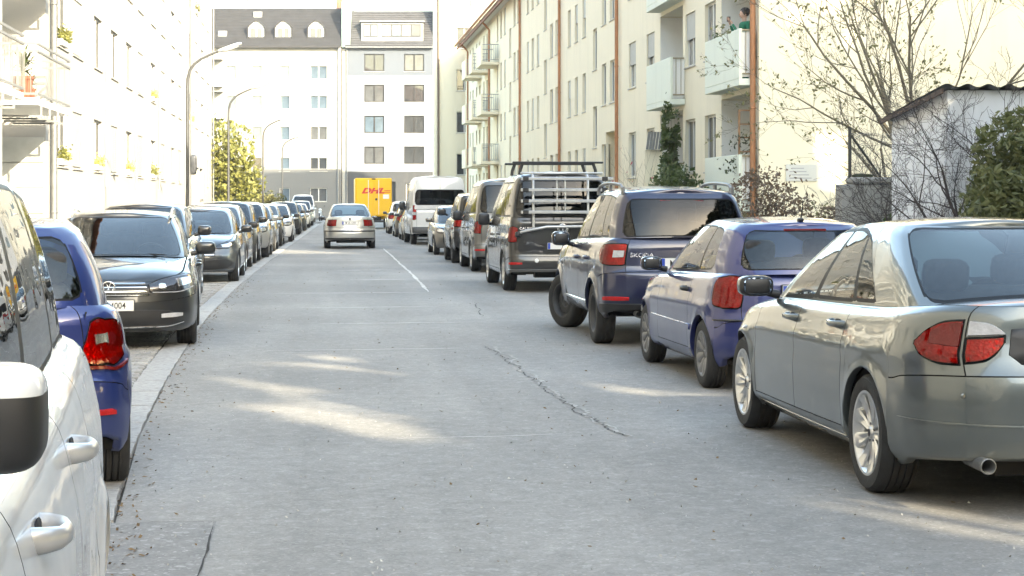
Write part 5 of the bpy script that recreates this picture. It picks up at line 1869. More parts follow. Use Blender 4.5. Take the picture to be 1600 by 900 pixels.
def emblem(car, x, y, z, r, face, strokes, parent=None, name='badge', m=None, tilt=0):
    mb = MB()
    ring = [(0, math.cos(a)*r, math.sin(a)*r) for a in [2*math.pi*k/24 for k in range(25)]]
    mb.tube(ring, r*.11, 6, 0, caps=False)
    for st in strokes: mb.tube([(.002, a*r, b*r) for a, b in st], r*.10, 6, 0)
    mb.lathe([(0, -.001), (r, -.001)], 24, 1, Matrix.Rotation(R(90), 4, 'Y'))
    o = mb.build(name, [m or M_CHROME, M_BLACK], parent or car.root, (x, y, z), Euler((0, tilt, 0 if face == 1 else math.pi)))
    return o
VW = [[(-.42, .86), (0, .10), (.42, .86)], [(-.90, .38), (-.45, -.86), (0, -.02), (.45, -.86), (.90, .38)]]
STAR = [[(0, 0), (0, .95)], [(0, 0), (.82, -.48)], [(0, 0), (-.82, -.48)]]
WING = [[(-.5, -.4), (.1, .5), (.5, .1)], [(-.2, -.5), (.4, -.1)]]

def side_trim(car, x0, x1, z0, z1, m, off=.014, name='side_moulding'):
    car.patch(name, m, [('x', x0, z0, z1), ('x', (x0+x1)/2, z0, z1), ('x', x1, z0, z1)], off=off, n=12, m=3)

def rear_common(car, zpl, txt, xpl=None, lampc=None):
    pass

# ---- grey-green saloon, nearest on the right
c = Car('parked_car', 'grey green saloon car nearest on the right with silver alloy wheels', SEDAN, P_BMW, right_pos(SEDAN, 2.90, 9.35), R(90.2), PARKED_R)
c.patch('taillight', M_RED, [('x', -.60, .835, .850), ('x', -.66, .775, .915), ('x', -.76, .748, .958), ('r', .74, .745, .965), ('r', .690, .745, .968)], off=.014, n=16, m=8)
c.patch('turn_signal', M_DKRED, [('x', -.70, .84, .90), ('x', -.76, .835, .945), ('r', .74, .83, .955), ('r', .70, .83, .958)], off=.0165, n=12, m=5)
lo = c.patch('taillight', M_RED, [('r', .672, .752, .880), ('r', .60, .765, .885), ('r', .53, .80, .89), ('r', .485, .862, .895)], off=.014, n=14, m=6, parent=c.panels['lid'])
c.patch('reversing_light', M_CLEAR, [('r', .672, .884, .966), ('r', .60, .889, .958), ('r', .53, .893, .935), ('r', .485, .897, .905)], off=.014, n=14, m=5, parent=c.panels['lid'])
c.patch('plate_recess', M_BLACK, [('r', -.46, .80, .93), ('r', -.38, .745, .935), ('r', 0, .745, .94), ('r', .38, .745, .935), ('r', .46, .80, .93)], off=.004, span=True, n=16, m=4, parent=c.panels['lid'])
c.plate(-.99 + .055, .835, -1, 'M RT 3185', tilt=R(-6))
c.mirror(2.12, 1.005, .84, (.085, .115, .068), [P_BMW])
c.handle(0, .56, .865, P_BMW, .21); c.handle(1, 1.50, .845, P_BMW, .21)
for yy in (.57,):
    mb = MB(); Mx = Matrix.Translation((-.93, yy, .268)) @ Matrix.Rotation(R(90), 4, 'Y')
    mb.lathe([(.030, .25), (.036, .0), (.040, -.03), (.036, -.035), (.031, -.02), (.030, .12), (0, .12)], 20, 0, Mx)
    c.put(mb, 'exhaust_pipe', M_ZINC)
mb = MB()
for yy in (.30, .66): superellipsoid(mb, (c.pt(c.xr0 + supinv(yy/c.W*2, c.Lr, c.nr), yy/c.W*2, .60).x - .001, yy, .60), (.005, .014, .014), 1, 1, 6)
c.put(mb, 'parking_sensor', P_BMW)
c.patch('bumper_crease', P_BMW, [('x', -.45, .452, .463), ('x', -.7, .452, .463), ('r', .6, .452, .463), ('r', 0, .452, .463)], off=.009, n=30, m=2, parent=c.panels['rear_bumper'])
c.patch('side_indicator', M_CLEAR, [('x', 2.62, .695, .705), ('x', 2.66, .685, .715), ('x', 2.70, .69, .70)], off=.010, n=6, m=3)
c.patch('sill_trim', P_BMW, [('x', .40, .238, .25), ('x', 1.4, .238, .25), ('x', 2.36, .238, .25)], off=.006, n=10, m=2)
c.patch('headlight', M_CLEAR, [('x', 3.1, .66, .72), ('f', .75, .58, .70), ('f', .5, .57, .66)], off=.01)

# ---- violet-blue small hatchback
c = Car('parked_car', 'violet blue three door hatchback parked between the grey saloon and the dark off roader', HATCH, P_POLO, right_pos(HATCH, 3.17, 14.76), R(90.8), PARKED_R)
c.patch('taillight', M_RED, [('x', -.27, .75, .85), ('x', -.31, .70, .93), ('x', -.40, .685, .945), ('r', .72, .68, .95), ('r', .64, .68, .945), ('r', .60, .70, .92)], off=.016, n=16, m=9)
c.plate(-.61 + .05, .82, -1, 'M PU 714')
c.mirror(1.64, .985, .80, (.07, .10, .065), [P_POLO])
c.handle(0, .62, .80, M_BLACK, .15)
side_trim(c, .36, 2.05, .455, .51, P_POLO, .016)
c.patch('bumper_strip', M_BLACK, [('x', -.30, .578, .592), ('r', .7, .578, .592), ('r', 0, .578, .592)], off=.014, n=24, m=3)
mb = MB(); mb.tube([(-.18, 0, 1.40), (-.26, 0, 1.56)], [.008, .003], 6); superellipsoid(mb, (-.17, 0, 1.402), (.05, .025, .018), .7, .7, 6); c.put(mb, 'antenna', M_BLACK)
mb = MB(); mb.box(-.31, -.275, -.18, .18, 1.305, 1.332, bev=.005); c.put(mb, 'brake_light', M_ROOFRED)
c.wiper(-.585, 0.99, .42)
c.patch('headlight', M_CLEAR, [('x', 2.75, .64, .70), ('f', .65, .56, .68), ('f', .4, .56, .66)], off=.01)

# ---- dark blue off-roader with the front wheel turned out
SUVY = scaled(SUV, 1.0, 1.0, 1.045, steer=R(24))
SUVY['gh']['glass'] = (G_DARK, G_TINT, G_CLEAR)
c = Car('parked_car', 'dark blue off roader with silver roof rails and front wheel turned outwards', SUVY, P_YETI, right_pos(SUVY, 2.98, 19.52), R(90.3), PARKED_R)
c.patch('taillight', M_RED, [('x', -.40, .99, 1.03), ('x', -.46, .93, 1.08), ('x', -.58, .885, 1.105), ('r', .80, .875, 1.11), ('r', .70, .875, 1.11), ('r', .675, .885, 1.10)], off=.018, n=16, m=9)
c.patch('reversing_light', M_CLEAR, [('x', -.705, .955, 1.04), ('r', .80, .955, 1.045), ('r', .69, .96, 1.04)], off=.024, n=8, m=5)
c.patch('reflector', M_REFL, [('x', -.56, .50, .545), ('r', .78, .50, .55), ('r', .62, .505, .545)], off=.012, n=10, m=3)
c.patch('bumper_valance', M_BLACK, [('x', -.42, .36, .47), ('x', -.62, .37, .475), ('r', .7, .40, .475), ('r', 0, .41, .475)], off=.012, n=24, m=5)
c.patch('skid_plate', M_ALU, [('r', -.5, .40, .46), ('r', -.42, .38, .50), ('r', 0, .38, .50), ('r', .42, .38, .50), ('r', .5, .40, .46)], off=.02, span=True, n=20, m=4)
c.plate(-.80 + .055, .90, -1, 'M KY 2260')
c.mirror(1.70, 1.12, .88, (.085, .11, .085), [P_YETI])
c.handle(0, .42, .93, P_YETI, .19); c.handle(1, 1.10, .92, P_YETI, .19)
c.roof_rails(-.40, 1.30, .60, .07, M_ZINC, .019)
mb = MB(); mb.box(-.60, -.55, -.24, .24, 1.545, 1.575, bev=.006); c.put(mb, 'brake_light', M_ROOFRED)
mb = MB(); superellipsoid(mb, (-.43, 0, 1.66), (.07, .022, .022), .8, .8, 6); c.put(mb, 'antenna', M_BLACK)
tx = text_mesh('lettering', '\u0160KODA', .058, M_CHROME, .003, .001, sx=1.35)
obj_from('lettering', tx, c.panels['lid'], (c.pt(c.xr0 + supinv(.46, c.Lr, c.nr), .46, .985).x - .006, .46, .985), Euler((R(90), 0, R(-90))))
side_trim(c, .40, 2.1, .42, .455, P_SILVER, .012, 'sill_trim')
mb = MB(); mb.lathe([(.028, .2), (.032, 0), (.028, .01)], 14, 0, Matrix.Translation((-.78, .5, .36)) @ Matrix.Rotation(R(90), 4, 'Y')); c.put(mb, 'exhaust_pipe', M_ZINC)
c.patch('fuel_flap', P_YETI, [('x', -.34, .86, .99), ('x', -.20, .86, .99)], off=.004, sides=(-1,), n=6, m=4)

# ---- black van with bicycle carrier
c = Car('parked_van', 'dark brown black van carrying a silver bicycle rack on its tailgate', VAN, P_DARK, right_pos(VAN, 3.20, 31.4), R(90), PARKED_R, 'van')
van1 = c
def van_rear(c, txt, dark=True):
    c.patch('taillight', M_RED, [('x', -.80, .88, 1.09), ('x', -.88, .86, 1.13), ('r', .90, .86, 1.14), ('r', .82, .86, 1.135), ('r', .805, .88, 1.11)], off=.016, n=12, m=9)
    c.patch('reflector', M_REFL, [('x', -.84, .475, .525), ('r', .9, .475, .525), ('r', .72, .48, .52)], off=.012, n=8, m=3)
    c.plate(-1.0 + .028, .80, -1, txt)
    c.mirror(2.52, 1.23, .93, (.08, .11, .115), [M_BLACK], e=.5)
    c.handle(0, .78, .98, c.p, .2); c.handle(1, 1.90, .96, c.p, .2)
van_rear(c, 'M')
c.patch('bumper_step', P_GREY, [('x', -.55, .36, .40), ('r', .9, .355, .405), ('r', 0, .355, .405)], off=.02, n=20, m=3)
c.patch('side_window_trim', M_CHROME, [('x', -.5, .39, .40), ('x', .5, .39, .40), ('x', 2.5, .39, .40)], off=.004, n=10, m=2, parent=c.panels['body'])
emblem(c, -.985, 0, 1.09, .085, -1, VW, c.panels['lid'])
tx = text_mesh('lettering', 'CALIFORNIA', .055, M_CHROME, .003, .001, sx=1.25)
obj_from('lettering', tx, c.panels['lid'], (-.978, .55, 1.10), Euler((R(90), 0, R(-90))))
mb = MB(); superellipsoid(mb, (-1.0, .45, .55), (.006, .035, .035), 1, 1, 6); c.put(mb, 'sticker', M_PLATE, c.panels['rear_bumper'])
M_RACK = mat('rack_aluminium', (.50, .50, .50), rough=.35, metal=.6, var=.1)
# bicycle carrier
rk = thing('bicycle_rack', 'silver tubular bicycle carrier folded up against the rear window of the dark van', 'rack', (c.root.location.x, c.root.location.y, 0), R(90))
def tube_part(name, pts, r, m, parent, n=8):
    mb = MB(); mb.tube(pts, r, n); return mb.build(name, m, parent)
for yy in (.52, -.42):
    tube_part('upright', [(-.90, yy, 2.06), (-1.05, yy, 1.96), (-1.10, yy, 1.4), (-1.11, yy, 1.12)], .022, M_RACK, rk)
for k, z in enumerate((1.95, 1.76, 1.57, 1.38)):
    mb = MB(); mb.box(-1.19, -1.14, -.84, .74, z - .026, z + .026, bev=.008); o = mb.build('wheel_rail', M_RACK, rk)
    for yy in (-.70, .66): 
        s_ = MB(); s_.box(-1.205, -1.135, yy - .05, yy + .05, z - .036, z + .036, bev=.01); s_.build('strap', M_BLACK, o)
for yy in (.12, -.02): tube_part('frame_holder', [(-1.10, yy, 1.98), (-1.16, yy, 1.7), (-1.14, yy, 1.4)], .013, M_RACK, rk)
tube_part('support_bar', [(-1.02, .80, 1.00), (-1.12, .70, 1.05), (-1.13, .3, 1.13), (-1.12, -.5, 1.14), (-1.05, -.80, 1.05)], .024, M_RACK, rk)
tube_part('top_bar', [(-.86, .70, 2.05), (-.95, .68, 2.045), (-.95, -.68, 2.045), (-.86, -.70, 2.05)], .022, M_RACK, rk)
for yy in (.78, -.78): 
    mb = MB(); superellipsoid(mb, (-1.06, yy, 1.0), (.06, .05, .05), .6, .6, 8); mb.build('bracket', M_BLACK, rk)
# roof cross bars
rk2 = thing('roof_rack', 'black roof rack bars on top of the dark van', 'rack', (c.root.location.x, c.root.location.y, 0), R(90))
for x in (-.35, .95):
    mb = MB(); mb.box(x - .04, x + .04, -.80, .80, 2.225, 2.26, bev=.012); o = mb.build('crossbar', M_BLACK, rk2)
    for yy in (-.66, .66):
        tube_part('foot', [(x, yy*1.02, 2.03), (x, yy*1.0, 2.12), (x, yy*.94, 2.23)], .03, M_BLACK, o)

# ---- warm grey van behind it
VAN2 = variant(VAN, wheel='alloy_7')
c = Car('parked_van', 'warm grey van parked behind the boxy black off roader and ahead of the dark van', VAN2, P_GREY, right_pos(VAN2, 3.36, 40.1), R(90), PARKED_R, 'van')
van_rear(c, 'M')
# ---- black boxy off-roader
BOXY = scaled(SUV, .97, 1.04, 1.09, plan=(.16, 5, .35, 4), wheel='dark_5', steer=0)
BOXY['gh'].update(rxf=1.55, rxr=-.66, rw=(.70, .68), L=(.18, .35, .16, .2), nr=5, n=3.2, glass=(G_DARK, G_DARK, G_CLEAR))
c = Car('parked_car', 'boxy black off roader parked ahead of the warm grey van', BOXY, P_BLACK, right_pos(BOXY, 3.33, 45.6), R(90), PARKED_R)
c.patch('taillight', M_RED, [('x', -.66, .93, 1.12), ('r', .86, .93, 1.12), ('r', .76, .93, 1.12)], off=.02)
c.mirror(1.70, 1.30, .93, (.08, .12, .10), [M_BLACK])
# ---- grey hatchback facing the camera
def front_set(c, lamps, grille=None, plate=None, low=None, fog=None, lamp_m=None):
    for a in lamps:
        o = c.patch('headlight', M_LAMPIN, a, off=.008, n=14, m=6)
        # bright reflector inside
    return

FH = scaled(HATCH, 1.08, 1.07, 1.02, wheel='alloy_7')
def face_hatch(c, plate='M'):
    xf = c.xf0
    for o in c.patch('headlight', M_LAMPIN, [('x', xf - .62, .72, .78), ('x', xf - .40, .655, .80), ('f', .68, .63, .77), ('f', .47, .64, .70)], off=.010, n=14, m=7): pass
    c.patch('headlight_reflector', M_LAMPGL, [('x', xf - .42, .69, .77), ('f', .72, .665, .75), ('f', .55, .66, .715)], off=.016, n=8, m=4)
    c.grille(.42, .60, .70, 3)
    c.patch('air_intake', M_BLACK, [('f', -.6, .34, .38), ('f', -.5, .29, .42), ('f', 0, .29, .44), ('f', .5, .29, .42), ('f', .6, .34, .38)], off=.004, span=True)
    if plate is not None: c.plate(xf + .008, .50, 1, plate)
c = Car('parked_car', 'grey hatchback on the right parked facing the camera ahead of the black off roader', FH, P_GREY, (right_pos(FH, 3.33, 52.9 + FH['wb'])[0], 52.9 + FH['wb']), R(-90), PARKED_R)
face_hatch(c); c.mirror(1.78, 1.02, .85, (.07, .10, .07), [P_GREY])
# ---- tall white van
c = Car('parked_van', 'tall white high roof van with dark rear window on the right', BIGVAN, P_WHITE, right_pos(BIGVAN, 3.30, 65.8), R(91), PARKED_R, 'van')
c.patch('taillight', M_RED, [('x', -.90, .92, 1.42), ('r', .98, .90, 1.45), ('r', .90, .92, 1.42)], off=.02, n=8, m=10)
c.patch('reversing_light', M_CLEAR, [('x', -.90, 1.08, 1.20), ('r', .98, 1.08, 1.20), ('r', .905, 1.08, 1.2)], off=.026, n=8, m=4)
c.plate(-.97, .98, -1, 'M'); c.mirror(3.05, 1.42, 1.0, (.09, .12, .17), [M_BLACK])
c.patch('rear_bumper_cover', M_GREYPL, [('x', -.80, .44, .64), ('r', .95, .43, .65), ('r', 0, .43, .65)], off=.02, n=20, m=4)
mb = MB(); mb.tube([(-.985, 0, .66), (-.985, 0, 2.38)], .006, 4); c.put(mb, 'door_gap', M_BLACK)
# ---- small cars beyond the white van
S1 = scaled(HATCH, 1.05, 1.03, 1.04); S2 = scaled(HATCH, 1.12, 1.08, 1.03, wheel='alloy_7'); S3 = scaled(SUV, .98, 1.0, .97, wheel='alloy_7', steer=0)
for sp, pm, y, lab in ((S1, P_SILVER, 73.0, 'small silver hatchback just beyond the tall white van'), (S2, P_DARK, 79.6, 'dark hatchback second beyond the tall white van'), (S3, P_WHITE, 88.2, 'white off roader with red tail lamps parked beside the yellow parcel truck')):
    c = Car('parked_car', lab, sp, pm, right_pos(sp, 3.3, y), R(90), PARKED_R)
    c.patch('taillight', M_RED, [('x', c.xr0 + .30, .80, .92), ('x', c.xr0 + .2, .74, .98), ('r', .76, .73, .99), ('r', .62, .75, .96)], off=.02)
    c.plate(c.xr0 + .05, .82, -1, None); c.mirror(c.wb*.68, 1.02, .85, (.07, .10, .07), [pm])

# ---- silver saloon driving away
OLDS = scaled(SEDAN, 1.02, .965, 1.03, wheel='alloy_7')
OLDS['xr'] = [(.25, .05), (.36, .01), (.44, .0), (.585, .0), (.60, .03), (.75, .05), (.98, .075), (1.06, .06)]
c = Car('driving_car', 'silver saloon car driving away in the middle of the road', OLDS, P_SILVER, ((.22 + 1.75)/2, 60.6), R(90), None)
c.patch('taillight', M_RED, [('x', -.70, .76, .96), ('x', -.85, .75, .97), ('r', .68, .75, .975), ('r', .50, .76, .97)], off=.02, n=12, m=8)
c.plate(-.99, .86, -1, 'M SA 1297'); c.mirror(2.15, 1.0, .80, (.07, .10, .07), [P_SILVER])
c.patch('bumper_strip', M_BLACK, [('x', -.5, .565, .61), ('r', .7, .565, .61), ('r', 0, .565, .61)], off=.02, n=24, m=3)
c.patch('bumper_valance', M_BLACK, [('x', -.45, .30, .36), ('r', .7, .30, .37), ('r', 0, .30, .37)], off=.012, n=24, m=3)
emblem(c, -.985, 0, 1.0, .045, -1, WING, c.panels['lid'])

# ---- yellow parcel truck
dh = thing('parcel_truck', 'yellow parcel delivery truck with red DHL lettering at the far end', 'truck', (3.08, 104.3, 0), R(90))
def dbox(name, m, x0, x1, y0, y1, z0, z1, parent=None, bev=.02):
    mb = MB(); mb.box(x0, x1, y0, y1, z0, z1, bev=bev); return mb.build(name, m, parent or dh)
dbox('cargo_box', P_YELLOW, 0, 4.2, -1.06, 1.06, .72, 2.95, bev=.04)
for sd in (-1, 1):
    d = dbox('rear_door', P_YELLOW, -.03, -.002, .015 if sd == 1 else -1.0, 1.0 if sd == 1 else -.015, .80, 2.86)
    dbox('door_bar', M_ALU, -.06, -.031, sd*.30 - .015, sd*.30 + .015, .82, 2.84, d, .005)
    dbox('hinge', M_ALU, -.05, -.031, sd*.97 - .03, sd*.97 + .03, 1.2, 1.28, d, .005)
    dbox('taillight', M_RED, -.03, .03, sd*.86 - .14, sd*.86 + .14, .52, .62, None, .01)
tx = text_mesh('lettering', 'DHL', .42, M_DHLRED, .004, .022, shear=.35, sx=1.55)
obj_from('lettering', tx, dh, (-.036, .05, 2.20), Euler((R(90), 0, R(-90))))
dbox('logo_stripe', M_DHLRED, -.036, -.031, -.98, -.62, 2.11, 2.15, None, .001); dbox('logo_stripe', M_DHLRED, -.036, -.031, -.98, -.62, 2.20, 2.24, None, .001)
dbox('notice', M_PLATE, -.036, -.031, -.9, -.55, 1.75, 2.0, None, .001)
dbox('bumper', M_BLACK, -.05, .05, -1.0, 1.0, .38, .50); dbox('chassis', M_UNDER, .1, 5.6, -.45, .45, .42, .72)
dbox('cab', P_YELLOW, 4.3, 5.9, -.98, .98, .5, 2.3, bev=.25); dbox('lock', M_BLACK, -.06, -.031, -.22, -.10, 1.66, 1.78)
dbox('top_lamp', M_BLACK, -.04, .0, -.12, .12, 2.86, 2.93)
tm, rm = wheel_meshes(.35, .22, .21, 'steel_8')
for x in (.9, 4.9):
    for sd in (1, -1):
        w = obj_from('wheel', rm, dh, (x, sd*.86, .346), (0, 0, 0 if sd == 1 else math.pi)); obj_from('tyre', tm, w)

# ================= left side
# ---- white car close on the left, facing the camera
WS = scaled(SUV, 1.12, 1.02, 1.02, steer=0, wheel='alloy_5')
rzw = R(-85.8)
c = Car('parked_car', 'white car close by on the left edge with chrome door handles', WS, P_WHITE, (0, 0), rzw, PARKED_L)
fw = Vector((math.cos(rzw), math.sin(rzw))); lf_ = Vector((-fw.y, fw.x))
hwid = WS['W']/2 - .005
p0 = Vector((-.535, 4.19)) + fw * (-.92) - lf_ * hwid
c.root.location = (p0.x, p0.y, 0)
white_suv = c
for k, x, z in ((0, .92, .985), (1, 1.87, .965)):
    c.handle(k, x, z, mat('satin_silver', (.55, .55, .55), rough=.3, metal=.55), .16, 1.12)
c.mirror(2.42, 1.235, .735, (.10, .10, .078), [P_WHITE], e=.45, split=.42)
c.patch('headlight', M_CLEAR, [('x', c.xf0 - .5, .8, .88), ('f', .7, .72, .86), ('f', .45, .74, .82)], off=.012)
c.patch('window_strip', M_CHROME, [('x', -.3, 1.118, 1.13), ('x', .8, 1.11, 1.122), ('x', 2.0, 1.075, 1.087)], off=-.02, n=14, m=2)
c.patch('taillight', M_RED, [('r', .84, .87, 1.09), ('r', .7, .9, 1.06)], off=.012)

# ---- royal blue hatchback, tail to the camera
FAB = scaled(HATCH, 1.03, 1.045, 1.035, wheel='alloy_5', Rw=.315, tw=.205, rr=.205, Ra=.345,
    side=[(0, .06), (.06, .02), (.14, .008), (.3, .0), (.5, .004), (.66, .0), (.71, .022), (.82, .035), (.92, .055), (.965, .075), (1, .12)])
FAB['plan'] = (.50, 3.2, .75, 2.4)
c = Car('parked_car', 'royal blue hatchback on the left with red tail lamp and black tinted rear glass', FAB, P_FAB, (-1.05 - (FAB['W']/2 - .01)*.9945, 10.12 - (FAB['W']/2)*.1045), R(99.3), PARKED_L)
c.patch('taillight', M_RED, [('x', c.xr0 + .27, .80, .90), ('x', c.xr0 + .20, .72, .93), ('x', c.xr0 + .12, .69, .94), ('r', .75, .68, .93), ('r', .68, .685, .92), ('r', .64, .69, .83), ('r', .585, .695, .73)], off=.014, n=18, m=10)
c.patch('reversing_light', M_LAMPGL, [('x', c.xr0 + .13, .80, .86), ('r', .75, .79, .865), ('r', .69, .79, .855)], off=.020, n=8, m=5)
c.patch('taillight_lower', M_DKRED, [('x', c.xr0 + .26, .69, .715), ('x', c.xr0 + .12, .66, .685), ('r', .75, .65, .675), ('r', .57, .665, .695)], off=.012, n=12, m=3)
c.patch('reflector', M_REFL, [('x', c.xr0 + .16, .42, .45), ('r', .76, .42, .46), ('r', .55, .43, .455)], off=.012, n=10, m=4)
c.plate(c.xr0 + .05, .78, -1, 'M FB 90'); c.wiper(c.xr0 + .06, 1.0, .42)
c.mirror(1.72, 1.02, .84, (.07, .10, .07), [P_FAB], sides=(1,))

# ---- anthracite estate facing the camera
c = Car('parked_car', 'dark grey estate car facing the camera behind the royal blue hatchback, plate ending 4004', WAGON, P_PASSAT, facing_pos(WAGON, -1.50, 19.85), R(-86.8), PARKED_L)
xf = c.xf0
c.patch('headlight', M_LAMPIN, [('x', xf - .60, .745, .775), ('x', xf - .42, .665, .79), ('x', xf - .25, .625, .775), ('f', .66, .605, .745), ('f', .46, .61, .685)], off=.010, n=18, m=8)
c.patch('headlight_reflector', M_LAMPGL, [('x', xf - .38, .69, .76), ('x', xf - .26, .665, .75), ('x', xf - .18, .655, .74)], off=.018, n=8, m=4)
c.patch('projector', M_LAMPGL, [('f', .64, .635, .69), ('f', .60, .628, .695), ('f', .56, .635, .685)], off=.018, n=6, m=4)
c.patch('daylight_strip', M_CLEAR, [('x', xf - .42, .652, .664), ('f', .70, .598, .61), ('f', .48, .60, .612)], off=.018, n=12, m=2)
g = c.grille(.455, .560, .715, 4, M_CHROME)
emblem(c, xf - .028, 0, .655, .068, 1, VW, g)
c.patch('lower_grille', M_BLACK, [('f', -.74, .30, .33), ('f', -.66, .255, .42), ('f', -.4, .25, .43), ('f', 0, .25, .435), ('f', .4, .25, .43), ('f', .66, .255, .42), ('f', .74, .30, .33)], off=.004, span=True, n=26, m=6)
c.patch('bumper_blade', M_CHROME, [('f', -.80, .285, .30), ('f', -.6, .245, .262), ('f', 0, .24, .256), ('f', .6, .245, .262), ('f', .80, .285, .30)], off=.016, span=True, n=26, m=2)
c.patch('fog_light', M_CLEAR, [('f', .56, .335, .385), ('f', .70, .34, .395), ('f', .78, .35, .39)], off=.014, n=8, m=4)
c.plate(xf + .010, .475, 1, 'M EI 4004')
c.mirror(1.98, 1.03, .87, (.075, .115, .075), [P_PASSAT])
c.roof_rails(-.55, 1.35, .585, .05, M_ALU, .014)
mb = MB(); mb.tube([(2.50, .55, .965), (2.42, .1, .985)], .008, 5); mb.tube([(2.50, -.15, .972), (2.44, -.55, .975)], .008, 5); c.put(mb, 'wiper', M_BLACK)
c.handle(0, .45, .83, P_PASSAT, .2); c.handle(1, 1.20, .82, P_PASSAT, .2)

# ---- dark high car behind the estate
SD = scaled(SUV, 1.04, 1.0, .925, steer=0, wheel='alloy_5')
def suv_face(c, lamp=M_LAMPIN, plate=None):
    xf = c.xf0
    c.patch('headlight', lamp, [('x', xf - .55, .82, .86), ('x', xf - .35, .74, .88), ('f', .70, .71, .85), ('f', .48, .72, .80)], off=.012, n=14, m=6)
    c.patch('headlight_reflector', M_LAMPGL, [('x', xf - .33, .76, .85), ('f', .72, .73, .83), ('f', .60, .73, .81)], off=.02, n=8, m=4)
    c.grille(.45, .66, .80, 3)
    c.patch('air_intake', M_BLACK, [('f', -.7, .42, .45), ('f', -.55, .36, .54), ('f', 0, .36, .56), ('f', .55, .36, .54), ('f', .7, .42, .45)], off=.004, span=True)
    if plate is not None: c.plate(xf + .01, .60, 1, plate)
    c.mirror(c.wb*.66, 1.10, .88, (.08, .11, .08), [c.p])
c = Car('parked_car', 'dark car with its roof showing just above the dark grey estate', SD, P_DARK, facing_pos(SD, -1.98, 28.0), R(-89), PARKED_L)
suv_face(c)
# ---- grey compact with slanted lamps
AC = scaled(HATCH, 1.13, 1.085, 1.02, wheel='alloy_5', Rw=.315, tw=.205, rr=.215, Ra=.345)
c = Car('parked_car', 'mountain grey compact car facing the camera third behind the royal blue hatchback', AC, P_MERC, facing_pos(AC, -1.58, 35.4), R(-90), PARKED_L)
xf = c.xf0
c.patch('headlight', M_LAMPIN, [('x', xf - .62, .79, .81), ('x', xf - .40, .70, .80), ('f', .72, .655, .765), ('f', .50, .655, .70)], off=.012, n=14, m=6)
c.patch('headlight_reflector', M_LAMPGL, [('x', xf - .38, .72, .78), ('f', .72, .68, .745), ('f', .62, .675, .73)], off=.02, n=8, m=4)
g = c.grille(.48, .50, .66, 2, M_CHROME); emblem(c, xf - .01, 0, .585, .085, 1, STAR, g)
c.patch('air_intake', M_BLACK, [('f', -.80, .34, .40), ('f', -.66, .27, .46), ('f', 0, .25, .42), ('f', .66, .27, .46), ('f', .80, .34, .40)], off=.004, span=True)
c.plate(xf + .012, .43, 1, 'M'); c.mirror(1.90, 1.02, .88, (.075, .11, .075), [P_BLACK])
c.patch('bumper_blade', P_MERC, [('f', -.80, .24, .27), ('f', 0, .22, .25), ('f', .80, .24, .27)], off=.02, span=True, n=20, m=3)
# ---- the row behind it
LEFT = [
    (scaled(HATCH, 1.14, 1.08, 1.06, wheel='alloy_7'), P_TAUPE, 40.6, -1.62, 'h', 'taupe hatchback half hidden behind the mountain grey compact car'),
    (scaled(SUV, 1.0, 1.0, .95, steer=0, wheel='alloy_5'), P_BLACK, 45.8, -1.58, 's', 'black fronted off roader fifth in the left row facing the camera'),
    (scaled(SUV, .95, .98, .94, steer=0, wheel='alloy_7'), P_SILVER, 50.7, -1.40, 's', 'silver off roader directly behind the black fronted one on the left'),
    (scaled(HATCH, 1.12, 1.08, 1.04, wheel='alloy_7'), P_MERC, 57.3, -1.38, 'h', 'grey hatchback behind the silver off roader on the left'),
    (scaled(HATCH, 1.10, 1.08, 1.05, wheel='alloy_7'), P_PASSAT, 64.3, -1.31, 'h', 'dark hatchback with black lower grille in the middle of the left row'),
    (scaled(HATCH, 1.08, 1.05, 1.05, wheel='alloy_7'), P_WHITE, 70.5, -1.04, 'h', 'small white hatchback behind the dark hatchback in the left row'),
    (scaled(SUV, 1.02, 1.0, .95, steer=0, wheel='alloy_7'), P_BLACK, 87.0, -.93, 's', 'black off roader far down the left row'),
    (scaled(HATCH, 1.12, 1.08, 1.05, wheel='alloy_7'), P_PASSAT, 98.5, -.76, 'h', 'dark hatchback far down the left row in front of the white ones'),
    (scaled(HATCH, 1.12, 1.08, 1.04, wheel='alloy_7'), P_WHITE, 110.0, -.60, 'h', 'white hatchback far away near the end of the left row'),
    (scaled(SUV, 1.05, 1.0, 1.0, steer=0, wheel='alloy_7'), P_SILVER, 120.0, -.45, 's', 'silver off roader far away near the white van'),
]
for sp, pm, y, xr, k, lab in LEFT:
    c = Car('parked_car', lab, sp, pm, facing_pos(sp, xr, y), R(-90.5), PARKED_L)
    if k == 's': suv_face(c)
    else:
        face_hatch(c); c.mirror(c.wb*.70, 1.03, .87, (.075, .11, .07), [M_BLACK])
FV = scaled(VAN, 1.0, 1.0, 1.03)
c = Car('parked_van', 'white van parked last in the left row', FV, P_WHITE, facing_pos(FV, -.36, 139), R(-91), PARKED_L, 'van')
c.patch('headlight', M_LAMPIN, [('x', c.xf0 - .4, .85, .95), ('f', .8, .75, .93), ('f', .6, .76, .88)], off=.012); c.grille(.5, .70, .82, 2)
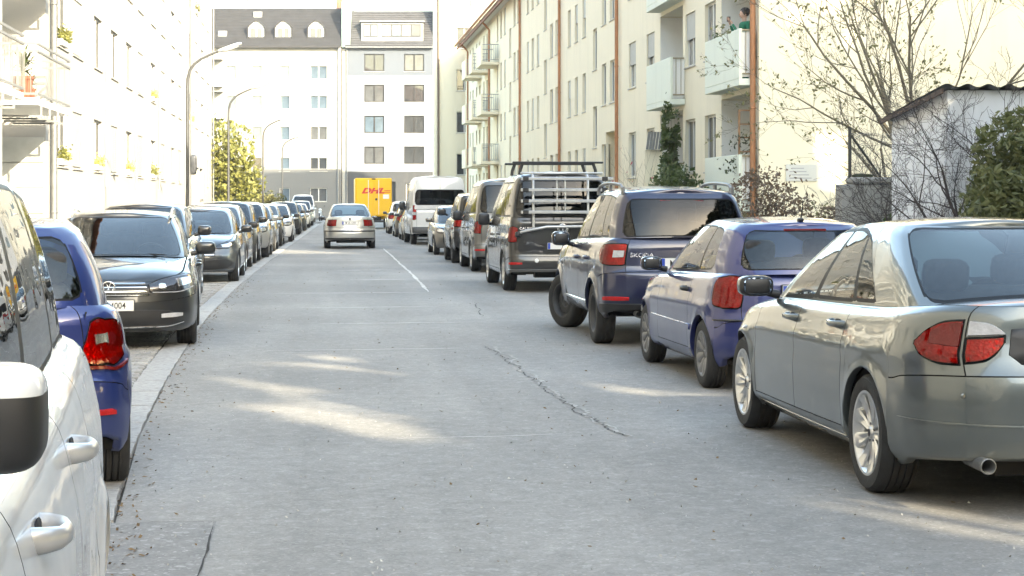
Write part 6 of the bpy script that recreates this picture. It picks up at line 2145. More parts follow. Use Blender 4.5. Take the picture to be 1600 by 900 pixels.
# ------------------------------------------------------------------ plants
def leaf_mat(name, c, c2, rough=.55):
    if name in MATS: return MATS[name]
    m, nt, b = node_mat(name, rough)
    N = nt.nodes.new; Lk = nt.links.new
    geo = N('ShaderNodeNewGeometry'); ns = N('ShaderNodeTexNoise'); ns.inputs['Scale'].default_value = 5; ns.inputs['Detail'].default_value = 4
    Lk(geo.outputs['Position'], ns.inputs['Vector'])
    ad = N('ShaderNodeMath'); ad.operation = 'ADD'; Lk(ns.outputs['Fac'], ad.inputs[0])
    mr = N('ShaderNodeMapRange'); mr.inputs['To Min'].default_value = -.3; mr.inputs['To Max'].default_value = .3
    Lk(geo.outputs['Random Per Island'], mr.inputs['Value']); Lk(mr.outputs[0], ad.inputs[1])
    mx = N('ShaderNodeMix'); mx.data_type = 'RGBA'; mx.inputs['A'].default_value = (*c, 1); mx.inputs['B'].default_value = (*c2, 1)
    Lk(ad.outputs[0], mx.inputs['Factor']); Lk(mx.outputs['Result'], b.inputs['Base Color'])
    tr = N('ShaderNodeBsdfTranslucent'); Lk(mx.outputs['Result'], tr.inputs[0])
    ms = N('ShaderNodeMixShader'); ms.inputs[0].default_value = .30
    Lk(b.outputs[0], ms.inputs[1]); Lk(tr.outputs[0], ms.inputs[2]); Lk(ms.outputs[0], nt.nodes['Material Output'].inputs['Surface'])
    return m
L_GREEN = leaf_mat('leaf_green', (.045, .075, .02), (.11, .14, .045))
L_HEDGE = leaf_mat('leaf_hedge', (.075, .095, .034), (.20, .20, .08))
L_BROWN = leaf_mat('leaf_brown', (.12, .085, .06), (.23, .16, .11))
L_OLIVE = leaf_mat('leaf_olive', (.13, .125, .055), (.24, .23, .10))
L_YELLOW = leaf_mat('leaf_yellow_green', (.11, .125, .03), (.26, .25, .07))
L_DARK = leaf_mat('leaf_dark', (.02, .03, .012), (.06, .075, .03))
L_FLOWER = leaf_mat('flower_yellow', (.55, .42, .10), (.60, .52, .25))
L_PINK = leaf_mat('flower_pink', (.45, .10, .10), (.6, .3, .3))
M_BARK = mat('bark_grey', (.10, .085, .07), rough=.9, var=.4, vscale=9, bump=.5, bscale=40)
M_BARKD = mat('bark_dark', (.065, .052, .05), rough=.9, var=.4, vscale=9)
M_BARKO = mat('bark_olive', (.20, .165, .115), rough=.9, var=.35, vscale=7)

def add_leaf(mb, p, s, rg, mi=0, el=1.6):
    a = rg.uniform(0, 6.283); t = rg.uniform(-1.1, 1.1)
    d = Vector((math.cos(a)*math.cos(t), math.sin(a)*math.cos(t), math.sin(t) - .25))
    d.normalize()
    q = d.cross(Vector((rg.uniform(-1, 1), rg.uniform(-1, 1), rg.uniform(-.3, 1))))
    if q.length < 1e-3: return
    q.normalize(); n = d.cross(q)
    mb.add([p - d*s*el*.5, p + q*s*.42 + n*s*.12, p + d*s*el*.5, p - q*s*.42 + n*s*.12], [(0, 1, 2, 3)], mi)

def grow(tr, tw, tips, p, d, L, r, lv, rg, cfg):
    """recursive limb: long ones bend, every limb throws side shoots"""
    n = 5
    pts, rs = [p.copy()], [r]
    q = p.copy(); dd = d.copy()
    for k in range(n):
        dd = (dd + Vector((rg.gauss(0, cfg['wig']), rg.gauss(0, cfg['wig']), rg.gauss(0, cfg['wig']) + cfg['up']))).normalized()
        q = q + dd * (L/n); pts.append(q.copy()); rs.append(max(.0022, r*(1 - .62*(k+1)/n)))
    (tr if lv <= cfg['trunk'] else tw).tube(pts, rs, 6 if lv <= 1 else (4 if lv == 2 else 3), 0, caps=False)
    if lv >= cfg['lv']:
        tips.append((pts, dd)); return
    m = cfg['n'][lv]
    for k in range(m):
        t = rg.uniform(cfg.get('t0', .3), 1.0) if k else 1.0
        i = min(n - 1, int(t*n)); f = t*n - i
        b = pts[i].lerp(pts[i+1], clamp(f))
        base = (pts[i+1] - pts[i]).normalized()
        a = rg.uniform(0, 6.283); sp = cfg['sp'] * rg.uniform(.6, 1.3) * (.35 if k == 0 else 1)
        u = base.cross(Vector((0.01, .02, 1)))
        if u.length < 1e-3: u = Vector((1, 0, 0))
        u.normalize(); v = base.cross(u)
        nd = (base + (u*math.cos(a) + v*math.sin(a))*sp).normalized()
        grow(tr, tw, tips, b, nd, L*cfg['sh']*rg.uniform(.7, 1.15), max(.0025, lerp(r, r*.38, t)*.62), lv + 1, rg, cfg)

def tree(name, label, cat, loc, stems, cfg, bark, leaf=None, nleaf=0, lsize=.04, seed=1, twig=None, group=None):
    rg = random.Random(seed)
    t = thing(name, label, cat, loc, 0, group)
    tr, tw, lf = MB(), MB(), MB(); tips = []
    for (p, d, L, r) in stems: grow(tr, tw, tips, Vector(p), Vector(d).normalized(), L, r, 0, rg, cfg)
    tr.build('trunk', bark, t)
    crown = tw.build('crown', twig or bark, t)
    if leaf and nleaf:
        for k in range(nleaf):
            pts, dd = rg.choice(tips); i = rg.randrange(1, len(pts))
            add_leaf(lf, pts[i] + Vector((rg.gauss(0, .02), rg.gauss(0, .02), rg.gauss(0, .02))), lsize*rg.uniform(.6, 1.3), rg)
        o = lf.build('foliage', leaf, crown); o['kind'] = 'stuff'
    return t

def bush(name, label, cat, loc, rad, n, ls, leaf, seed=1, stems=6, bark=None, hollow=.55, lumps=9, parent=None, group=None, zc=None, box=False, el=1.6):
    """leaf clumps spread through an uneven volume on real stems"""
    rg = random.Random(seed)
    t = parent or thing(name, label, cat, loc, 0, group)
    zc = rad[2] if zc is None else zc
    C = [(Vector((rg.gauss(0, .45), rg.gauss(0, .45), rg.gauss(0, .45))), rg.uniform(.42, .75)) for _ in range(lumps)]
    C = [(c / max(1, c.length/.62), r) for c, r in C]
    lf = MB()
    k = 0; tries = 0
    while k < n and tries < n*12:
        tries += 1
        c, r = rg.choice(C)
        v = Vector((rg.gauss(0, 1), rg.gauss(0, 1), rg.gauss(0, 1))).normalized()
        p = c + v * r * (rg.random() ** .33 if rg.random() > hollow else rg.uniform(.86, 1.05))
        if box: p = Vector((clamp(p.x*1.3, -1, 1), clamp(p.y*1.3, -1, 1), clamp(p.z*1.3, -1, 1)))
        q = Vector((p.x*rad[0], p.y*rad[1], zc + p.z*rad[2]))
        if q.z < .04: continue
        if noise.noise(q*2.3 + Vector((seed*7.1, 0, 0))) < -.22: continue
        add_leaf(lf, q, ls*rg.uniform(.45, 1.7), rg, 0, el); k += 1
    if parent is None:
        st = MB()
        for i in range(stems):
            c, r = C[i % len(C)]
            st.tube([(c.x*.15*rad[0], c.y*.15*rad[1], 0), (c.x*.5*rad[0], c.y*.5*rad[1], zc*.6), (c.x*rad[0], c.y*rad[1], zc + c.z*rad[2])], [.03, .018, .006], 5, 0, caps=False)
            for q in range(5):
                e = c + Vector((rg.gauss(0, .4), rg.gauss(0, .4), rg.gauss(0, .4)))
                st.tube([(c.x*.5*rad[0], c.y*.5*rad[1], zc*.6), (e.x*rad[0], e.y*rad[1], max(.05, zc + e.z*rad[2]))], [.01, .003], 4, 0, caps=False)
        st.build('stem', bark or M_BARK, t)
    o = lf.build('foliage', leaf, t); o['kind'] = 'stuff'
    return t

# ---- right hand gardens
tree('bare_tree', 'young tree with sparse olive leaves growing behind the concrete wall', 'tree', (9.75, 29.2, .1),
     [((0, 0, 0), (-.02, 0, 1), 2.4, .05), ((-.02, 0, 2.2), (-.45, -.1, .75), 2.5, .034), ((0, 0, 2.2), (.25, 0, .9), 2.4, .028), ((-.05, .0, 2.3), (-.75, .1, .42), 2.4, .024), ((-.5, 0, 3.2), (-.35, .1, .9), 2.2, .022)],
     dict(wig=.10, up=.02, lv=4, n=[4, 4, 4, 3], sp=.85, sh=.55, trunk=1), M_BARKO, L_OLIVE, 1500, .042, 11, twig=M_BARKO)
tree('bare_tree', 'taller multi stemmed tree with olive twigs rising behind the white shed corner', 'tree', (8.75, 22.9 + 2.4, .1),
     [((0, 0, 0), (.0, 0, 1), 3.4, .055), ((.1, 0, .6), (.14, 0, 1), 3.6, .045), ((-.1, 0, .6), (-.14, 0, 1), 3.6, .045), ((-.1, .1, 2.0), (-.7, 0, .75), 2.6, .032), ((.1, .1, 2.0), (.7, 0, .75), 2.6, .032)],
     dict(wig=.09, up=.07, lv=4, n=[5, 5, 5, 3], sp=.8, sh=.56, trunk=1), M_BARKO, L_OLIVE, 1300, .04, 5, twig=M_BARKO)
tree('bare_shrub', 'leafless dark shrub of tangled twigs in front of the white shed', 'shrub', (7.78, 20.4, .1),
     [((0, 0, 0), d, L, .034) for d, L in (((-.35, 0, .9), 1.6), ((-.1, 0, 1), 1.9), ((.12, 0, 1), 1.9), ((.4, 0, .9), 1.7), ((-.75, .1, .55), 1.5), ((-.9, -.1, .35), 1.0), ((-.2, .3, 1), 1.7), ((-.55, -.2, .75), 1.6))],
     dict(wig=.13, up=.02, lv=4, n=[7, 5, 5, 3], sp=.95, sh=.56, trunk=1, t0=.2), M_BARKD, None, 0, .03, 8)
bush('evergreen_bush', 'large glossy green evergreen bush at the right edge before the shed', 'bush', (7.30, 17.5, .1), (.86, .75, 1.02), 17000, .042, L_HEDGE, 3, stems=9, zc=1.22, lumps=16, el=2.0)
bush('shrub', 'brownish bushy shrub in front of the right hand balcony pipe', 'shrub', (7.95, 31.3, .1), (.82, .7, .85), 2900, .042, L_BROWN, 4, stems=10, zc=1.25, hollow=.3, lumps=12)
bush('shrub', 'green rambling shrub under the second ground floor balcony', 'shrub', (8.75, 43.4, .1), (.85, .7, .85), 3200, .065, L_GREEN, 5, stems=8, zc=1.35, hollow=.3, lumps=12)
bush('shrub', 'low grey green shrub left of the brown bushy one', 'shrub', (8.75, 40.2, .1), (.6, .6, .65), 1600, .06, L_DARK, 15, stems=8, zc=1.2, hollow=.3)
tree('rose_bush', 'thin bare rose stems with one pink bloom beside the brown downpipe', 'shrub', (8.75, 47.5, .1),
     [((rnd.uniform(-.5, .3), rnd.uniform(-.3, .3), 0), (rnd.uniform(-.35, .35), 0, 1), rnd.uniform(1.5, 2.2), .014) for _ in range(9)],
     dict(wig=.10, up=.05, lv=2, n=[4, 3], sp=.8, sh=.45, trunk=0), M_BARKO, L_PINK, 26, .07, 21)
bush('climbing_plant', 'dark climbing plant covering the corner below the second balcony', 'plant', (9.52, 48.3, .1), (.24, .3, 2.15), 3600, .075, L_GREEN, 6, stems=5, zc=2.35, lumps=18)
def hedge(label, x0, x1, y0, y1, h, leaf, n, seed):
    return bush('hedge', label, 'hedge', ((x0+x1)/2, (y0+y1)/2, .1), ((x1-x0)/2, (y1-y0)/2, h/2), n, .045, leaf, seed, stems=6, box=True, lumps=14)
hedge('low clipped dark hedge between the brown shrub and the concrete wall', 8.2, 9.6, 29.2, 30.2, 1.35, L_BROWN, 2600, 9)
bush('ivy', 'dark ivy climbing over the right end of the concrete wall', 'plant', (7.86, 24.16, .1), (.17, .05, .62), 900, .045, L_GREEN, 10, stems=3, zc=.70)
# concrete wall, fence on it, white shed
cw = thing('concrete_wall', 'weathered concrete garden wall with a mossy top beside the white shed', 'wall', (7.2, 24.3, 0))
mb = MB(); mb.box(0, 2.6, 0, .28, .05, 1.80, bev=.02); mb.build('wall', M_CONC, cw)
mb = MB(); mb.box(.16, 2.6, -.04, .34, 1.801, 1.90, bev=.03); mb.build('coping', M_CONC, cw)
mb = MB(); superellipsoid(mb, (.35, .12, 1.92), (.16, .05, .03), .8, .8, 6); mb.build('moss', L_DARK, cw)
fn = thing('wire_fence', 'chain link fence with a leaning brace post on the concrete wall', 'fence', (7.2, 24.5, 0))
M_POST = mat('fence_post', (.055, .055, .05), rough=.6, metal=.3)
mb = MB(); mb.tube([(.19, 0, 1.85), (.19, 0, 2.60)], .024, 8); mb.build('post', M_POST, fn)
mb = MB(); mb.tube([(.20, 0, 2.50), (.66, .02, 1.88)], .018, 8); mb.build('brace', M_POST, fn)
mb = MB(); mb.tube([(2.5, 0, 1.85), (2.5, 0, 2.6)], .024, 8); mb.build('post', M_POST, fn)
net = MB(); d = .055
for k in range(-14, 48):
    for sg in (1, -1):
        x0 = .2 + k*d; pts = []
        a, b = (x0, 1.93), (x0 + sg*.58, 2.51)
        lo = max(.2, min(a[0], b[0])); hi = min(2.5, max(a[0], b[0]))
        if hi - lo < .02: continue
        za = 1.93 + abs(lo - a[0]) if sg == 1 else 1.93 + abs(lo - a[0]); zb = 1.93 + abs(hi - a[0])
        net.tube([(lo, 0, za), (hi, 0, zb)], .0018, 3, 0, caps=False)
M_WIRE = mat('galvanised_wire', (.35, .35, .34), rough=.5, metal=.5)
o = net.build('wire_mesh', M_WIRE, fn); o['kind'] = 'stuff'
for z in (1.93, 2.51):
    mb = MB(); mb.tube([(.2, 0, z), (2.5, 0, z)], .003, 4); mb.build('wire', M_WIRE, fn)
sh = thing('shed', 'white garden shed with corrugated roof behind the bare shrub', 'shed', (7.62, 21.2, 0))
M_SHED = plaster('shed_white', (.78, .79, .81), .08, .25)
mb = MB()
mb.add([(0, 0, .05), (5, 0, .05), (5, 0, 2.92), (0, 0, 2.92), (0, 2.1, .05), (0, 2.1, 2.66), (5, 2.1, .05), (5, 2.1, 2.66)], [(0, 1, 2, 3), (4, 0, 3, 5), (1, 6, 7, 2), (6, 4, 5, 7)])
mb.build('wall', M_SHED, sh)
G = []
for k in range(121):
    x = -.12 + 5.2*k/120; w = .022*math.sin(k*math.pi/3)
    G.append([Vector((x, -.14, 2.97 + w)), Vector((x, 1.0, 2.83 + w)), Vector((x, 2.3, 2.67 + w))])
mb = MB(); mb.grid(G, 0, True, flip=True); mb.grid([[p + Vector((0, 0, -.012)) for p in r] for r in G], 0, True)
mb.build('corrugated_roof', M_ZINC, sh)
mb = MB(); mb.box(-.125, -.10, -.14, 2.3, 2.60, 2.66, M=None); 
mb.v = [(x, y, z + (.27*(1 - (y + .14)/2.44))) for x, y, z in mb.v]
mb.build('barge_board', mat('dark_brown_board', (.09, .06, .045), rough=.8), sh)
for k in range(7):
    mb = MB(); mb.box(-.022, -.003, .03 + k*.295, .03 + k*.295 + .285, .12, 2.58, bev=.006); mb.build('board', M_SHED, sh)
for k in range(2):
    mb = MB(); mb.box(.35 + k*.62, .35 + k*.62 + .60, -.04, -.003, .1, 1.72, bev=.01); mb.build('door_leaf', mat('shed_grey', (.42, .43, .44), rough=.7, var=.15), sh)
mb = MB(); mb.box(1.9, 2.9, -.05, -.003, 1.3, 2.3, bev=.01); o = mb.build('window', M_FRAME, sh)
mb = MB(); mb.box(1.98, 2.82, -.058, -.0505, 1.38, 2.22); mb.build('pane', PANES[2], o)

# ---- balcony things
def flower_box(u_parent_loc, label, leaf=L_YELLOW, seed=1, w=.55, n=240, drop=.0):
    x, y, z = u_parent_loc
    t = thing('flower_box', label, 'planter', (x, y, z), 0, None)
    mb = MB(); mb.box(-.09, .09, -w, w, 0, .16, bev=.012); mb.build('box', M_FRAME, t)
    rg = random.Random(seed); lf = MB()
    for k in range(n):
        add_leaf(lf, Vector((rg.gauss(.05, .07), rg.uniform(-w, w), .14 + abs(rg.gauss(.06, .13)) - drop*rg.random())), rg.uniform(.035, .075), rg)
    o = lf.build('foliage', leaf, t); o['kind'] = 'stuff'
    return t
WY = lambda i: cols_l[i]
for idx, row, leaf, lab in ((0, 0, L_YELLOW, 'flower box with yellow green plants on the lowest window next to the zinc downpipe'),
                      (2, 0, L_FLOWER, 'flower box with pale yellow flowers on a ground floor window of the white block'),
                      (4, 0, L_FLOWER, 'cream flowers in the box under the tilted window of the white block'),
                      (6, 0, L_YELLOW, 'last yellow green flower box in the lowest row of the white block'),
                      (6, 1, L_FLOWER, 'orange yellow flowers in the box one floor above the lowest row'),
                      (10, 1, L_FLOWER, 'white flowers on the upper window near the first street lamp'),
                      (11, 3, L_OLIVE, 'trailing plant high up at the far end of the white block'),
                      (0, 1, L_YELLOW, 'large yellow green plant on the first floor window beside the zinc downpipe')):
    flower_box((-6.215, WY(idx), 2.42 + 2.87*row + .02), lab, leaf, idx*7 + row, n=420 if row == 1 and idx == 0 else 240)
flower_box((9.74, 43.2, 4.42 + 1.0), 'trailing plants on the parapet of the balcony where the person stands', L_GREEN, 77, w=.6, n=110, drop=.25)
pt = thing('potted_plant', 'spiky potted yucca in a terracotta pot on the left balcony', 'plant', (-5.95, 36.9, 3.62))
mb = MB(); mb.lathe([(0, 0), (.16, 0), (.21, .40), (.23, .40), (.23, .46), (.19, .46), (.18, .42), (0, .42)], 20); mb.build('pot', M_TERRA, pt, autosmooth=40)
rg = random.Random(4); lf = MB()
for k in range(46):
    a = rg.uniform(0, 6.28); t_ = rg.uniform(.1, 1.3); L = rg.uniform(.35, .6)
    d = Vector((math.cos(a)*math.cos(t_), math.sin(a)*math.cos(t_), math.sin(t_))); q = d.cross(Vector((0, 0, 1))).normalized()*.022
    b = Vector((0, 0, .50 + rg.uniform(0, .25)))
    lf.add([b - q, b + q, b + d*L*.6 + q, b + d*L*.6 - q, b + d*L + Vector((0, 0, -.12))], [(0, 1, 2, 3), (3, 2, 4)])
lf.tube([(0, 0, .4), (0, 0, .72)], .03, 6); lf.build('foliage', L_GREEN, pt)
pt2 = copy_tree(pt); pt2.location = (-5.92, 37.5, 3.62); pt2.scale = (.6, .6, .55); pt2['label'] = 'small potted plant beside the big yucca on the left balcony'
# trellis and hanging plants at the ground floor corner balcony
ts = thing('trellis', 'brown wooden trellis with hanging plants on the lowest corner balcony', 'trellis', (9.66, 40.75, 0))
for x in (0, .62):
    mb = MB(); mb.box(x - .022, x + .022, -.02, .02, 1.52, 3.70); mb.build('upright', M_WOOD, ts)
for z in (2.38, 2.72, 3.05, 3.36, 3.68):
    mb = MB(); mb.box(-.022, .642, -.018, .018, z - .018, z + .018); mb.build('rail', M_WOOD, ts)
rg = random.Random(31); lf = MB()
for k in range(300):
    add_leaf(lf, Vector((rg.gauss(.15, .25), rg.gauss(-.05, .06), rg.choice([3.0, 2.5, 2.45]) + rg.gauss(-.05, .12))), rg.uniform(.03, .08), rg)
o = lf.build('foliage', L_DARK, ts); o['kind'] = 'stuff'
sc = thing('privacy_screen', 'cream garden screen with a tilted slatted shade on top', 'screen', (9.25, 50.4, 0))
mb = MB(); mb.box(-.05, .45, -.03, .03, .1, 3.05, bev=.01); mb.build('panel', M_CREAM, sc)
for k in range(6):
    mb = MB(); mb.box(-.05 + k*.085, -.05 + k*.085 + .07, -.20, -.17, 3.05, 3.55); mb.v = [(x + (z-3.05)*.14, y, z) for x, y, z in mb.v]; mb.build('slat', M_ZINC, sc)

# ---- street lamps
M_LAMP = mat('lamp_post_grey', (.075, .077, .08), rough=.5, metal=.3, var=.2)
lamp0 = None
for k, (x, y, lab) in enumerate(((-3.53, 48.55, 'nearest curved grey street lamp in front of the white block'), (-3.24, 64.4, 'second street lamp along the left pavement'), (-2.79, 88.8, 'third street lamp standing before the white end house'), (-2.36, 112.9, 'farthest and smallest of the curved street lamps'))):
    if lamp0 is None:
        lamp0 = thing('street_lamp', lab, 'street lamp', (x, y, 0), 0, 'curved street lamps on the left pavement')
        mb = MB(); mb.tube([(0, 0, .0), (0, 0, 1.0)], .075, 12); mb.tube([(0, 0, 1.0), (0, 0, 1.05)], [.075, .05], 12); mb.build('base', M_LAMP, lamp0)
        mb = MB(); mb.tube([(0, 0, 1.0), (0, 0, 4.6), (.01, 0, 4.85), (.07, 0, 5.08), (.18, 0, 5.24), (.36, 0, 5.38), (.60, 0, 5.50), (.85, 0, 5.60)], [.05, .04, .04, .038, .036, .034, .032, .03], 10); mb.build('pole', M_LAMP, lamp0)
        mb = MB(); superellipsoid(mb, (0, 0, 0), (.34, .11, .055), .6, .7, 10, 0, Matrix.Rotation(R(-20), 4, 'Y')); mb.v = [(a + 1.12, b, c_ + 5.70) for a, b, c_ in mb.v]; hd = mb.build('lamp_head', M_ALU, lamp0)
        mb = MB(); superellipsoid(mb, (0, 0, -.035), (.24, .085, .035), .7, .7, 8, 0, Matrix.Rotation(R(-20), 4, 'Y')); mb.v = [(a + 1.13, b, c_ + 5.69) for a, b, c_ in mb.v]; mb.build('diffuser', M_CLEAR, hd)
    else:
        l = copy_tree(lamp0); l.location = (x, y, 0); l['label'] = lab
# small sign box on the first pole
sg = thing('lamp_sign', 'grey sign box fixed to the nearest street lamp pole', 'sign', (-3.43, 48.55, 2.55))
mb = MB(); superellipsoid(mb, (.06, 0, 0), (.09, .07, .27), .5, .5, 8); mb.build('box', M_ZINC, sg)

# ---- trees at the far end on the left
def leafy_tree(label, loc, h, rx, leaf, n, ls, seed, zc=None):
    t = thing('leafy_tree', label, 'tree', loc, 0)
    mb = MB(); mb.tube([(0, 0, 0), (.05, 0, h*.3), (0, .05, h*.6)], [.16, .12, .06], 8)
    rg = random.Random(seed)
    for k in range(12):
        a = rg.uniform(0, 6.28); mb.tube([(0, 0, h*rg.uniform(.2, .5)), (math.cos(a)*rx*.5, math.sin(a)*rx*.5, h*rg.uniform(.5, .75)), (math.cos(a)*rx*.85, math.sin(a)*rx*.85, h*rg.uniform(.6, .9))], [.05, .03, .01], 5, 0, caps=False)
    mb.build('trunk', M_BARK, t)
    sub = bush('crown', None, None, loc, (rx, rx, h*.44), n, ls, leaf, seed, parent=t, zc=h*.56, lumps=16, hollow=.5)
    return t
leafy_tree('yellow green tree beside the far corner of the white block', (-5.55, 106.3, 0), 6.4, 2.3, L_YELLOW, 5200, .17, 41)
leafy_tree('round green bush tree low behind the left parked row', (-3.2, 104.5, 0), 2.2, 1.2, L_OLIVE, 1800, .11, 42)
leafy_tree('dark bush in front of the end house door', (-3.9, 134.0, 0), 2.3, 1.3, L_DARK, 1500, .12, 43)

# ---- unseen trees added to shade the road, leaves omitted along sun rays for streaks
SUN_GAPS = []
def gap_line(x0, y0, x1, y1, r, z=0.0, n=6):
    for k in range(n): SUN_GAPS.append((Vector((lerp(x0, x1, k/(n-1)), lerp(y0, y1, k/(n-1)), z)), r))
gap_line(-.40, 17.4, .50, 16.4, .29); gap_line(.02, 18.0, .20, 17.8, .27, n=2)
gap_line(-.62, 15.6, -.25, 14.9, .29, n=4)
gap_line(-.45, 13.6, .45, 12.0, .29, n=8); gap_line(-.15, 14.0, .60, 12.7, .24, n=6)
gap_line(2.40, 14.8, 3.1, 13.7, .30); gap_line(2.9, 8.7, 3.4, 7.7, .30)
for x, z, r in ((12.1, 2.7, .58), (11.8, 3.0, .55), (12.4, 2.7, .58), (12.1, 3.4, .5), (12.8, 3.1, .5), (12.0, 2.3, .5)): SUN_GAPS.append((Vector((x, 40.1, z)), r))
GP = np.array([g[0] for g in SUN_GAPS]); GR = np.array([g[1] for g in SUN_GAPS]); SD_ = np.array(SUN_DIR)
M_LEAFBIG = leaf_mat('leaf_shade_tree', (.05, .065, .02), (.16, .14, .04))
def shade_tree(label, x, y, rx, ry, z0, z1, n, s, seed):
    rg = np.random.RandomState(seed); pr_ = random.Random(seed)
    t = thing('shade_tree', label, 'tree', (x, y, .1), 0, 'tall trees in the gardens on the right')
    mb = MB(); mb.tube([(0, 0, 0), (.1, .05, z1*.3), (0, .1, z1*.62), (.1, 0, z1*.9)], [.22, .17, .1, .03], 8)
    for k in range(16):
        a = pr_.uniform(0, 6.28); zz = pr_.uniform(.15, .75)*z1
        mb.tube([(0, .05, zz), (math.cos(a)*rx*.5, math.sin(a)*ry*.5, zz + .8), (math.cos(a)*rx*.9, math.sin(a)*ry*.9, zz + 1.5)], [.07, .04, .012], 5, 0, caps=False)
    mb.build('trunk', M_BARK, t)
    P = rg.normal(size=(n, 3)); P /= np.linalg.norm(P, axis=1)[:, None]
    P *= rg.uniform(.15, 1, size=(n, 1)) ** .45
    P = np.sign(P) * np.abs(P) ** .72
    P = P * np.array([rx, ry, (z1 - z0)/2]) + np.array([0, 0, (z0 + z1)/2])
    W = P + np.array([x, y, .1])
    d = W[:, None, :] - GP[None, :, :]
    tt = (d * SD_).sum(-1); q = d - tt[..., None]*SD_
    keep = (np.linalg.norm(q, axis=-1) > GR[None, :]).all(1)
    lf = MB()
    for p in P[keep]: add_leaf(lf, Vector(p), s*pr_.uniform(.7, 1.25), pr_)
    o = lf.build('foliage', M_LEAFBIG, t); o['kind'] = 'stuff'
    return t
GT = ['first', 'second', 'third', 'fourth', 'fifth', 'sixth', 'seventh', 'eighth', 'ninth', 'tenth']
for k in range(10):
    shade_tree('%s tall dense garden tree of the roadside row, counted from the far block' % GT[k], 13.3 + .4*(k % 2), -24 + k*4.75, 2.7, 3.1, .6, 14.6 if k < 8 else 15.8, 4600, .42, 60 + k)
shade_tree('tall dense garden tree between the two narrow cream houses', 23.4, 19.5, 2.2, 2.6, .6, 16.5, 4600, .42, 91)  # unseen, added to shade the gable except for one sun spot
# ------------------------------------------------------------------ motorcycle at the far end and one by the left wall
def motorcycle(label, loc, rz):
    t = thing('motorcycle', label, 'motorcycle', loc, rz)
    for nm, x in (('wheel', 0.0), ('wheel', 1.40)):
        mb = MB(); Mx = Matrix.Rotation(R(-90), 4, 'X')
        mb.lathe([(.25, -.05), (.30, -.055), (.315, 0), (.30, .055), (.25, .05)], 28, 0, Mx, closed=True)
        mb.lathe([(.25, -.03), (.255, 0), (.25, .03), (.235, 0)], 28, 1, Mx, closed=True)
        for k in range(10):
            a = 2*math.pi*k/10; mb.tube([(0, 0, 0), (math.cos(a)*.24, 0, math.sin(a)*.24)], .010, 4, 1, caps=False)
        mb.lathe([(0, -.06), (.05, -.06), (.05, .06), (0, .06)], 12, 1, Mx)
        mb.build(nm, [M_TYRE, M_ALU], t, (x, 0, .315))
    mb = MB(); superellipsoid(mb, (.85, 0, .80), (.28, .13, .13), .7, .7, 10); mb.build('tank', P_BLACK, t)
    mb = MB(); superellipsoid(mb, (.32, 0, .80), (.36, .12, .06), .6, .6, 10); mb.build('seat', M_CABIN, t)
    mb = MB(); mb.box(.45, .95, -.14, .14, .32, .64, bev=.05)
    for k in range(4): mb.box(.60, .90, -.19, .19, .44 + k*.045, .46 + k*.045)
    mb.build('engine', M_ZINC, t)
    mb = MB()
    for s_ in (-.07, .07): mb.tube([(1.40, s_, .32), (1.16, s_, 1.02)], .022, 8)
    mb.build('fork', M_CHROME, t)
    mb = MB(); mb.tube([(.95, -.36, 1.08), (1.08, -.22, 1.10), (1.14, 0, 1.04), (1.08, .22, 1.10), (.95, .36, 1.08)], .013, 8); mb.build('handlebar', M_BLACK, t)
    mb = MB(); superellipsoid(mb, (1.24, 0, .92), (.08, .09, .09), .8, .8, 10); mb.build('headlight', M_CHROME, t)
    mb = MB(); mb.tube([(.0, 0, .32), (.5, .05, .36), (.9, 0, .9)], .025, 6); mb.tube([(.9, 0, .9), (.2, 0, .78), (0, 0, .32)], .02, 6); mb.build('frame', M_BLACK, t)
    mb = MB(); mb.tube([(.8, .14, .42), (.6, .18, .26), (.1, .19, .30), (-.25, .19, .36)], [.022, .024, .04, .045], 8); mb.build('exhaust_pipe', M_CHROME, t)
    mb = MB()
    for k in range(7):
        a = R(30 + k*20); 
    G = [[Vector((1.40 + math.cos(a)*.35, y, .315 + math.sin(a)*.35)) for y in (-.07, 0, .07)] for a in [R(20 + 14*k) for k in range(9)]]
    mb.grid(G, 0, True); mb.build('mudguard', P_BLACK, t)
    mb = MB()
    for s_ in (-1, 1):
        superellipsoid(mb, (1.0, s_*.33, 1.24), (.015, .06, .04), .7, .7, 6); mb.tube([(1.02, s_*.26, 1.1), (1.0, s_*.32, 1.22)], .007, 5)
    mb.build('wing_mirror', M_BLACK, t)
    return t
motorcycle('black motorcycle parked past the white van at the end of the left row', (.12, 149.5, 0), R(-96))
motorcycle('motorcycle half hidden by the cladding wall on the left pavement', (-6.75, 36.6, .1), R(60))

# ------------------------------------------------------------------ person on the balcony
M_SKIN = mat('skin', (.52, .32, .24), rough=.5)
M_HAIR = mat('dark_hair', (.030, .020, .016), rough=.55, var=.5, vscale=40, bump=.6, bscale=60)
M_SHIRT = mat('green_jumper', (.012, .16, .085), rough=.9, var=.3, vscale=14, bump=.4, bscale=60)
M_TROU = mat('dark_trousers', (.03, .03, .035), rough=.9)
def skinned(name, joints, bones, m, parent, levels=2):
    me = bpy.data.meshes.new(name)
    me.from_pydata([j[0] for j in joints], bones, [])
    o = bpy.data.objects.new(name, me); link(o, parent)
    sk = o.modifiers.new('skin', 'SKIN'); sk.use_smooth_shade = True
    for i, j in enumerate(joints):
        r = j[1] if isinstance(j[1], tuple) else (j[1], j[1])
        me.skin_vertices[0].data[i].radius = r
    me.skin_vertices[0].data[0].use_root = True
    sb = o.modifiers.new('sub', 'SUBSURF'); sb.levels = levels; sb.render_levels = levels
    me.materials.append(m)
    return o
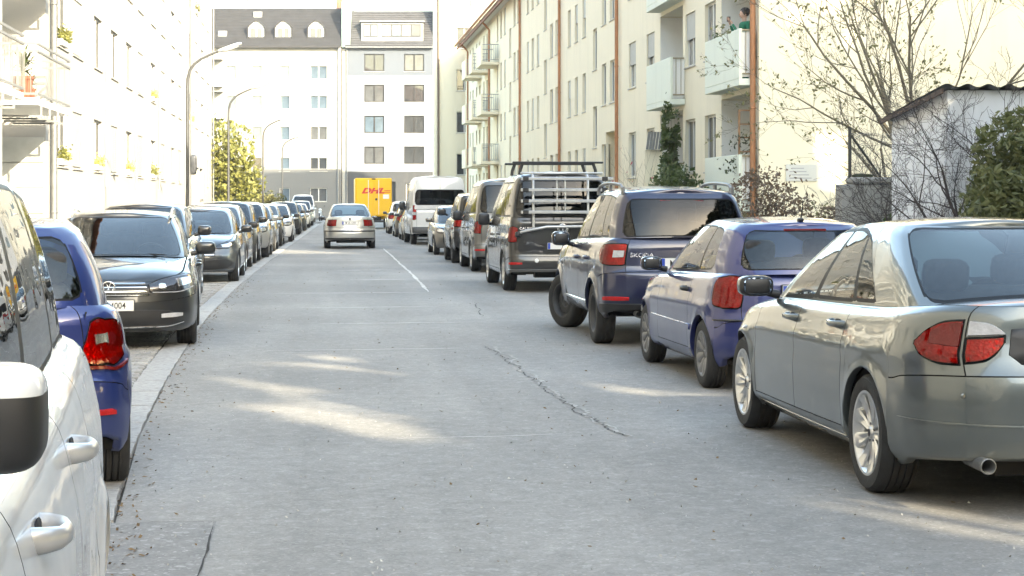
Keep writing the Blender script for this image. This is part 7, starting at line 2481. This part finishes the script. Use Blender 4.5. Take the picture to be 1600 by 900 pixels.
# local: faces -x (towards the street), stands at z = 0
pr = thing('person', 'person with dark hair in a green jumper holding up a dark mug on the balcony', 'person', (9.93, 41.25, 4.34), R(10))
pr.scale = (1.0, 1.0, 1.0)
J = [((0, 0, .96), (.15, .12)), ((-.01, 0, 1.14), (.14, .11)), ((-.02, 0, 1.32), (.17, .12)), ((-.02, 0, 1.43), (.12, .09)),
     ((-.02, .19, 1.40), .062), ((-.05, .235, 1.13), .048), ((-.25, .15, 1.22), .038), ((-.34, .10, 1.36), .028),
     ((-.02, -.19, 1.40), .062), ((-.04, -.24, 1.13), .048), ((-.27, -.13, 1.20), .038), ((-.36, -.06, 1.38), .028),
     ((0, .095, .90), .095), ((-.02, .10, .50), .062), ((.0, .10, .09), .042), ((-.12, .11, .03), .035),
     ((0, -.095, .90), .095), ((-.02, -.10, .50), .062), ((.0, -.10, .09), .042), ((-.12, -.11, .03), .035)]
B = [(0, 1), (1, 2), (2, 3), (2, 4), (4, 5), (5, 6), (6, 7), (2, 8), (8, 9), (9, 10), (10, 11), (0, 12), (12, 13), (13, 14), (14, 15), (0, 16), (16, 17), (17, 18), (18, 19)]
body = skinned('body', J, B, M_SHIRT, pr)
# head with neck, face turned towards the mug
hd = MB()
P = []
for i in range(21):
    u = -math.pi/2 + math.pi*i/20; row = []
    for k in range(33):
        w = -math.pi + 2*math.pi*k/32
        x, y, z = math.cos(u)*math.cos(w), math.cos(u)*math.sin(w), math.sin(u)
        sx, sy, sz = .100, .076, .118
        p = Vector((x*sx, y*sy*(1 - .18*max(0, -z)), z*sz))
        f = max(0, -x)
        if f > .5:                                  # face is at -x
            p.x -= .030*math.exp(-((y/.16)**2 + ((z + .10)/.16)**2))          # nose
            p.x += .012*math.exp(-(((abs(y)-.36)/.16)**2 + ((z - .02)/.12)**2))   # eye sockets
            p.x -= .010*math.exp(-((y/.30)**2 + ((z + .44)/.08)**2))          # lips
            p.x -= .012*math.exp(-((y/.3)**2 + ((z + .78)/.14)**2))           # chin
        row.append(p + Vector((-.045, 0, 1.625)))
    P.append(row)
hd.grid(P, 0, True, flip=True)
hd.tube([(-.025, 0, 1.40), (-.03, 0, 1.48), (-.035, 0, 1.56)], [.062, .054, .055], 14)
head = hd.build('head', M_SKIN, pr)
for sd in (-1, 1):
    mb = MB(); superellipsoid(mb, (-.128, sd*.030, 1.628), (.010, .013, .007), 1, 1, 8); mb.build('eye', M_INK, head)
    mb = MB(); superellipsoid(mb, (-.03, sd*.078, 1.615), (.018, .010, .032), .9, .9, 8); mb.build('ear', M_SKIN, head)
mb = MB(); superellipsoid(mb, (-.143, 0, 1.570), (.006, .024, .006), 1, 1, 8); mb.build('mouth', mat('lips', (.40, .16, .14), rough=.5), head)
rg = random.Random(2); hr = MB()
superellipsoid(hr, (-.015, 0, 1.665), (.108, .098, .105), .9, .9, 14)
for k in range(70):
    a = rg.uniform(0, 6.28); t_ = rg.uniform(.0, 1.5)
    v = Vector((math.cos(a)*math.cos(t_), math.sin(a)*math.cos(t_), math.sin(t_)))
    if v.x < -.45 and v.z < .55: continue
    superellipsoid(hr, Vector((-.01, 0, 1.655)) + Vector((v.x*.105, v.y*.098, v.z*.105)), (.034, .034, .03), 1, 1, 5)
hr.build('hair', M_HAIR, pr)
# hands: palm, four bent fingers, thumb, closed round the mug
mug = thing('mug', 'dark brown mug raised to the face of the person on the balcony', 'mug', (9.93, 41.25, 4.34), R(10))
mb = MB(); mb.lathe([(0, 0), (.042, 0), (.045, .01), (.045, .115), (.041, .115), (.040, .012), (0, .012)], 22, 0, Matrix.Translation((-.42, .02, 1.44))); cup = mb.build('cup', mat('mug_brown', (.06, .025, .02), rough=.3), mug, autosmooth=40)
mb = MB(); mb.tube([(-.42, -.02, 1.53), (-.42, -.055, 1.535), (-.42, -.07, 1.50), (-.42, -.055, 1.465), (-.42, -.02, 1.47)], .008, 8); mb.build('handle', M_INK, mug)
for sd, root_ in ((1, (-.34, .10, 1.36)), (-1, (-.36, -.06, 1.38))):
    c_ = Vector((-.42, .02, 1.49)); b = Vector(root_)
    HJ = [(b, .026)]; HB = []
    pd = (c_ - b).normalized(); palm = b + pd*.045 + Vector((0, sd*.012, .02))
    HJ.append((palm, (.030, .016))); HB.append((0, 1))
    for q in range(4):
        z = c_.z + .035 - q*.021; L = (.95, 1.0, .95, .8)[q]
        a0 = math.atan2(palm.y - c_.y, palm.x - c_.x)
        prev = 1
        for s_ in range(1, 4):
            a = a0 - sd*(-.55*s_*L); rr_ = .056
            HJ.append((Vector((c_.x + math.cos(a)*rr_, c_.y + math.sin(a)*rr_, lerp(palm.z, z, min(1, s_*.6)))), .0085 - .0008*s_)); HB.append((prev, len(HJ)-1)); prev = len(HJ)-1
    a = a0 + sd*(-.5)
    HJ.append((Vector((c_.x + math.cos(a)*.056, c_.y + math.sin(a)*.056, palm.z + .02)), .010)); HB.append((1, len(HJ)-1))
    HJ.append((Vector((c_.x + math.cos(a - sd*.35)*.055, c_.y + math.sin(a - sd*.35)*.055, palm.z + .042)), .008)); HB.append((len(HJ)-2, len(HJ)-1))
    skinned('hand', HJ, HB, M_SKIN, pr, 1)

# ------------------------------------------------------------------ haze in the air of the street
mb = MB(); mb.box(-110, 110, -95, 235, -1.0, 27.5)
mh = bpy.data.materials.new('haze'); mh.use_nodes = True
nt = mh.node_tree; nt.nodes.remove(nt.nodes['Principled BSDF'])
pv_ = nt.nodes.new('ShaderNodeVolumePrincipled')
pv_.inputs['Color'].default_value = (.95, .95, .95, 1)
pv_.inputs['Density'].default_value = .0004
pv_.inputs['Anisotropy'].default_value = .2
nt.links.new(pv_.outputs[0], nt.nodes['Material Output'].inputs['Volume'])
tag(mb.build('haze', mh), kind='stuff')
SC.cycles.volume_bounces = 0
SC.cycles.volume_step_rate = 4
SC.cycles.volume_max_steps = 64
